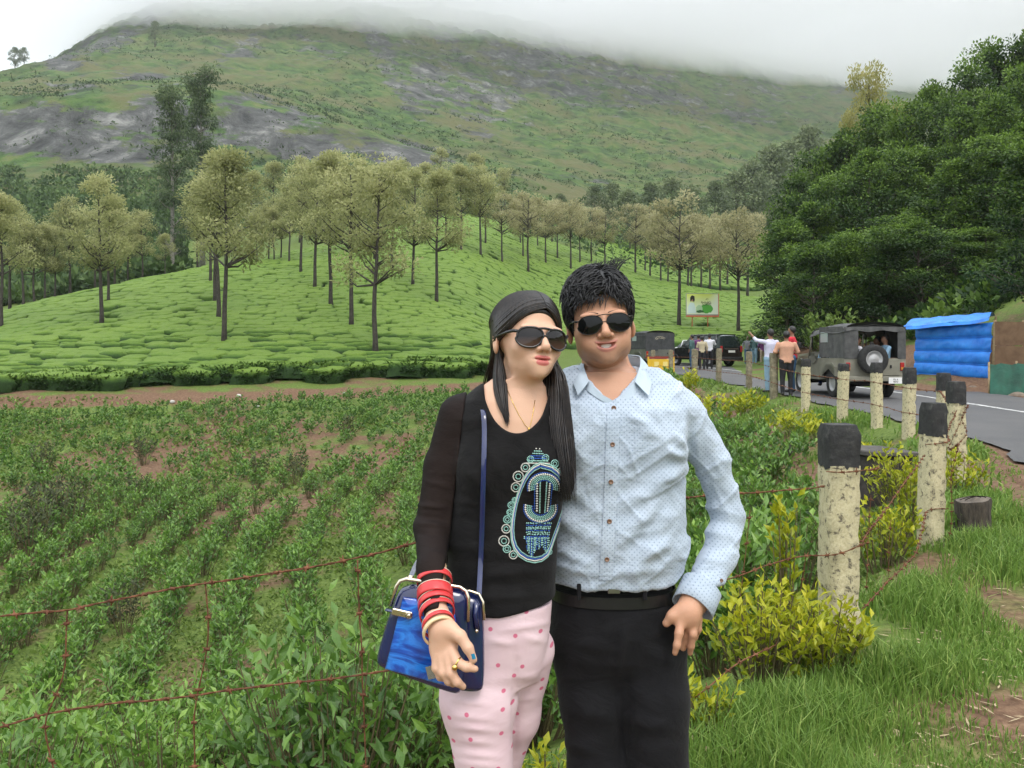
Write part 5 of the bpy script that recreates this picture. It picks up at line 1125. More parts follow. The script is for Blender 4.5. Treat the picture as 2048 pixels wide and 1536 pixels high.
t = NT('charcoal_canvas'); v = t.coord('Object'); t.P(Base_Color=t.ramp(t.noise(v, 5, 6), [(.3, (.025,.027,.03)), (.7, (.06,.062,.065))]), Roughness=.85); M_canvas2 = t.m
JY = 21.0; JX = (1750-1024)/F*JY
JEEP = jeep((JX, JY, float(z_road(JY))+.035), R(2), M_jeep, M_canvas, 'grey green open jeep with spare wheel and passengers, seen from behind', None)
M_jeep2 = simple('dull_green_paint', (.08,.085,.07), (.13,.13,.11), 3, .5)
jeep((( 1320-1024)/F*41, 41, float(z_road(41))+.035), R(17), M_jeep2, M_canvas2, 'dark canvas jeep with closed back and stickered window, parked by the man', None, False)
jeep(((1262-1024)/F*47, 47, float(z_road(47))+.035), R(17), M_jeep2, M_canvas2, 'dark jeep mostly hidden behind the man and the parked jeep', None, False)
def car(name, loc, rz, paint, prof, glass_prof, w2, label, cat, wheels=(.8, 3.4), r_=.33, suv=False):
    root = empty(name, loc, rz)
    def shell(pr, wl, wu, zmid, nm, mat, inset=0):
        pr = np.array(pr); n = len(pr); rows = []
        for k in np.linspace(-1, 1, 9):
            wd = np.where(pr[:,1] > zmid, wl+(wu-wl)*np.clip((pr[:,1]-zmid)/(pr[:,1].max()-zmid), 0, 1), wl)
            bulge = (1-abs(k)**4)*.06*np.sign(pr[:,0]-pr[:,0].mean())
            rows.append(np.stack([wd*k, pr[:,0]+bulge, pr[:,1]-.03*abs(k)**6], 1))
        X = np.array(rows); X = np.concatenate([X, X[:, :1]], 1); mb = MB(); mb.grid(X, flip=True)
        for s_ in (0, -1): c = X[s_, :-1]; mb.add(np.vstack([c, c.mean(0)]), None, [[j, (j+1) % n, n] if s_ == -1 else [(j+1) % n, j, n] for j in range(n)])
        return mb.build(nm, mat, root, smooth=False)
    body = shell(prof, w2, w2*.98, .6, 'body', paint); cab = shell(glass_prof, w2*.97, w2*.78, glass_prof[0][1], 'cabin', M_glass)
    gp = np.array(glass_prof); zt = gp[:,1].max(); tops = gp[gp[:,1] > zt-.06]; y0, y1 = tops[:,0].min(), tops[:,0].max()
    mb = MB(); mb.box((0,(y0+y1)/2,zt+.012), (w2*.77,(y1-y0)/2+.05,.03), bev=.02); mb.build('roof', paint, root)
    for s_ in (-1, 1):
        for y in wheels: wheel(root, s_*(w2-.1), y, r_, .2)
        rear = prof[0][0]
        mb = MB(); mb.box((s_*(w2-.1), rear-.03, (.95 if suv else .78)), (.07,.04,.17 if suv else .08), bev=.02); mb.build('tail_lamp', M_red, root)
        for y in np.linspace(y0+.1, y1-.05, 3): 
            mb = MB(); mb.tube([(s_*w2*.95, y+(.12 if y > (y0+y1)/2 else -.05), glass_prof[0][1]), (s_*w2*.79, y, zt)], .035, 6); mb.build('window_pillar', paint, root, smooth=True)
        mb = MB(); mb.box((s_*(w2+.06), y1+.35, glass_prof[0][1]+.08), (.07,.05,.06), bev=.02); mb.build('side_mirror', paint, root)
    mb = MB(); mb.box((0,prof[0][0]-.07,.42), (w2*.96,.07,.11), bev=.03); mb.build('bumper', M_dark if suv else paint, root)
    mb = MB(); mb.box((0,prof[0][0]-.055,.82 if suv else .68), (.26,.008,.06)); pl = mb.build('number_plate', M_plate, root)
    mb = MB(); mb.box((0,prof[0][0]-.045,.96 if suv else .82), (w2*.6,.015,.03), bev=.01); mb.build('chrome_strip', M_chrome, root)
    tag(root, label, cat); return root
M_blackp = NT('black_car_paint').P(Base_Color=(.008,.009,.01), Roughness=.2, Coat_Weight=.6).m; M_whitep = NT('white_car_paint').P(Base_Color=(.72,.73,.73), Roughness=.25, Coat_Weight=.5).m
SY = 46.5
car('black_car', ((1462-1024)/F*SY, SY, float(z_road(SY))+.035), R(33), M_blackp, [(0,.4),(0,1.02),(.05,1.06),(3.1,1.06),(4.2,.95),(4.35,.8),(4.35,.4)], [(.03,1.06),(.14,1.66),(.3,1.72),(2.3,1.72),(3.05,1.06)], .86,
    'black high car seen from behind among the parked vehicles', 'car', (.85,3.4), .36, True)
WY = 50
car('white_car', ((1424-1024)/F*WY, WY, float(z_road(WY))+.035), R(20), M_whitep, [(0,.4),(0,.82),(.08,.9),(.7,.92),(3.0,.9),(4.0,.78),(4.15,.6),(4.15,.35)], [(.62,.9),(1.15,1.36),(1.4,1.42),(2.2,1.40),(3.0,.9)], .8, 'white car half hidden between the jeep and black car', 'car', (.75,3.2), .3)
M_yel = simple('barrier_yellow', (.6,.36,.02), (.72,.46,.03), 6, .5)
x = (1322-1024)/F*36.5; root = empty('road_barrier', (x, 36.5, float(z_road(36.5))+.0), R(6)); W_ = .55
mb = MB(); mb.box((0,0,.42), (W_,.02,.24), bev=.015); pb = mb.build('board', M_yel, root)
for k in (-.2, .18): mb = MB(); mb.box((k,-.026,.45), (.1,.006,.1)); mb.build('panel_mark', simple('pale_yellow', (.75,.6,.2)) if 'pale_yellow' not in bpy.data.materials else bpy.data.materials['pale_yellow'], pb)
mb = MB(); mb.box((0,0,.72), (W_+.02,.025,.045)); mb.build('top_rail', bpy.data.materials['red_bumper'], root)
for s_ in (-1, 1): mb = MB(); mb.box((s_*W_,0,.36), (.03,.03,.4)); mb.box((s_*W_,0,.03), (.03,.25,.03)); mb.build('leg', M_yel, root)
tag(root, 'yellow road barrier with red top rail beside the parked jeep', 'road barrier')

# ------------------------------------------------------------------ people along the road
M_skin_b = simple('brown_skin', (.22,.11,.065), (.3,.16,.1), 6, .55); M_hair_b = simple('black_hair', (.008,.007,.007), (.02,.018,.017), 30, .5); M_shoe = simple('dark_shoe', (.02,.017,.015), None, rough=.5)
def cloth(name, c, c2=None): return simple(name, c, c2 or tuple(min(1, k*1.25) for k in c), 7, .85, .35, 12)
def bg_person(loc, rz, shirt, pants, label, ht=1.7, wd=1.0, armL=None, armR=None, sit=False, long_hair=False, skirt=False, sleeve=.55, h=.021):
    """faces +y; arms are (elbow, wrist) points"""
    armL = armL or ((-.26,-.02,1.14), (-.25,.06,.90)); armR = armR or ((.26,-.02,1.14), (.25,.06,.90))
    pr = []   # (sdf, blend, tag) tags: 0 skin 1 shirt 2 trousers 3 hair 4 shoes
    st = [(.88,0,0,.16*wd,.115*wd),(1.0,0,.005,.155*wd,.115*wd),(1.15,0,.01,.165*wd,.12*wd),(1.3,0,.0,.185*wd,.115*wd),(1.38,0,0,.17*wd,.09),(1.43,0,0,.10,.07)]
    pr.append((lambda p: sd_stack(p, st), .0, 1))
    hip = .92
    for s_ in (-1, 1):
        hp = (s_*.085,0,.9)
        if sit: kn = (s_*.12,.44,.86); an = (s_*.12,.5,.45)
        else: kn = (s_*.10,.015,.49); an = (s_*.105,-.01,.09)
        pr.append((lambda p, a=hp, b=kn: sd_cone(p, a, b, .1*wd, .07), .04, 2)); pr.append((lambda p, a=kn, b=an: sd_cone(p, a, b, .068, .052), .02, 2))
        pr.append((lambda p, a=an: sd_cone(p, (a[0],a[1]-.02,a[2]-.04), (a[0]*1.1,a[1]+.15,a[2]-.05), .045, .035), .015, 4))
        el, wr = (armL if s_ < 0 else armR); sh = (s_*.19*wd,0,1.36); mid = tuple(np.array(el)*(1-sleeve*0)+0*np.array(el))
        pr.append((lambda p, a=sh, b=el: sd_cone(p, a, b, .062, .05), .035, 1))
        cut = tuple(np.array(el)+(np.array(wr)-np.array(el))*sleeve)
        pr.append((lambda p, a=el, b=cut: sd_cone(p, a, b, .05, .045), .02, 1)); pr.append((lambda p, a=cut, b=wr: sd_cone(p, a, b, .036, .028), .01, 0))
        hd = tuple(np.array(wr)+(np.array(wr)-np.array(el))/np.linalg.norm(np.array(wr)-np.array(el))*.07)
        pr.append((lambda p, a=wr, b=hd: sd_cone(p, a, b, .032, .024), .01, 0))
    if skirt: pr.append((lambda p: sd_stack(p, [(.3,0,0,.2,.17),(.9,0,0,.17,.13)]), .03, 2))
    pr.append((lambda p: sd_cone(p, (0,-.005,1.4), (0,.0,1.5), .055, .052), .03, 0)); pr.append((lambda p: sd_ell(p, (0,.015,1.585), (.074,.09,.112)), .02, 0))
    pr.append((lambda p: sd_ell(p, (0,.105,1.57), (.014,.02,.022)), .015, 0))
    pr.append((lambda p: np.maximum(sd_ell(p, (0,-.008,1.612), (.088,.1,.105)), (p[:,1]-.045)-(p[:,2]-1.63)*.9), .01, 3))
    if long_hair: pr.append((lambda p: sd_stack(p, [(1.2,0,-.1,.09,.035),(1.55,0,-.06,.085,.06)]), .02, 3))
    def f(p):
        d = pr[0][0](p)
        for fn, k, _ in pr[1:]: d = smin(d, fn(p), k)
        return d
    V, Q = skin(f, (-.75,-.4,-.05), (.75,.75,2.0), h, 4, 1)
    D = np.stack([fn(V) for fn, _, _ in pr]); tg = np.array([q[2] for q in pr])[np.argmin(D, 0)]
    D0 = D; fm = tg[Q[:,0]]
    V = V*ht/1.7; V = V+.006*vnormals(V, Q)*fbm(V[:,0]*9, V[:,1]*9, V[:,2]*9, o=2)[:,None]
    me = npmesh('person', V, Q, True, None, fm)
    o = mobj('person', me, [M_skin_b, shirt, pants, M_hair_b, M_shoe], None, loc, (0,0,rz)); return tag(o, label, 'person')
def on_road(u, Y): return ((u-1024)/F*Y, Y, float(z_road(Y))+.036)
c_white = cloth('white_shirt', (.6,.6,.64)); c_lav = cloth('lavender_shirt', (.5,.5,.62)); c_peach = cloth('peach_shirt', (.5,.27,.18)); c_red = cloth('red_shirt', (.45,.015,.03))
c_jean = cloth('blue_jeans', (.05,.12,.22)); c_lj = cloth('light_jeans', (.2,.32,.42)); c_blk = cloth('black_trousers', (.012,.012,.016)); c_pur = cloth('purple_shirt', (.12,.03,.12)); c_cream = cloth('cream_jacket', (.42,.36,.24))
c_teal = cloth('teal_shirt', (.06,.12,.12)); c_beige = cloth('beige_trousers', (.34,.27,.2)); c_sky = cloth('sky_blue_shirt', (.2,.33,.45)); c_navy = cloth('navy_cloth', (.015,.03,.1)); c_grey = cloth('grey_shirt', (.16,.17,.18))
bg_person(on_road(1541, 23.4), R(20), c_lav, c_lj, 'person in pale shirt and light jeans pointing with a raised arm', 1.72, 1.05, armL=((-.36,.12,1.40),(-.42,.3,1.58)), armR=((.27,.05,1.16),(.12,.25,1.2)), sleeve=.35)
bg_person(on_road(1573, 22.3), R(-6), c_peach, c_blk, 'person in peach shirt and black trousers with hands in front', 1.66, 1.12, armL=((-.3,.0,1.16),(-.1,.24,1.1)), armR=((.3,.0,1.16),(.1,.24,1.1)), sleeve=.2)
bg_person(on_road(1584, 23.6), R(62), c_red, c_jean, 'person in red shirt and blue jeans looking left', 1.8, 1.1, armL=((-.26,.02,1.15),(-.12,.26,1.12)), sleeve=.8)
bg_person(on_road(1397, 44), R(10), c_pur, c_beige, 'person in purple checked shirt beside the parked jeep', 1.72)
bg_person(on_road(1404, 41.5), R(-5), c_cream, c_blk, 'person in cream jacket and black trousers near the white car', 1.62, armL=((-.24,.05,1.14),(-.08,.2,1.12)))
bg_person(on_road(1419, 42.5), R(-15), c_white, c_blk, 'person in white shirt and dark trousers in front of the white car', 1.74, armR=((.26,.1,1.2),(.1,.26,1.32)))
bg_person(on_road(1384, 42.5), R(60), c_teal, c_jean, 'person in dark clothes at the open side of the parked jeep', 1.7)
bg_person(on_road(1495, 49), R(170), c_grey, c_jean, 'person in grey shirt behind the black car', 1.68, armL=((-.27,.05,1.15),(-.1,.25,1.15)))
bg_person(on_road(1509, 47.5), R(-60), c_teal, c_lj, 'person in dark jacket and light jeans right of the black car', 1.74)
bg_person(on_road(1519, 48.5), R(30), c_white, c_blk, 'person with white top left of the purple one in the far group', 1.66)
bg_person(on_road(1526, 46.8), R(5), c_pur, c_beige, 'person in purple top and beige trousers left of the pointing person', 1.6, armL=((-.25,.08,1.14),(-.08,.22,1.1)))
bg_person(on_road(1503, 50), R(120), c_sky, c_jean, 'person in blue top deep in the far group', 1.64)
def in_jeep(x, y, z, rz, *a, **k):
    q = rotz(R(2))@np.array([x, y, z]); return bg_person((JX+q[0], JY+q[1], float(z_road(JY))+.035+q[2]), rz+R(2), *a, sit=True, **k)
in_jeep(-.30, .34, -.04, R(-90), c_white, c_blk, 'passenger in white shirt at the left of the jeep\'s open back', armL=((-.22,.12,1.12),(-.1,.38,1.0)), armR=((.22,.1,1.12),(.1,.38,1.0)), ht=1.6)
in_jeep(.42, .34, -.04, R(90), c_sky, c_navy, 'passenger in sky blue shirt at the right of the jeep\'s open back', armL=((-.22,.12,1.12),(-.1,.38,1.0)), armR=((.22,.1,1.12),(.1,.38,1.0)), ht=1.62, sleeve=.9)
in_jeep(.46, .85, -.06, R(90), c_navy, c_blk, 'passenger in dark blue deeper inside the jeep', ht=1.6)
in_jeep(-.36, 1.95, -.1, R(-10), c_sky, c_navy, 'driver in blue at the open side of the jeep', ht=1.55)
# ------------------------------------------------------------------ the couple
def face_sdf(q, smile=0.0, fem=False):
    """head in its own frame: face towards -y, origin between the eyes' height and the ears"""
    d = sd_ell(q, (0,.016,.036), (.077,.096,.084))
    d = smin(d, sd_ell(q, (0,-.026,-.028), ((.061 if fem else .069),.064,.074)), .025)
    d = smin(d, sd_ell(q, (0,-.03,-.064), ((.046 if fem else .061),.05,.034)), .02)
    d = smin(d, sd_ell(q, (0,-.079,-.087), ((.016 if fem else .020),.015,.0145)), .022)
    for s_ in (-1, 1):
        d = smin(d, sd_ell(q, (s_*.037,-.060,-.027+.004*smile), (.025,.022,.02)), .025)
        d = smin(d, sd_ell(q, (s_*.03,-.081,.020), (.026,.013,.009)), .018)
        d = smax(d, -sd_ell(q, (s_*.031,-.101,.001), (.019,.017,.012)), .014)
        e = sd_ell(q, (s_*(.079),.016,-.008), (.008,.019,.031), rotx(R(-12))@rotz(R(s_*22)))
        e = smax(e, -sd_ell(q, (s_*.09,.010,-.004), (.008,.010,.018)), .006)
        d = smin(d, e, .006)
        if smile: d = smin(d, sd_ell(q, (s_*.038,-.068,-.05), (.018,.018,.02)), .02)
    d = smin(d, sd_ell(q, (0,-.078,-.06), (.03,.018,.022)), .02)
    # nose: bridge, ball, wings, nostrils
    n = sd_cone(q, (0,-.086,.012), (0,-.110,-.026), .0065, .0095)
    n = smin(n, sd_ell(q, (0,-.1085,-.0285), (.0105,.0105,.009)), .006)
    for s_ in (-1, 1): n = smin(n, sd_ell(q, (s_*.0125,-.0965,-.0325), (.0078,.0105,.0072)), .006)
    d = smin(d, n, .007)
    for s_ in (-1, 1): d = smax(d, -sd_ell(q, (s_*.0062,-.1035,-.0405), (.0038,.006,.0045)), .002)
    zm = -.0575; wl_ = (.0205 if fem else .0275)
    lu = q.copy(); lu[:,2] -= smile*.007*(np.abs(q[:,0])/.025)**2
    up = smin(sd_ell(lu, (.0065,-.091,zm+.0048), (wl_*.72,.0095,.0052)), sd_ell(lu, (-.0065,-.091,zm+.0048), (wl_*.72,.0095,.0052)), .003)
    d = smin(d, up, .004); d = smin(d, sd_ell(lu, (0,-.0905,zm-.0072), (wl_*.8,.0105,.0066)), .0045)
    cut = sd_ell(lu, (0,-.1,zm), (wl_*(.84 if smile else .98),.02,(.0062 if smile else .0012)))
    d = smax(d, -cut, .0015 if smile else .004)
    return d
class Head:
    def __init__(s, c, M, k=1.0): s.c = np.asarray(c, float); s.M = M; s.k = k
    def loc(s, p): return (p-s.c)@s.M/s.k
    def wld(s, q): return np.asarray(q, float)@s.M.T*s.k+s.c
HM = Head((.2225, 2.165, 1.562), roty(R(-6))@rotx(R(-3)), 1.0)
HW = Head((.036, 2.035, 1.521), roty(R(6))@rotz(R(23))@rotx(R(-9)), .94)
def near_only(fn, c, r_):
    """evaluate a detailed shape only close to it"""
    c = np.asarray(c, float)
    def g_(p):
        dd = np.linalg.norm(p-c, axis=1); d = dd-r_*.55; m = dd < r_
        if m.any(): d[m] = fn(p[m])
        return d
    return g_
def chain(pts):         # list of (u,v,Y,r) -> cones in space
    return [(P(*a[:3]), P(*b[:3]), a[3], b[3]) for a, b in zip(pts[:-1], pts[1:])]
def sd_chain(p, pts, k=.012):
    d = None
    for a, b, ra, rb in chain(pts):
        e = sd_cone(p, a, b, ra, rb); d = e if d is None else smin(d, e, k)
    return d
def rows_px(rows, Y, yc):
    """silhouette rows (v, uL, uR, half depth[, centre depth]) -> stack rows"""
    o = [(CZ-(v-HV)*Y/F, ((l+r_)/2-1024)*Y/F, (c[0] if c else yc), (r_-l)/2*Y/F, b) for v, l, r_, b, *c in rows]
    return sorted(o)
# ---- materials
def skinmat(name, base, deep, lip, wl_, smile, beard=None):
    t = NT(name); v = t.coord('Object'); n = t.noise(v, 60, 4); n2 = t.noise(v, 12, 3)
    c = t.mix(t.math('MULTIPLY', n2, .5), base, deep); c = t.mix(t.math('MULTIPLY', t.attr('flush'), .5), c, deep)
    if beard: c = t.mix(t.math('MULTIPLY', t.attr('beard'), t.math('MULTIPLY_ADD', n, .5, .12)), c, beard)
    # lips, in the head's own frame
    x, y, z = t.attr('hx'), t.attr('hy'), t.attr('hz'); xa = t.math('ABSOLUTE', x)
    z = t.math('SUBTRACT', z, t.math('MULTIPLY', t.math('MULTIPLY', x, x), smile*.007/.000625))
    def ell(cx, cz, rx, rz, xx):
        a = t.math('DIVIDE', t.math('SUBTRACT', xx, cx), rx); b = t.math('DIVIDE', t.math('SUBTRACT', z, cz), rz); return t.math('SQRT', t.math('ADD', t.math('MULTIPLY', a, a), t.math('MULTIPLY', b, b)))
    m = t.math('MINIMUM', ell(.0062, -.0535, wl_*.74, .0062, xa), ell(0, -.0645, wl_*.86, .0082, x))
    m = t.math('MULTIPLY', t.math('MULTIPLY_ADD', t.math('SUBTRACT', 1.0, m), 7.0, .5, clamp=True), t.math('LESS_THAN', y, -.06))
    c = t.mix(t.math('MULTIPLY', m, .85), c, lip)
    t.P(Base_Color=c, Roughness=.5, Specular_IOR_Level=.35, Subsurface_Weight=.1, Subsurface_Radius=(.010,.004,.0025), Subsurface_Scale=.5); t.bump(t.math('ADD', n, t.math('MULTIPLY', t.noise(v, 420, 3), .8)), .3, .0022); return t.m
M_skinm = skinmat('man_skin', (.58,.325,.21), (.47,.215,.125), (.5,.2,.165), .0285, 1.0, (.2,.125,.095))
M_skinw = skinmat('woman_skin', (.68,.43,.3), (.6,.32,.21), (.55,.12,.12), .0200, 0.0)
t = NT('glossy_dark_hair'); v = t.coord('Object', (1,1,.12)); t.P(Base_Color=t.ramp(t.noise(v, 160, 3), [(.35, (.006,.005,.005)), (.7, (.028,.02,.016))]), Roughness=.38, Specular_IOR_Level=.45); M_hair = t.m
t = NT('black_hair_matte'); v = t.coord('Object'); t.P(Base_Color=t.ramp(t.noise(v, 200, 3), [(.35, (.006,.006,.007)), (.7, (.022,.021,.022))]), Roughness=.45, Specular_IOR_Level=.4); M_hairm = t.m
M_teeth = simple('teeth', (.72,.68,.6), None, rough=.3)
t = NT('dotted_shirt_cloth'); c = t.n('TexCoord'); s_ = t.n('SeparateXYZ'); t.t.links.new(c.outputs['Object'], s_.inputs[0])
k = 1/.0118; a = t.math('MULTIPLY', s_.outputs[0], k); b = t.math('MULTIPLY', s_.outputs[2], k)
fa = t.math('SUBTRACT', t.math('FRACT', t.math('ADD', t.math('ADD', a, b), 40.0)), .5); fb = t.math('SUBTRACT', t.math('FRACT', t.math('ADD', t.math('SUBTRACT', a, b), 200.0)), .5)
dd = t.math('SQRT', t.math('ADD', t.math('MULTIPLY', fa, fa), t.math('MULTIPLY', fb, fb)))
dot = t.math('MULTIPLY_ADD', t.math('SUBTRACT', .2, dd), 9.0, .5, clamp=True)
v = t.coord('Object'); base = t.ramp(t.noise(v, 9, 5), [(.3, (.43,.505,.6)), (.7, (.51,.585,.68))])
t.P(Base_Color=t.mix(t.math('MULTIPLY', dot, .62), base, (.17,.24,.34)), Roughness=.85, Specular_IOR_Level=.2, Sheen_Weight=.15)
nb = t.noise(t.coord('Object', (1,1,1.5), (.2,.5,.7)), 17, 5, .6, 1.0); t.bump(t.math('ADD', nb, t.math('MULTIPLY', t.noise(v, 700, 2), .12)), .42, .012); M_shirt = t.m
t = NT('plain_shirt_cloth'); v = t.coord('Object'); t.P(Base_Color=t.ramp(t.noise(v, 9, 5), [(.3, (.44,.53,.61)), (.7, (.52,.6,.69))]), Roughness=.85, Specular_IOR_Level=.2); t.bump(t.noise(v, 60, 4), .3, .006); M_shirtp = t.m
def blackcloth(name, c, bump=.3, sc_=22, tr=None):
    t = NT(name); v = t.coord('Object'); n = t.noise(t.coord('Object', (1,1,1.5)), sc_, 5, .6, .6); t.P(Base_Color=t.ramp(n, [(.3, c), (.75, tuple(q*2.2 for q in c))]), Roughness=.88, Specular_IOR_Level=.2, Sheen_Weight=.05)
    t.bump(n, bump, .012); return t.m
M_top = blackcloth('black_knit', (.0055,.0052,.0055)); M_denim = blackcloth('black_denim', (.0055,.0055,.0065), .5, 14)
t = NT('sheer_black_sleeve'); v = t.coord('Object'); lw = t.n('LayerWeight'); lw.inputs[0].default_value = .35
t.P(Base_Color=t.mix(lw.outputs['Facing'], (.016,.0095,.008), (.005,.0045,.005)), Roughness=.8, Specular_IOR_Level=.2); t.bump(t.noise(t.coord('Object', (1,1,2.0)), 16, 4), .3, .012); M_sheer = t.m
t = NT('pink_dotted_trousers'); c = t.n('TexCoord'); mp = t.n('Mapping'); t.t.links.new(c.outputs['Object'], mp.inputs[0]); mp.inputs['Rotation'].default_value = (R(90),0,0)
vo = t.n('TexVoronoi', voronoi_dimensions='2D'); vo.inputs['Scale'].default_value = 17; vo.inputs['Randomness'].default_value = .75; t.t.links.new(mp.outputs[0], vo.inputs['Vector'])
dot = t.math('MULTIPLY_ADD', t.math('SUBTRACT', .085, vo.outputs['Distance']), 40.0, .5, clamp=True); v = t.coord('Object')
t.P(Base_Color=t.mix(dot, t.ramp(t.noise(v, 7, 4), [(.3, (.72,.52,.57)), (.7, (.8,.62,.66))]), (.66,.17,.27)), Roughness=.8, Specular_IOR_Level=.25); t.bump(t.noise(t.coord('Object', (.8,1,1.6)), 9, 4, .55, .5), .22, .015); M_pink = t.m
M_shoe = bpy.data.materials.get('dark_shoe') or simple('dark_shoe', (.02,.017,.015), None, rough=.5)
# ---- bodies
def neckman(p): return smin(sd_cone(p, HM.wld((0,.025,-.05)), P(1222,775,2.2), .056, .064), sd_cone(p, P(1222,760,2.185), P(1224,805,2.15), .036, .05), .03)
MAN_ROWS = rows_px([(1200,1106,1345,.112),(1172,1103,1349,.122),(1155,1100,1350,.130),(1100,1094,1372,.138),(1020,1094,1360,.136),(940,1083,1360,.132),(870,1072,1370,.125),(815,1062,1384,.112),(780,1072,1372,.095),(758,1095,1348,.082),(738,1130,1315,.068)], 2.18, 2.18)
L_ARM = [(1360,828,2.19,.063),(1425,925,2.21,.0435),(1456,1030,2.22,.0395),(1437,1115,2.17,.0415),(1394,1200,2.10,.0405)]
R_ARM = [(1080,830,2.2,.068),(1010,930,2.36,.055),(960,1030,2.40,.05),(905,1090,2.32,.045)]
def man_torso(p):
    d = sd_stack(p, MAN_ROWS, 2.3); d = smin(d, sd_ell(p, P(1292,880,2.09), (.085,.05,.09)), .05); d = smin(d, sd_ell(p, P(1160,880,2.09), (.085,.05,.09)), .05); return d
def man_hand(p):
    d = sd_chain(p, [(1388,1203,2.09,0.0340),(1376,1222,2.07,0.0310)])
    d = smin(d, sd_ell(p, P(1369,1233,2.055), (.036,.018,0.0300), roty(R(20))), .015)
    d = smin(d, sd_chain(p, [(1362,1240,2.05,0.0112),(1358,1266,2.035,0.0099),(1354,1290,2.03,0.0084),(1350,1306,2.035,0.0067)], .006), .008)
    d = smin(d, sd_chain(p, [(1374,1246,2.06,0.0112),(1372,1270,2.07,0.0096),(1366,1296,2.08,0.0079)], .006), .006)
    d = smin(d, sd_chain(p, [(1388,1244,2.06,0.0108),(1386,1268,2.05,0.0093),(1382,1292,2.06,0.0079),(1380,1306,2.07,0.0065)], .006), .007)
    d = smin(d, sd_chain(p, [(1397,1238,2.07,0.0099),(1396,1258,2.075,0.0084),(1390,1276,2.085,0.0069)], .006), .007)
    d = smin(d, sd_chain(p, [(1362,1222,2.06,0.0120),(1343,1232,2.05,0.0108),(1333,1246,2.055,0.0099)], .008), .01)
    return d
man_face = near_only(lambda p: face_sdf(HM.loc(p), 1.0)*HM.k, HM.c, .2); man_hand = near_only(man_hand, P(1372,1255,2.06), .16)
def man_skin(p):
    d = man_face(p); d = smin(d, neckman(p), .006)
    d = smin(d, smax(man_torso(p)+.008, CZ-(1140-HV)*2.18/F-p[:,2], .01), .03)
    d = np.minimum(d, sd_chain(p, [(x, y, Y, r_-.012) for x, y, Y, r_ in L_ARM])); d = smin(d, man_hand(p), .012)
    return d
def attach(V, head, smile, fem):
    q = head.loc(V); inh = sd_ell(q, (0,-.02,0), (.12,.13,.14)) < .03
    
    x, z, y = q[:,0], q[:,2], q[:,1]
    beard = np.where(inh, np.clip(1.2-np.abs(z+.085)/.045, 0, 1)*(y < .0)+np.exp(-((z+.044)/.006)**2)*(np.abs(x) < .027)*(y < -.06)*.5, 0); beard = np.clip(beard, 0, 1)
    flush = np.where(inh, np.exp(-((np.abs(x)-.04)/.016)**2-((z+.03)/.018)**2)*(y < -.03)+np.exp(-(x/.012)**2-((z+.032)/.012)**2)*(y < -.07)*.7, 0)
    return {'hx': np.where(inh, x, 9), 'hy': np.where(inh, y, 9), 'hz': np.where(inh, z, 9), 'beard': beard, 'flush': flush}
man = empty('person', (.29, 2.16, 0)); tag(man, 'dark haired man in sunglasses, pale blue dotted shirt and black trousers', 'person'); mo = np.array(man.location)
V, Q = skin(man_skin, (-.2,1.9,.72), (.62,2.5,1.78), .0046, 4, 2, warp_fn(HM.wld((0,-.05,-.03))))
mobj('body', npmesh('body', V-mo, Q, True, attach(V, HM, 1.0, False)), M_skinm, man)
BV_MANSKIN = BVHTree.FromPolygons(V.tolist(), Q.tolist())
def part_skin(f, lo, hi, h, name, mat, parent, org, disp=None, proj=2, smooth=True, attrs=None):
    V, Q = skin(f, lo, hi, h, 4, proj)
    if disp is not None: V = V+vnormals(V, Q)*disp(V)[:,None]
    o = mobj(name, npmesh(name, V-org, Q, smooth, attrs(V) if attrs else None), mat, parent); return o, V, Q
def pix(V): return 1024+V[:,0]/V[:,1]*F, HV-(V[:,2]-CZ)/V[:,1]*F
def folds(V, segs):
    """cloth folds: (u0,v0,u1,v1,width px,height m)"""
    u, v = pix(V); d = np.zeros(len(V))
    for u0, v0, u1, v1, w_, a in segs:
        dx, dy = u1-u0, v1-v0; t_ = ((u-u0)*dx+(v-v0)*dy)/(dx*dx+dy*dy); e = np.hypot(u-u0-np.clip(t_,0,1)*dx, v-v0-np.clip(t_,0,1)*dy)
        d += a*np.exp(-(e/w_)**2)*np.clip(1.15-np.abs(np.clip(t_,0,1)-.5)*1.7, 0, 1)
    return d
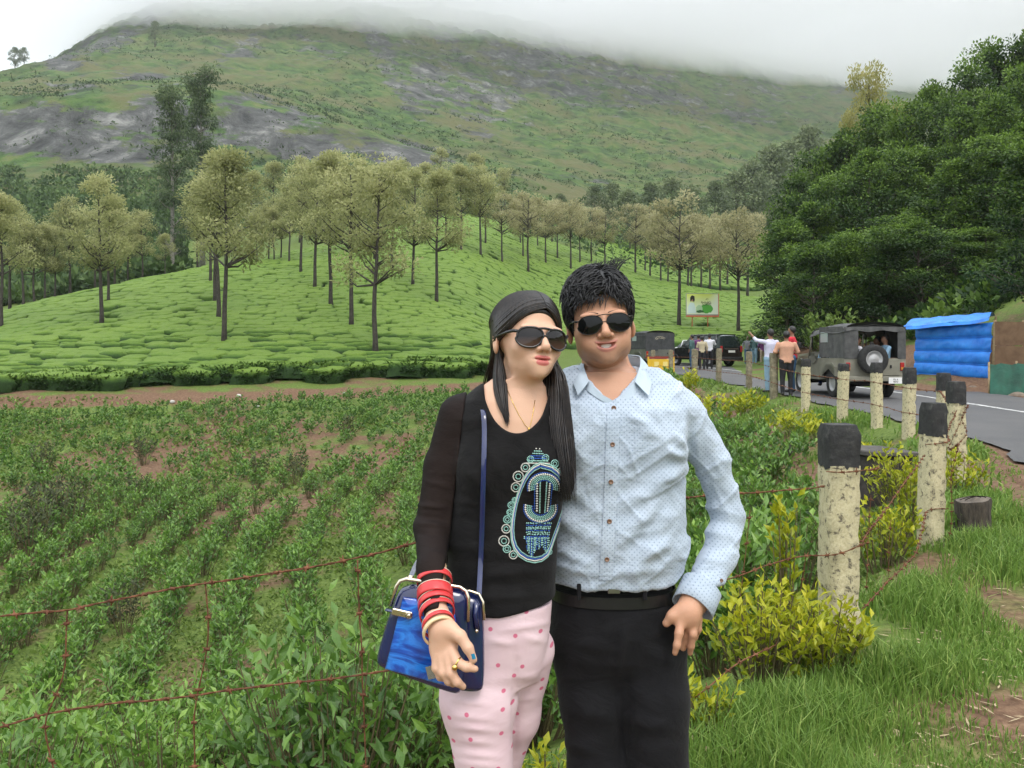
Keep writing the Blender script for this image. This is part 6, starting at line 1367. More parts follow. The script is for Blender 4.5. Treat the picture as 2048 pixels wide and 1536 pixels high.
# shirt
vneck = lambda p: (p[:,1] < 2.2)*1.0
def man_shirt(p):
    d = man_torso(p)-.004
    arm = sd_chain(p, L_ARM, .02); d = smin(d, arm, .014); d = smin(d, sd_chain(p, R_ARM, .02), .03)
    d = smax(d, CZ-(1176-HV)*2.09/F-p[:,2], .012) if True else d
    # V opening and neck hole
    zt = CZ-(806-HV)*2.08/F; cut = zt+np.abs(p[:,0]-(1225-1024)*2.07/F)*1.05-p[:,2]
    d = smax(d, -np.maximum(-cut, -sd_cone(p, P(1222,640,2.17), P(1222,800,2.17), .2, .2))*1.0 if False else -smax(cut, sd_stack(p, [(1.2,(1222-1024)*2.17/F,2.13,.085,.11),(1.7,(1222-1024)*2.17/F,2.15,.085,.11)]), .003), .004)
    return d
SH = [(1130,830,1180,960,14,.003),(1300,830,1250,960,16,.003),(1200,900,1150,1010,14,-.004),(1340,990,1240,1130,14,-.004),(1365,1040,1260,1150,14,.005),(1362,938,1240,1020,14,.007),(1366,955,1225,1090,18,.007),(1372,930,1300,965,10,.006),(1376,1000,1260,1080,22,.006),(1110,960,1180,1010,14,.006),(1100,1020,1200,1090,16,.005),(1105,1090,1190,1135,12,.005),
      (1190,850,1140,900,12,.003),(1270,845,1330,880,14,.004),(1255,830,1300,850,8,.003),(1330,900,1372,915,9,.006),(1345,860,1372,905,8,.005),(1250,1115,1370,1085,16,.005),(1230,1145,1340,1135,12,.004),(1110,1130,1200,1150,9,.004),
      (1400,1008,1478,1030,8,.006),(1398,1035,1484,1052,8,-.005),(1396,1062,1480,1078,9,.007),(1392,1092,1470,1098,8,-.004),(1388,1118,1455,1125,9,.006),(1400,980,1470,1000,9,-.003),(1420,940,1405,1000,8,.004),(1400,850,1440,940,10,.003),(1385,1150,1430,1140,7,-.004),(1392,1160,1415,1185,5,.005),(1378,830,1376,930,6,-.005),(1392,850,1400,950,7,.004)]
def shirt_disp(V):
    u, v = pix(V); fr = (2.1*folds(V, SH[:20])+.9*folds(V, SH[20:]))*(V[:,1] < 2.24)
    n = fbm(V[:,0]*9+V[:,2]*7, V[:,2]*16-V[:,0]*9, V[:,1]*9, o=3)*.0045+np.abs(fbm(V[:,0]*22+5, V[:,2]*30, V[:,1]*20, o=2))*.002-.001
    a_ = V[:,0]*.8+V[:,2]*.6; b_ = -V[:,0]*.6+V[:,2]*.8
    rid = (1-np.abs(fbm(a_*7+3, b_*20, V[:,1]*6, o=2)))**7*.0055+(1-np.abs(fbm(b_*8, a_*24+7, V[:,1]*6, o=2)))**8*.004
    return fr+n+rid-.002
o, SV, SQ = part_skin(man_shirt, (-.25,1.95,.84), (.68,2.52,1.5), .0046, 'shirt', M_shirt, man, mo, shirt_disp)
BV_SHIRT = BVHTree.FromPolygons(SV.tolist(), SQ.tolist())
def cast(bv, u, v, off=0.0, y0=1.0):
    d = Vector(P(u, v, 1.0))-Vector((0,0,CZ)); d.normalize(); r_ = bv.ray_cast(Vector((0,0,CZ)), d)
    if r_[0] is None: return None
    return np.array(r_[0])-np.array(d)*off
# collar: stand and two folded leaves
def sheet(name, rows, mat, parent, org, th=.0018, smooth=True, sub=6):
    """rows of control points -> smooth sheet with thickness"""
    X = np.array([[np.asarray(p, float) for p in r_] for r_ in rows]); I, J = X.shape[:2]
    def up(A, n):
        s0 = np.arange(A.shape[0]); s1 = np.linspace(0, A.shape[0]-1, n); out_ = np.empty((n,)+A.shape[1:])
        for idx in np.ndindex(A.shape[1:]): out_[(slice(None),)+idx] = np.interp(s1, s0, A[(slice(None),)+idx])
        for _ in range(2): out_[1:-1] = .25*out_[:-2]+.5*out_[1:-1]+.25*out_[2:]
        return out_
    X = up(X, max(2, (I-1)*sub+1)); X = np.swapaxes(up(np.swapaxes(X, 0, 1), (J-1)*sub+1), 0, 1)
    du = np.gradient(X, axis=0); dv = np.gradient(X, axis=1); N = np.cross(du, dv); N /= np.linalg.norm(N, axis=2)[:,:,None]+1e-9
    mb = MB(); mb.grid(X-org); mb.grid(X-org-N*th, flip=True)
    B = X-N*th
    for a, b, fl in ((X[0], B[0], False), (X[-1], B[-1], True), (X[:,0], B[:,0], True), (X[:,-1], B[:,-1], False)): mb.grid(np.stack([a, b], 0)-org, flip=fl)
    return mb.build(name, mat, parent, smooth=smooth)
stand_lo = [(1226,812,2.062),(1200,800,2.066),(1176,783,2.075),(1158,760,2.13),(1162,742,2.22),(1190,735,2.27),(1225,733,2.285),(1262,733,2.27),(1290,742,2.22),(1293,762,2.13),(1272,788,2.075),(1248,805,2.064),(1228,815,2.060)]
stand_hi = [(1224,800,2.064),(1199,786,2.07),(1178,764,2.085),(1166,738,2.135),(1170,722,2.22),(1194,716,2.265),(1226,714,2.275),(1260,713,2.265),(1282,716,2.22),(1282,730,2.135),(1268,764,2.085),(1247,790,2.07),(1230,803,2.064)]
sheet('collar_stand', [[P(*a) for a in stand_lo], [P(*a) for a in stand_hi]], M_shirtp, man, mo)
lf_top = [(1178,763,2.083),(1168,737,2.13),(1170,718,2.22),(1194,711,2.275),(1226,709,2.29)]
lf_bot = [(1156,791,2.058),(1148,768,2.09),(1146,748,2.2),(1182,738,2.29),(1226,736,2.305)]
lf_mid = [(1168,777,2.066),(1157,752,2.1),(1157,732,2.21),(1188,724,2.288),(1226,722,2.302)]
rt_top = [(1270,763,2.083),(1281,729,2.13),(1281,711,2.22),(1258,709,2.275),(1226,709,2.29)]
rt_bot = [(1298,792,2.058),(1303,766,2.09),(1306,744,2.2),(1272,738,2.29),(1226,736,2.305)]
rt_mid = [(1284,778,2.066),(1293,748,2.1),(1296,727,2.21),(1266,723,2.288),(1226,722,2.302)]
for a, b, c_ in ((lf_top, lf_mid, lf_bot), (rt_top, rt_mid, rt_bot)): sheet('collar_leaf', [[P(*q) for q in b_] for b_ in (a, b, c_)], M_shirtp, man, mo, .0022)
# placket with buttons
cu = lambda v: np.interp(v, [806, 888, 963, 1042, 1118, 1166], [1228, 1225, 1222, 1219, 1214, 1211])
rowsP = []
for v_ in np.linspace(812, 1160, 50):
    rw = [cast(BV_SHIRT, cu(v_)+du_, v_, .003+.0015*(abs(du_) < 10)) for du_ in (-13,-8,0,8,13)]; rowsP.append(rw)
rowsP = [r_ for r_ in rowsP if all(q is not None for q in r_)]; sheet('placket', rowsP, M_shirt, man, mo, .0015, sub=1)
M_btn = simple('brown_button', (.12,.06,.035), (.3,.18,.12), 60, .35)
def button(u, v, bv, r_=.0058, off=.004):
    p = cast(bv, u, v, off)
    if p is None: return
    mb = MB(); My = rotx(R(90)); mb.lathe([(.0005,.0012),(r_*.55,.001),(r_*.62,.0022),(r_*.95,.0022),(r_,.001),(r_,-.002)], 16, M=My)
    mb.build('button', M_btn, man, smooth=True, loc=p-mo)
for v_ in (815, 888, 963, 1042, 1118): button(cu(v_), v_+1, BV_SHIRT)
# cuff, turned back a little, with its two buttons
ax = P(1392,1200,2.10)-P(1428,1115,2.17); ax /= np.linalg.norm(ax); e1 = np.cross(ax, [0,1,0]); e1 /= np.linalg.norm(e1); e2 = np.cross(ax, e1)
mb = MB(); an = np.linspace(0, 2*math.pi, 37); G = []
c0 = P(1404,1172,2.122); 
for k, (tt, rr) in enumerate([(0,.0505),(.03,.0505),(.062,.0515),(.0625,.0485),(.03,.0475)]):
    G.append(c0+ax*tt-mo+(e1*np.cos(an)[:,None]*rr*1.04+e2*np.sin(an)[:,None]*rr*.92)+ax*.004*np.sin(an*2)[:,None])
mb.grid(np.array(G)); cuffo = mb.build('cuff', M_shirt, man, smooth=True); me = cuffo.data
CV = np.array([v_.co for v_ in me.vertices])+mo; BV_CUFF = BVHTree.FromPolygons(CV.tolist(), [list(p.vertices) for p in me.polygons])
button(1405, 1217, BV_CUFF, .005, .002); button(1443, 1161, BV_SHIRT, .0045, .002)
# trousers, belt
def man_pants(p):
    d = sd_stack(p, rows_px([(1350,1150,1320,.07),(1300,1108,1358,.11),(1250,1100,1360,.12),(1200,1101,1350,.115),(1172,1104,1345,.110)], 2.18, 2.18), 2.3)
    for pts in ([(1172,1290,2.18,.092),(1183,1400,2.17,.076),(1193,1545,2.16,.066)], [(1302,1290,2.17,.09),(1308,1400,2.14,.082),(1314,1545,2.13,.078)]):
        d = smin(d, sd_chain(p, pts, .03), .022)
    for kx, kz, ax_ in ((.2165,.44,.205),(.3585,.44,.375)): d = smin(d, sd_cone(p, (kx,2.155,kz), (ax_,2.19,.07), .072, .056), .03)
    return d
PF = [(1330,1195,1365,1260,5,.004),(1130,1280,1230,1300,12,.004),(1250,1250,1235,1340,8,.005),(1290,1300,1360,1330,12,.004),(1150,1420,1230,1440,14,.004),(1260,1440,1360,1460,14,.004),(1255,1350,1262,1520,10,-.004),(1120,1480,1200,1510,12,.004),(1330,1190,1345,1230,4,-.004)]
o, PV, PQ = part_skin(man_pants, (0,1.95,.03), (.6,2.42,.95), .0065, 'trousers', M_denim, man, mo, lambda V: 1.6*folds(V, PF)+fbm(V[:,0]*10, V[:,2]*14, V[:,1]*10, o=3)*.003)
BV_PANTS = BVHTree.FromPolygons(PV.tolist(), PQ.tolist())
row = []
bs = rows_px([(1182,1104,1347,.116)], 2.18, 2.18)[0]; an = np.linspace(0, 2*math.pi, 65); mb = MB(); G = []
for dz_, k in ((-.012,1.0),(-.012,1.02),(.016,1.02),(.016,1.0)): q = (np.abs(np.cos(an))**2.3+np.abs(np.sin(an))**2.3)**(-1/2.3); G.append(np.stack([bs[1]+bs[3]*k*q*np.cos(an), bs[2]+bs[4]*k*q*np.sin(an), np.full(65, bs[0]+dz_)], 1)-mo)
mb.grid(np.array(G), flip=True); belt = mb.build('belt', simple('black_leather', (.004,.004,.0045), (.008,.008,.008), 30, .45), man, smooth=False)
p = P(1228,1181,2.052); mb = MB(); mb.box((0,0,0), (.015,.003,.008), bev=.002); mb.build('buckle', simple('gunmetal', (.25,.24,.22), None, rough=.3, metal=.9), man, loc=p-mo)
for u_ in (1158, 1290): p = P(u_, 1184, 2.06); mb = MB(); mb.box((0,0,0), (.005,.003,.02), bev=.002); mb.build('belt_loop', M_denim, man, loc=p-mo)
def shoes(parent, org, spots, mat):
    for x, y, rz in spots:
        f = lambda p: smin(sd_ell(p, (0,-.05,.035), (.046,.13,.04)), sd_ell(p, (0,.06,.05), (.038,.06,.055)), .03)
        V, Q = skin(lambda p: smax(f(p), -(p[:,2]-.0), .005), (-.1,-.25,-.02), (.1,.18,.16), .008, 3, 1); mobj('shoe', npmesh('shoe', V, Q, True), mat, parent, np.array([x, y, 0])-org*[1,1,0], (0,0,rz))
shoes(man, mo, [(.205,2.17,-.15),(.375,2.17,.2)], M_shoe)
# teeth
mb = MB(); xs = np.linspace(-.023, .023, 15); G = np.array([[(x, -.087+22*x*x, -.0575+z+.006*(abs(x)/.025)**2) for x in xs] for z in (-.0066, -.002, .0025, .0066)]); mb.grid(HM.wld(G.reshape(-1,3)).reshape(4,15,3)-mo); mb.build('teeth', M_teeth, man, smooth=True)

# ---- hair
def locks(specs, name, mat, parent, org, n=5):
    mb = MB()
    for pts, r_ in specs:
        pts = np.asarray(pts, float); s0 = np.linspace(0, 1, len(pts)); s1 = np.linspace(0, 1, max(6, min(len(pts)*2, 30)))
        c = np.stack([np.interp(s1, s0, pts[:,k]) for k in range(3)], 1)
        for _ in range(3): c[1:-1] = .25*c[:-2]+.5*c[1:-1]+.25*c[2:]
        mb.tube(c-org, r_*np.clip(np.minimum(1.0, (1-s1)*2.2+.06), .05, 1)*(.75+.25*np.minimum(1, s1*8)), n, cap=False)
    return mb.build(name, mat, parent, smooth=True)
def hair_cap_m(p):
    q = HM.loc(p); d = sd_ell(q, (0,.014,.046), (.0855,.103,.099)); d = d+.004*fbm(q[:,0]*45, q[:,1]*45, q[:,2]*45, o=2)
    hl = .066+.004*np.cos(q[:,0]*70)-.6*np.maximum(np.abs(q[:,0]+.004)-.042, 0)
    d = smax(d, -np.maximum(q[:,1]+.036, q[:,2]-hl), .008); d = smax(d, -np.maximum(q[:,1]-(-.022), q[:,2]+.0), .004)
    d = smax(d, -(q[:,2]+.062), .006); d = smax(d, -np.maximum(q[:,1]-.034, q[:,2]+.022), .004)
    return d
o, _, _ = part_skin(hair_cap_m, HM.c-[.13,.14,.14], HM.c+[.13,.16,.2], .0042, 'hair', M_hairm, man, mo, None, 1); hair_man = o
g = np.random.default_rng(60); sp_ = []
ER = np.array([.0855,.103,.099]); EC = np.array([0,.014,.046])
for i in range(3000):
    th = g.uniform(0, 2*math.pi); cz = g.uniform(-.45, 1.0); sr = math.sqrt(max(0, 1-cz*cz)); nrm = np.array([sr*math.cos(th), sr*math.sin(th), cz])
    c = EC+nrm*ER; x, y, z = c
    if y < -.034 and z < .062-.6*max(abs(x+.004)-.042, 0): continue
    if y < -.018 and z < .004: continue
    if y < .034 and z < -.015: continue
    if z < -.05: continue
    if z > .085:                       # top: swept forward and to the side, tousled
        d = np.array([-.75 if x < .015 else .55, -.75 if y < .05 else .35, .15])+g.normal(0, .27, 3)+.5*np.array([math.sin(x*60+y*30), math.cos(y*50), 0]); lift = g.uniform(.08, .5); L = g.uniform(.034, .06)
    elif y < -.02:                     # front: falls across the forehead
        d = np.array([-.6 if x < .02 else .5, -.25, -.55])+g.normal(0, .25, 3); lift = g.uniform(.05, .3); L = g.uniform(.024, .042)
    else:
        d = np.array([0, .25, -1.0])+g.normal(0, .28, 3); lift = g.uniform(.02, .18); L = g.uniform(.022, .038)
    d = d-nrm*d.dot(nrm); d /= np.linalg.norm(d)+1e-9; P0 = c-nrm*.004; pts_ = [P0]
    for k in (.33, .66, 1.0):
        q = c+d*L*k+nrm*L*lift*math.sin(k*2.3); v_ = (q-EC)/ER; nn = np.linalg.norm(v_); q = EC+v_/nn*max(1.0+.02*k, min(nn, 1.0+.24*lift+.04))*ER; pts_.append(q)
    sp_.append((HM.wld(np.array(pts_)), g.uniform(.0011, .0023)))
for x0, dx, L in ((-.012,-.010,.036),(.004,.012,.03),(.014,.006,.024),(-.035,.004,.034),(-.048,.002,.036),(-.042,.008,.03),(.035,.008,.02)): sp_.append((HM.wld(np.array([[x0,-.072,.082],[x0+dx*.3,-.088,.074],[x0+dx*.8,-.0925,.06],[x0+dx,-.093,.082-L]])), .0015))
for i in range(60):   # wind blown wisps at the crown
    x0 = g.uniform(-.03, .06); y0 = g.uniform(-.02,.05); sp_.append((HM.wld(np.array([[x0,y0,.132],[x0+.006,y0,.148+g.normal(0,.004)],[x0+.016+g.normal(0,.008),y0,.156+g.normal(0,.007)],[x0+.03+g.normal(0,.012),y0,.160+g.normal(0,.009)]])), .0012))
locks(sp_, 'hair_locks', M_hairm, hair_man, mo, 4)
# brows of the man
mb = MB()
for s_ in (-1, 1):
    for i in range(40): x = s_*(.012+.04*i/40); c = np.array([x, -.0925+.012*(i/40)**2*1.6, .0225+.004*math.sin(i/40*3)]); mb.tube(HM.wld(np.array([c, c+[s_*.007,.001,.0025*(1-i/30)]]))-mo, [.0012,.0004], 4, cap=False)
mb.build('eyebrows', M_hairm, man, smooth=True)
# ---- sunglasses
M_lens = NT('dark_lens').P(Base_Color=(.004,.005,.005), Roughness=.05, Specular_IOR_Level=.28).m
t = NT('graduated_lens'); s_ = t.n('SeparateXYZ'); t.t.links.new(t.n('TexCoord').outputs['Generated'], s_.inputs[0]); t.P(Base_Color=t.ramp(s_.outputs[2], [(.1, (.075,.042,.03)), (.55, (.008,.006,.006))]), Roughness=.05, Specular_IOR_Level=.4); M_lensw = t.m
M_metal = simple('dark_metal_frame', (.05,.045,.04), None, rough=.25, metal=.9); M_acet = NT('black_acetate').P(Base_Color=(.01,.009,.009), Roughness=.12, Specular_IOR_Level=.6).m
def lens_outline(s_, w_, h_, n=40):
    a = np.linspace(0, 2*math.pi, n, endpoint=False); x, z = np.cos(a), np.sin(a)
    X = w_*(np.sign(x)*np.abs(x)**.9)*(1+.16*(x > 0)*(z < 0)*np.abs(z)*0); Z = h_*np.sign(z)*np.abs(z)**np.where(z > 0, .72, .95)
    X = X*(1-.14*(z < 0)*np.abs(z)**1.5*(x < 0))+.003*(z < 0)      # narrower towards the nose below
    return np.stack([s_*X, Z], 1)
def glasses(head, label, woman, cx, w_, h_, zc, y0, wrap):
    org = head.wld((0,-.1,0)); root = empty('sunglasses', org); W = lambda q: head.wld(np.asarray(q, float))-org
    fr = M_acet if woman else M_metal; rf = .0026 if woman else .0011
    def surf(x, z): return np.stack([x, y0+wrap*x*x, z], -1)
    for s_ in (-1, 1):
        ol = lens_outline(s_, w_, h_)+[s_*cx, zc]; c = np.array([s_*cx, zc]); rings = []
        for k in (1, .75, .5, .25): q = c+(ol-c)*k; rings.append(surf(q[:,0], q[:,1])-[0,.003*(1-k*k),0])
        X = np.array(rings); X = np.concatenate([X, X[:, :1]], 1); mb = MB(); mb.grid(W(X.reshape(-1,3)).reshape(X.shape), flip=s_ > 0)
        cp = W((surf(c[:1], c[1:])-[0,.003,0])); n = 40; mb.add(np.vstack([W(rings[-1]), cp]), None, [[j, (j+1) % n, n] for j in range(n)] if s_ < 0 else [[(j+1) % n, j, n] for j in range(n)])
        mb.build('lens', M_lensw if woman else M_lens, root, smooth=True)
        q = surf(ol[:,0], ol[:,1]); q = np.vstack([q, q[:2]]); mb = MB(); mb.tube(W(q), rf, 6, cap=False); mb.build('rim', fr, root, smooth=True)
        ex = cx+w_; mb = MB(); hz_ = zc+h_*.55
        mb.tube(W(np.array([(s_*(ex-.002),y0+wrap*ex*ex,hz_),(s_*(ex+.007),y0+wrap*ex*ex+.006,hz_+.001),(s_*(.078 if not woman else .079),-.05,hz_),(s_*.083,.0,hz_-.004),(s_*.083,.02,hz_-.014),(s_*.081,.028,hz_-.03)])), [.0022 if not woman else .0042,.0018 if not woman else .0042,.0014 if not woman else .0034,.0014 if not woman else .003,.0013 if not woman else .0025,.001], 6)
        mb.build('temple', fr, root, smooth=True)
    for dz_ in ((.0,.62) if True else (.3,)):
        zb = zc+h_*(.88 if dz_ else .15); xb = cx-w_*(.55 if dz_ else .88); mb = MB(); xx = np.linspace(-xb, xb, 9); mb.tube(W(surf(xx, zb+.002*np.cos(xx/xb*1.5))-[0,.001,0]), rf*(1.2 if dz_ else .9), 6); mb.build('brow_bar' if dz_ else 'bridge', fr, root, smooth=True)
    tag(root, label, 'sunglasses'); return root
glasses(HM, 'thin framed aviator sunglasses with dark lenses on the man\'s face', False, .0335, .0285, .0225, -.004, -.1035, 4.2)
glasses(HW, 'thick black framed sunglasses with graduated lenses on the woman\'s face', True, .0345, .0305, .0245, -.006, -.1035, 4.6)

# ------------------------------------------------------------------ the woman
WROWS = rows_px([(1300,884,1108,.115),(1225,886,1108,.112),(1150,896,1108,.104),(1080,898,1112,.1),(1010,902,1122,.1),(940,908,1126,.1),(880,910,1122,.098),(835,908,1116,.09),(800,926,1106,.076),(775,956,1098,.062),(755,985,1075,.055)], 2.03, 2.04)
WARM = [(922,834,2.05,.052),(889,935,2.04,.0445),(863,1055,2.0,.0365),(867,1140,1.90,.0315),(876,1238,1.815,.0255)]
WARM2 = [(1104,846,2.1,.045),(1165,960,2.30,.046),(1190,1010,2.42,.04),(1215,1040,2.40,.034)]
def w_torso(p):
    d = sd_stack(p, WROWS, 2.15)
    for u in (978, 1082): d = smin(d, sd_ell(p, P(u, 935, 1.985), (.06,.06,.062)), .04)
    return d
def w_hand(p):
    Y = 1.79
    d = sd_chain(p, [(876,1236,1.82,.0265),(880,1256,1.805,.0245)])
    d = smin(d, sd_ell(p, P(888,1284,Y+.006), (.031,.0155,.045), roty(R(14))), .016)
    d = smin(d, sd_chain(p, [(896,1256,Y+.005,0.0149),(920,1272,Y-.012,0.0126),(936,1296,Y-.02,0.0107),(947,1319,Y-.022,0.0079)], .006), .014)
    d = smin(d, sd_chain(p, [(904,1302,Y-.004,0.0116),(914,1324,Y-.02,0.0107),(932,1334,Y-.026,0.0093),(950,1338,Y-.02,0.0071)], .005), .006)
    d = smin(d, sd_chain(p, [(895,1310,Y-.004,0.0116),(902,1346,Y-.02,0.0107),(914,1364,Y-.022,0.0088),(926,1373,Y-.014,0.0070)], .005), .005)
    d = smin(d, sd_chain(p, [(883,1312,Y,0.0112),(886,1345,Y-.012,0.0100),(897,1362,Y-.012,0.0084),(906,1368,Y-.002,0.0069)], .005), .005)
    d = smin(d, sd_chain(p, [(872,1306,Y+.004,0.0100),(872,1336,Y-.002,0.0088),(880,1354,Y-.0,0.0074),(888,1358,Y+.008,0.0063)], .005), .005)
    return d
def w_neck(p): return smin(sd_cone(p, HW.wld((0,.03,-.05)), P(1038,805,2.07), .0425, .047), sd_cone(p, P(940,822,2.07), P(1110,825,2.08), .03, .03), .05)
w_face = near_only(lambda p: face_sdf(HW.loc(p), 0.0, True)*HW.k, HW.c, .2); w_hand = near_only(w_hand, P(900,1305,1.79), .17)
def w_skin(p):
    d = w_face(p); d = smin(d, w_neck(p), .007)
    d = smin(d, smax(w_torso(p)+.004, CZ-(1190-HV)*2.04/F-p[:,2], .01), .03)
    d = np.minimum(d, sd_chain(p, [(a, b, Y, r_-.006) for a, b, Y, r_ in WARM], .015)); d = smin(d, w_hand(p), .012)
    return d
woman = empty('person', (.0, 2.06, 0)); tag(woman, 'long haired woman in sunglasses, black beaded top and pink dotted trousers', 'person'); wo = np.array(woman.location)
V, Q = skin(w_skin, (-.36,1.7,.68), (.3,2.3,1.76), .0046, 4, 2, warp_fn(HW.wld((0,-.05,-.03))))
mobj('body', npmesh('body', V-wo, Q, True, attach(V, HW, 0, True)), M_skinw, woman); BV_WSKIN = BVHTree.FromPolygons(V.tolist(), Q.tolist())
def w_top(p):
    d = w_torso(p)-.003
    d = smin(d, sd_chain(p, [(a, b, Y, r_) for i, (a, b, Y, r_) in enumerate(WARM2)], .015), .03)
    hem = CZ-(np.interp(1024+p[:,0]*F/2.0, [880, 1000, 1108], [1232, 1231, 1211])-HV)*1.95/F
    d = smax(d, hem-p[:,2], .006)
    cut = np.sqrt(((p[:,0]-(1034-1024)*2.0/F)/.08)**2+((p[:,2]-(CZ-(752-HV)*2.0/F))/.128)**2)-1
    d = smax(d, -np.maximum(cut*.09, p[:,1]-2.07), .004); d = smax(d, -np.maximum(np.maximum(p[:,1]*-1+2.07, CZ-(772-HV)*2.05/F-p[:,2]), np.abs(p[:,0]-.01)-.085), .004)
    return d
WF = [(905,1000,960,1010,7,.004),(900,1030,970,1050,9,-.003),(895,1090,1000,1100,10,.004),(900,1120,1050,1128,9,-.003),(960,1150,1100,1140,9,.004),(900,1175,1100,1165,10,-.003),(910,1200,1100,1190,8,.004),(925,930,990,1000,12,.004),(960,870,1010,960,10,.003)]
_, TV, TQ = part_skin(w_top, (-.2,1.85,.82), (.32,2.5,1.48), .0046, 'top', M_top, woman, wo, lambda V: folds(V, WF)+fbm(V[:,0]*12, V[:,2]*18, V[:,1]*12, o=3)*.0028)
BV_TOP = BVHTree.FromPolygons(TV.tolist(), TQ.tolist())
def w_sleeve(p):
    d = sd_chain(p, WARM, .02); d = smin(d, w_torso(p)-.002, .03)
    sh = P(915,832,2.05); keep = (p-P(925,850,2.05))@np.array([.93,0,-.1])      # only the arm side
    d = smax(d, keep, .004)
    ax_ = P(876,1238,1.815)-P(866,1140,1.90); ax_ /= np.linalg.norm(ax_); d = smax(d, (p-P(874,1228,1.825))@ax_, .003); return d-.002
WS = [(830,1010,890,1016,5,.005),(830,1030,892,1040,5,-.004),(832,1046,893,1052,5,.005),(828,1066,890,1072,5,-.003),(845,960,900,975,7,.003),(836,1100,888,1108,6,.002)]
part_skin(w_sleeve, (-.32,1.72,.72), (.02,2.25,1.45), .0042, 'sleeve', M_sheer, woman, wo, lambda V: folds(V, WS)+fbm(V[:,0]*14, V[:,2]*22, V[:,1]*12, o=2)*.0015)
def w_pants(p):
    d = sd_stack(p, rows_px([(1360,925,1075,.07),(1330,900,1088,.095),(1260,887,1100,.108),(1200,890,1104,.106)], 2.03, 2.04), 2.2)
    d = smin(d, sd_chain(p, [(957,1300,2.03,.088),(958,1400,2.01,.0855),(971,1545,2.0,.066)], .03), .03)
    d = smin(d, sd_chain(p, [(1052,1300,2.07,.069),(1028,1430,2.12,.059),(992,1560,2.17,.05)], .03), .012)
    for kx, ky, ax_, ay in ((-.0615,2.0,-.05,2.06),(-.037,2.17,.02,2.2)): d = smin(d, sd_cone(p, (kx,ky,.43 if ky < 2.1 else .42), (ax_,ay,.11), .06, .04), .02)
    return d
WP = [(905,1430,985,1440,6,.004),(910,1452,990,1462,6,.005),(915,1478,990,1488,7,.004),(918,1505,1000,1515,7,.005),(1000,1262,1100,1245,6,.005),(960,1275,1030,1290,6,.004),(1035,1270,1095,1285,7,.004),(1030,1290,1029,1536,7,-.006),(1040,1360,1085,1350,7,.003),(905,1400,980,1410,5,.004),(1045,1232,1040,1262,3,.003),(1040,1400,1075,1395,6,.003),(920,1525,1000,1532,6,.004)]
part_skin(w_pants, (-.25,1.8,.08), (.2,2.3,.93), .006, 'trousers', M_pink, woman, wo, lambda V: 0.8*folds(V, WP)+fbm(V[:,0]*10, V[:,2]*20, V[:,1]*10, o=3)*.002)
shoes(woman, wo, [(-.05,2.05,.1),(.03,2.19,-.2)], M_shoe)
# hair: cap and long straight lengths
HC_, HR_ = np.array([0,.018,.034]), np.array([.0875,.1065,.0955])
def yn_edge(th, ph=69.0, back=.35): return -math.sin(R(ph))*np.clip(1-(np.clip(th, 0, 96)/96.0)**4.5, 0, 1)+back*(th/90.0)**5
HL_R = np.array([(.012,-.080,.074),(-.03,-.080,.063),(-.056,-.066,.043),(-.072,-.040,.014),(-.081,-.006,-.004),(-.088,.034,-.016),(-.09,.05,-.045)])
HL_L = np.array([(.012,-.080,.074),(.036,-.078,.062),(.060,-.060,.038),(.074,-.038,.006),(.081,-.030,-.03),(.083,-.028,-.06),(.082,-.03,-.085)])
def hair_cap_w(p):
    q = HW.loc(p); d = sd_ell(q, HC_, HR_*.962)
    ye = np.interp(q[:,2], [-.03,-.012,0,.014,.043,.063,.074], [.045,.03,-.006,-.038,-.064,-.079,-.3])
    return smax(smax(d, (ye-q[:,1])*.8, .003), -(q[:,2]+.07), .004)
hairw, _, _ = part_skin(hair_cap_w, HW.c-[.13,.14,.14], HW.c+[.13,.17,.16], .0042, 'hair', M_hair, woman, wo, None, 1)
g = np.random.default_rng(61); sp_ = []
def comb(ph, sgn, th1, back, k0=1.0, k1=1.02, n=9):
    """strand combed from the parting over the side of the head"""
    o_ = []
    for th in np.linspace(0, th1, n):
        yn = float(yn_edge(th, ph, back)); rho = math.sqrt(max(0, 1-yn*yn)); k = k0+(k1-k0)*th/th1
        o_.append(HC_+HR_*np.array([.1*max(0, 1-th/40)+sgn*rho*math.sin(R(th)), yn, rho*math.cos(R(th))])*k)
    return HW.wld(np.array(o_))
def strand(f, sgn, HL):
    """f = 0 at the face, 1 at the back of the head"""
    k = 1.0+.012*g.random(); n = 9
    if f > .4: return comb(35-90*(f-.4)/.6, sgn, 104, .36+.12*f if sgn < 0 else .12+.2*f, k, 1.03)
    A = np.stack([np.interp(np.linspace(0, 1, n), np.linspace(0, 1, len(HL)), HL[:,j]) for j in range(3)], 1); B = HW.loc(comb(35, sgn, 104, .4 if sgn < 0 else .2, 1.0, 1.03)); q = A+(B-A)*(f/.4)
    v_ = (q-HC_)/HR_; nn = np.linalg.norm(v_, axis=1)[:,None]; return HW.wld(HC_+v_/nn*HR_*np.maximum(k, np.minimum(nn, 1.03)))
def shell(x, y, z, k=1.0):
    v_ = np.array([x, y, z], float)-HC_; n = np.linalg.norm(v_/HR_); return HC_+v_/n*k
for i in range(680):      # her right side: over the head, behind the ear, down the back of the shoulder
    f = g.random()
    w0 = strand(f, -1, HL_R); e = g.normal(0, .003, 3)
    u1 = 986+30*f+g.normal(0, 3); pt = [P(u1-2, 740, 2.08+.05*f)+e, P(u1-12, 775, 2.105+.05*f)+e, P(u1-14, 830, 2.15+.04*f)+e, P(u1-10, 940, 2.17+.03*f)+e]
    sp_.append((np.vstack([w0, pt]), g.uniform(.0018, .0032)))
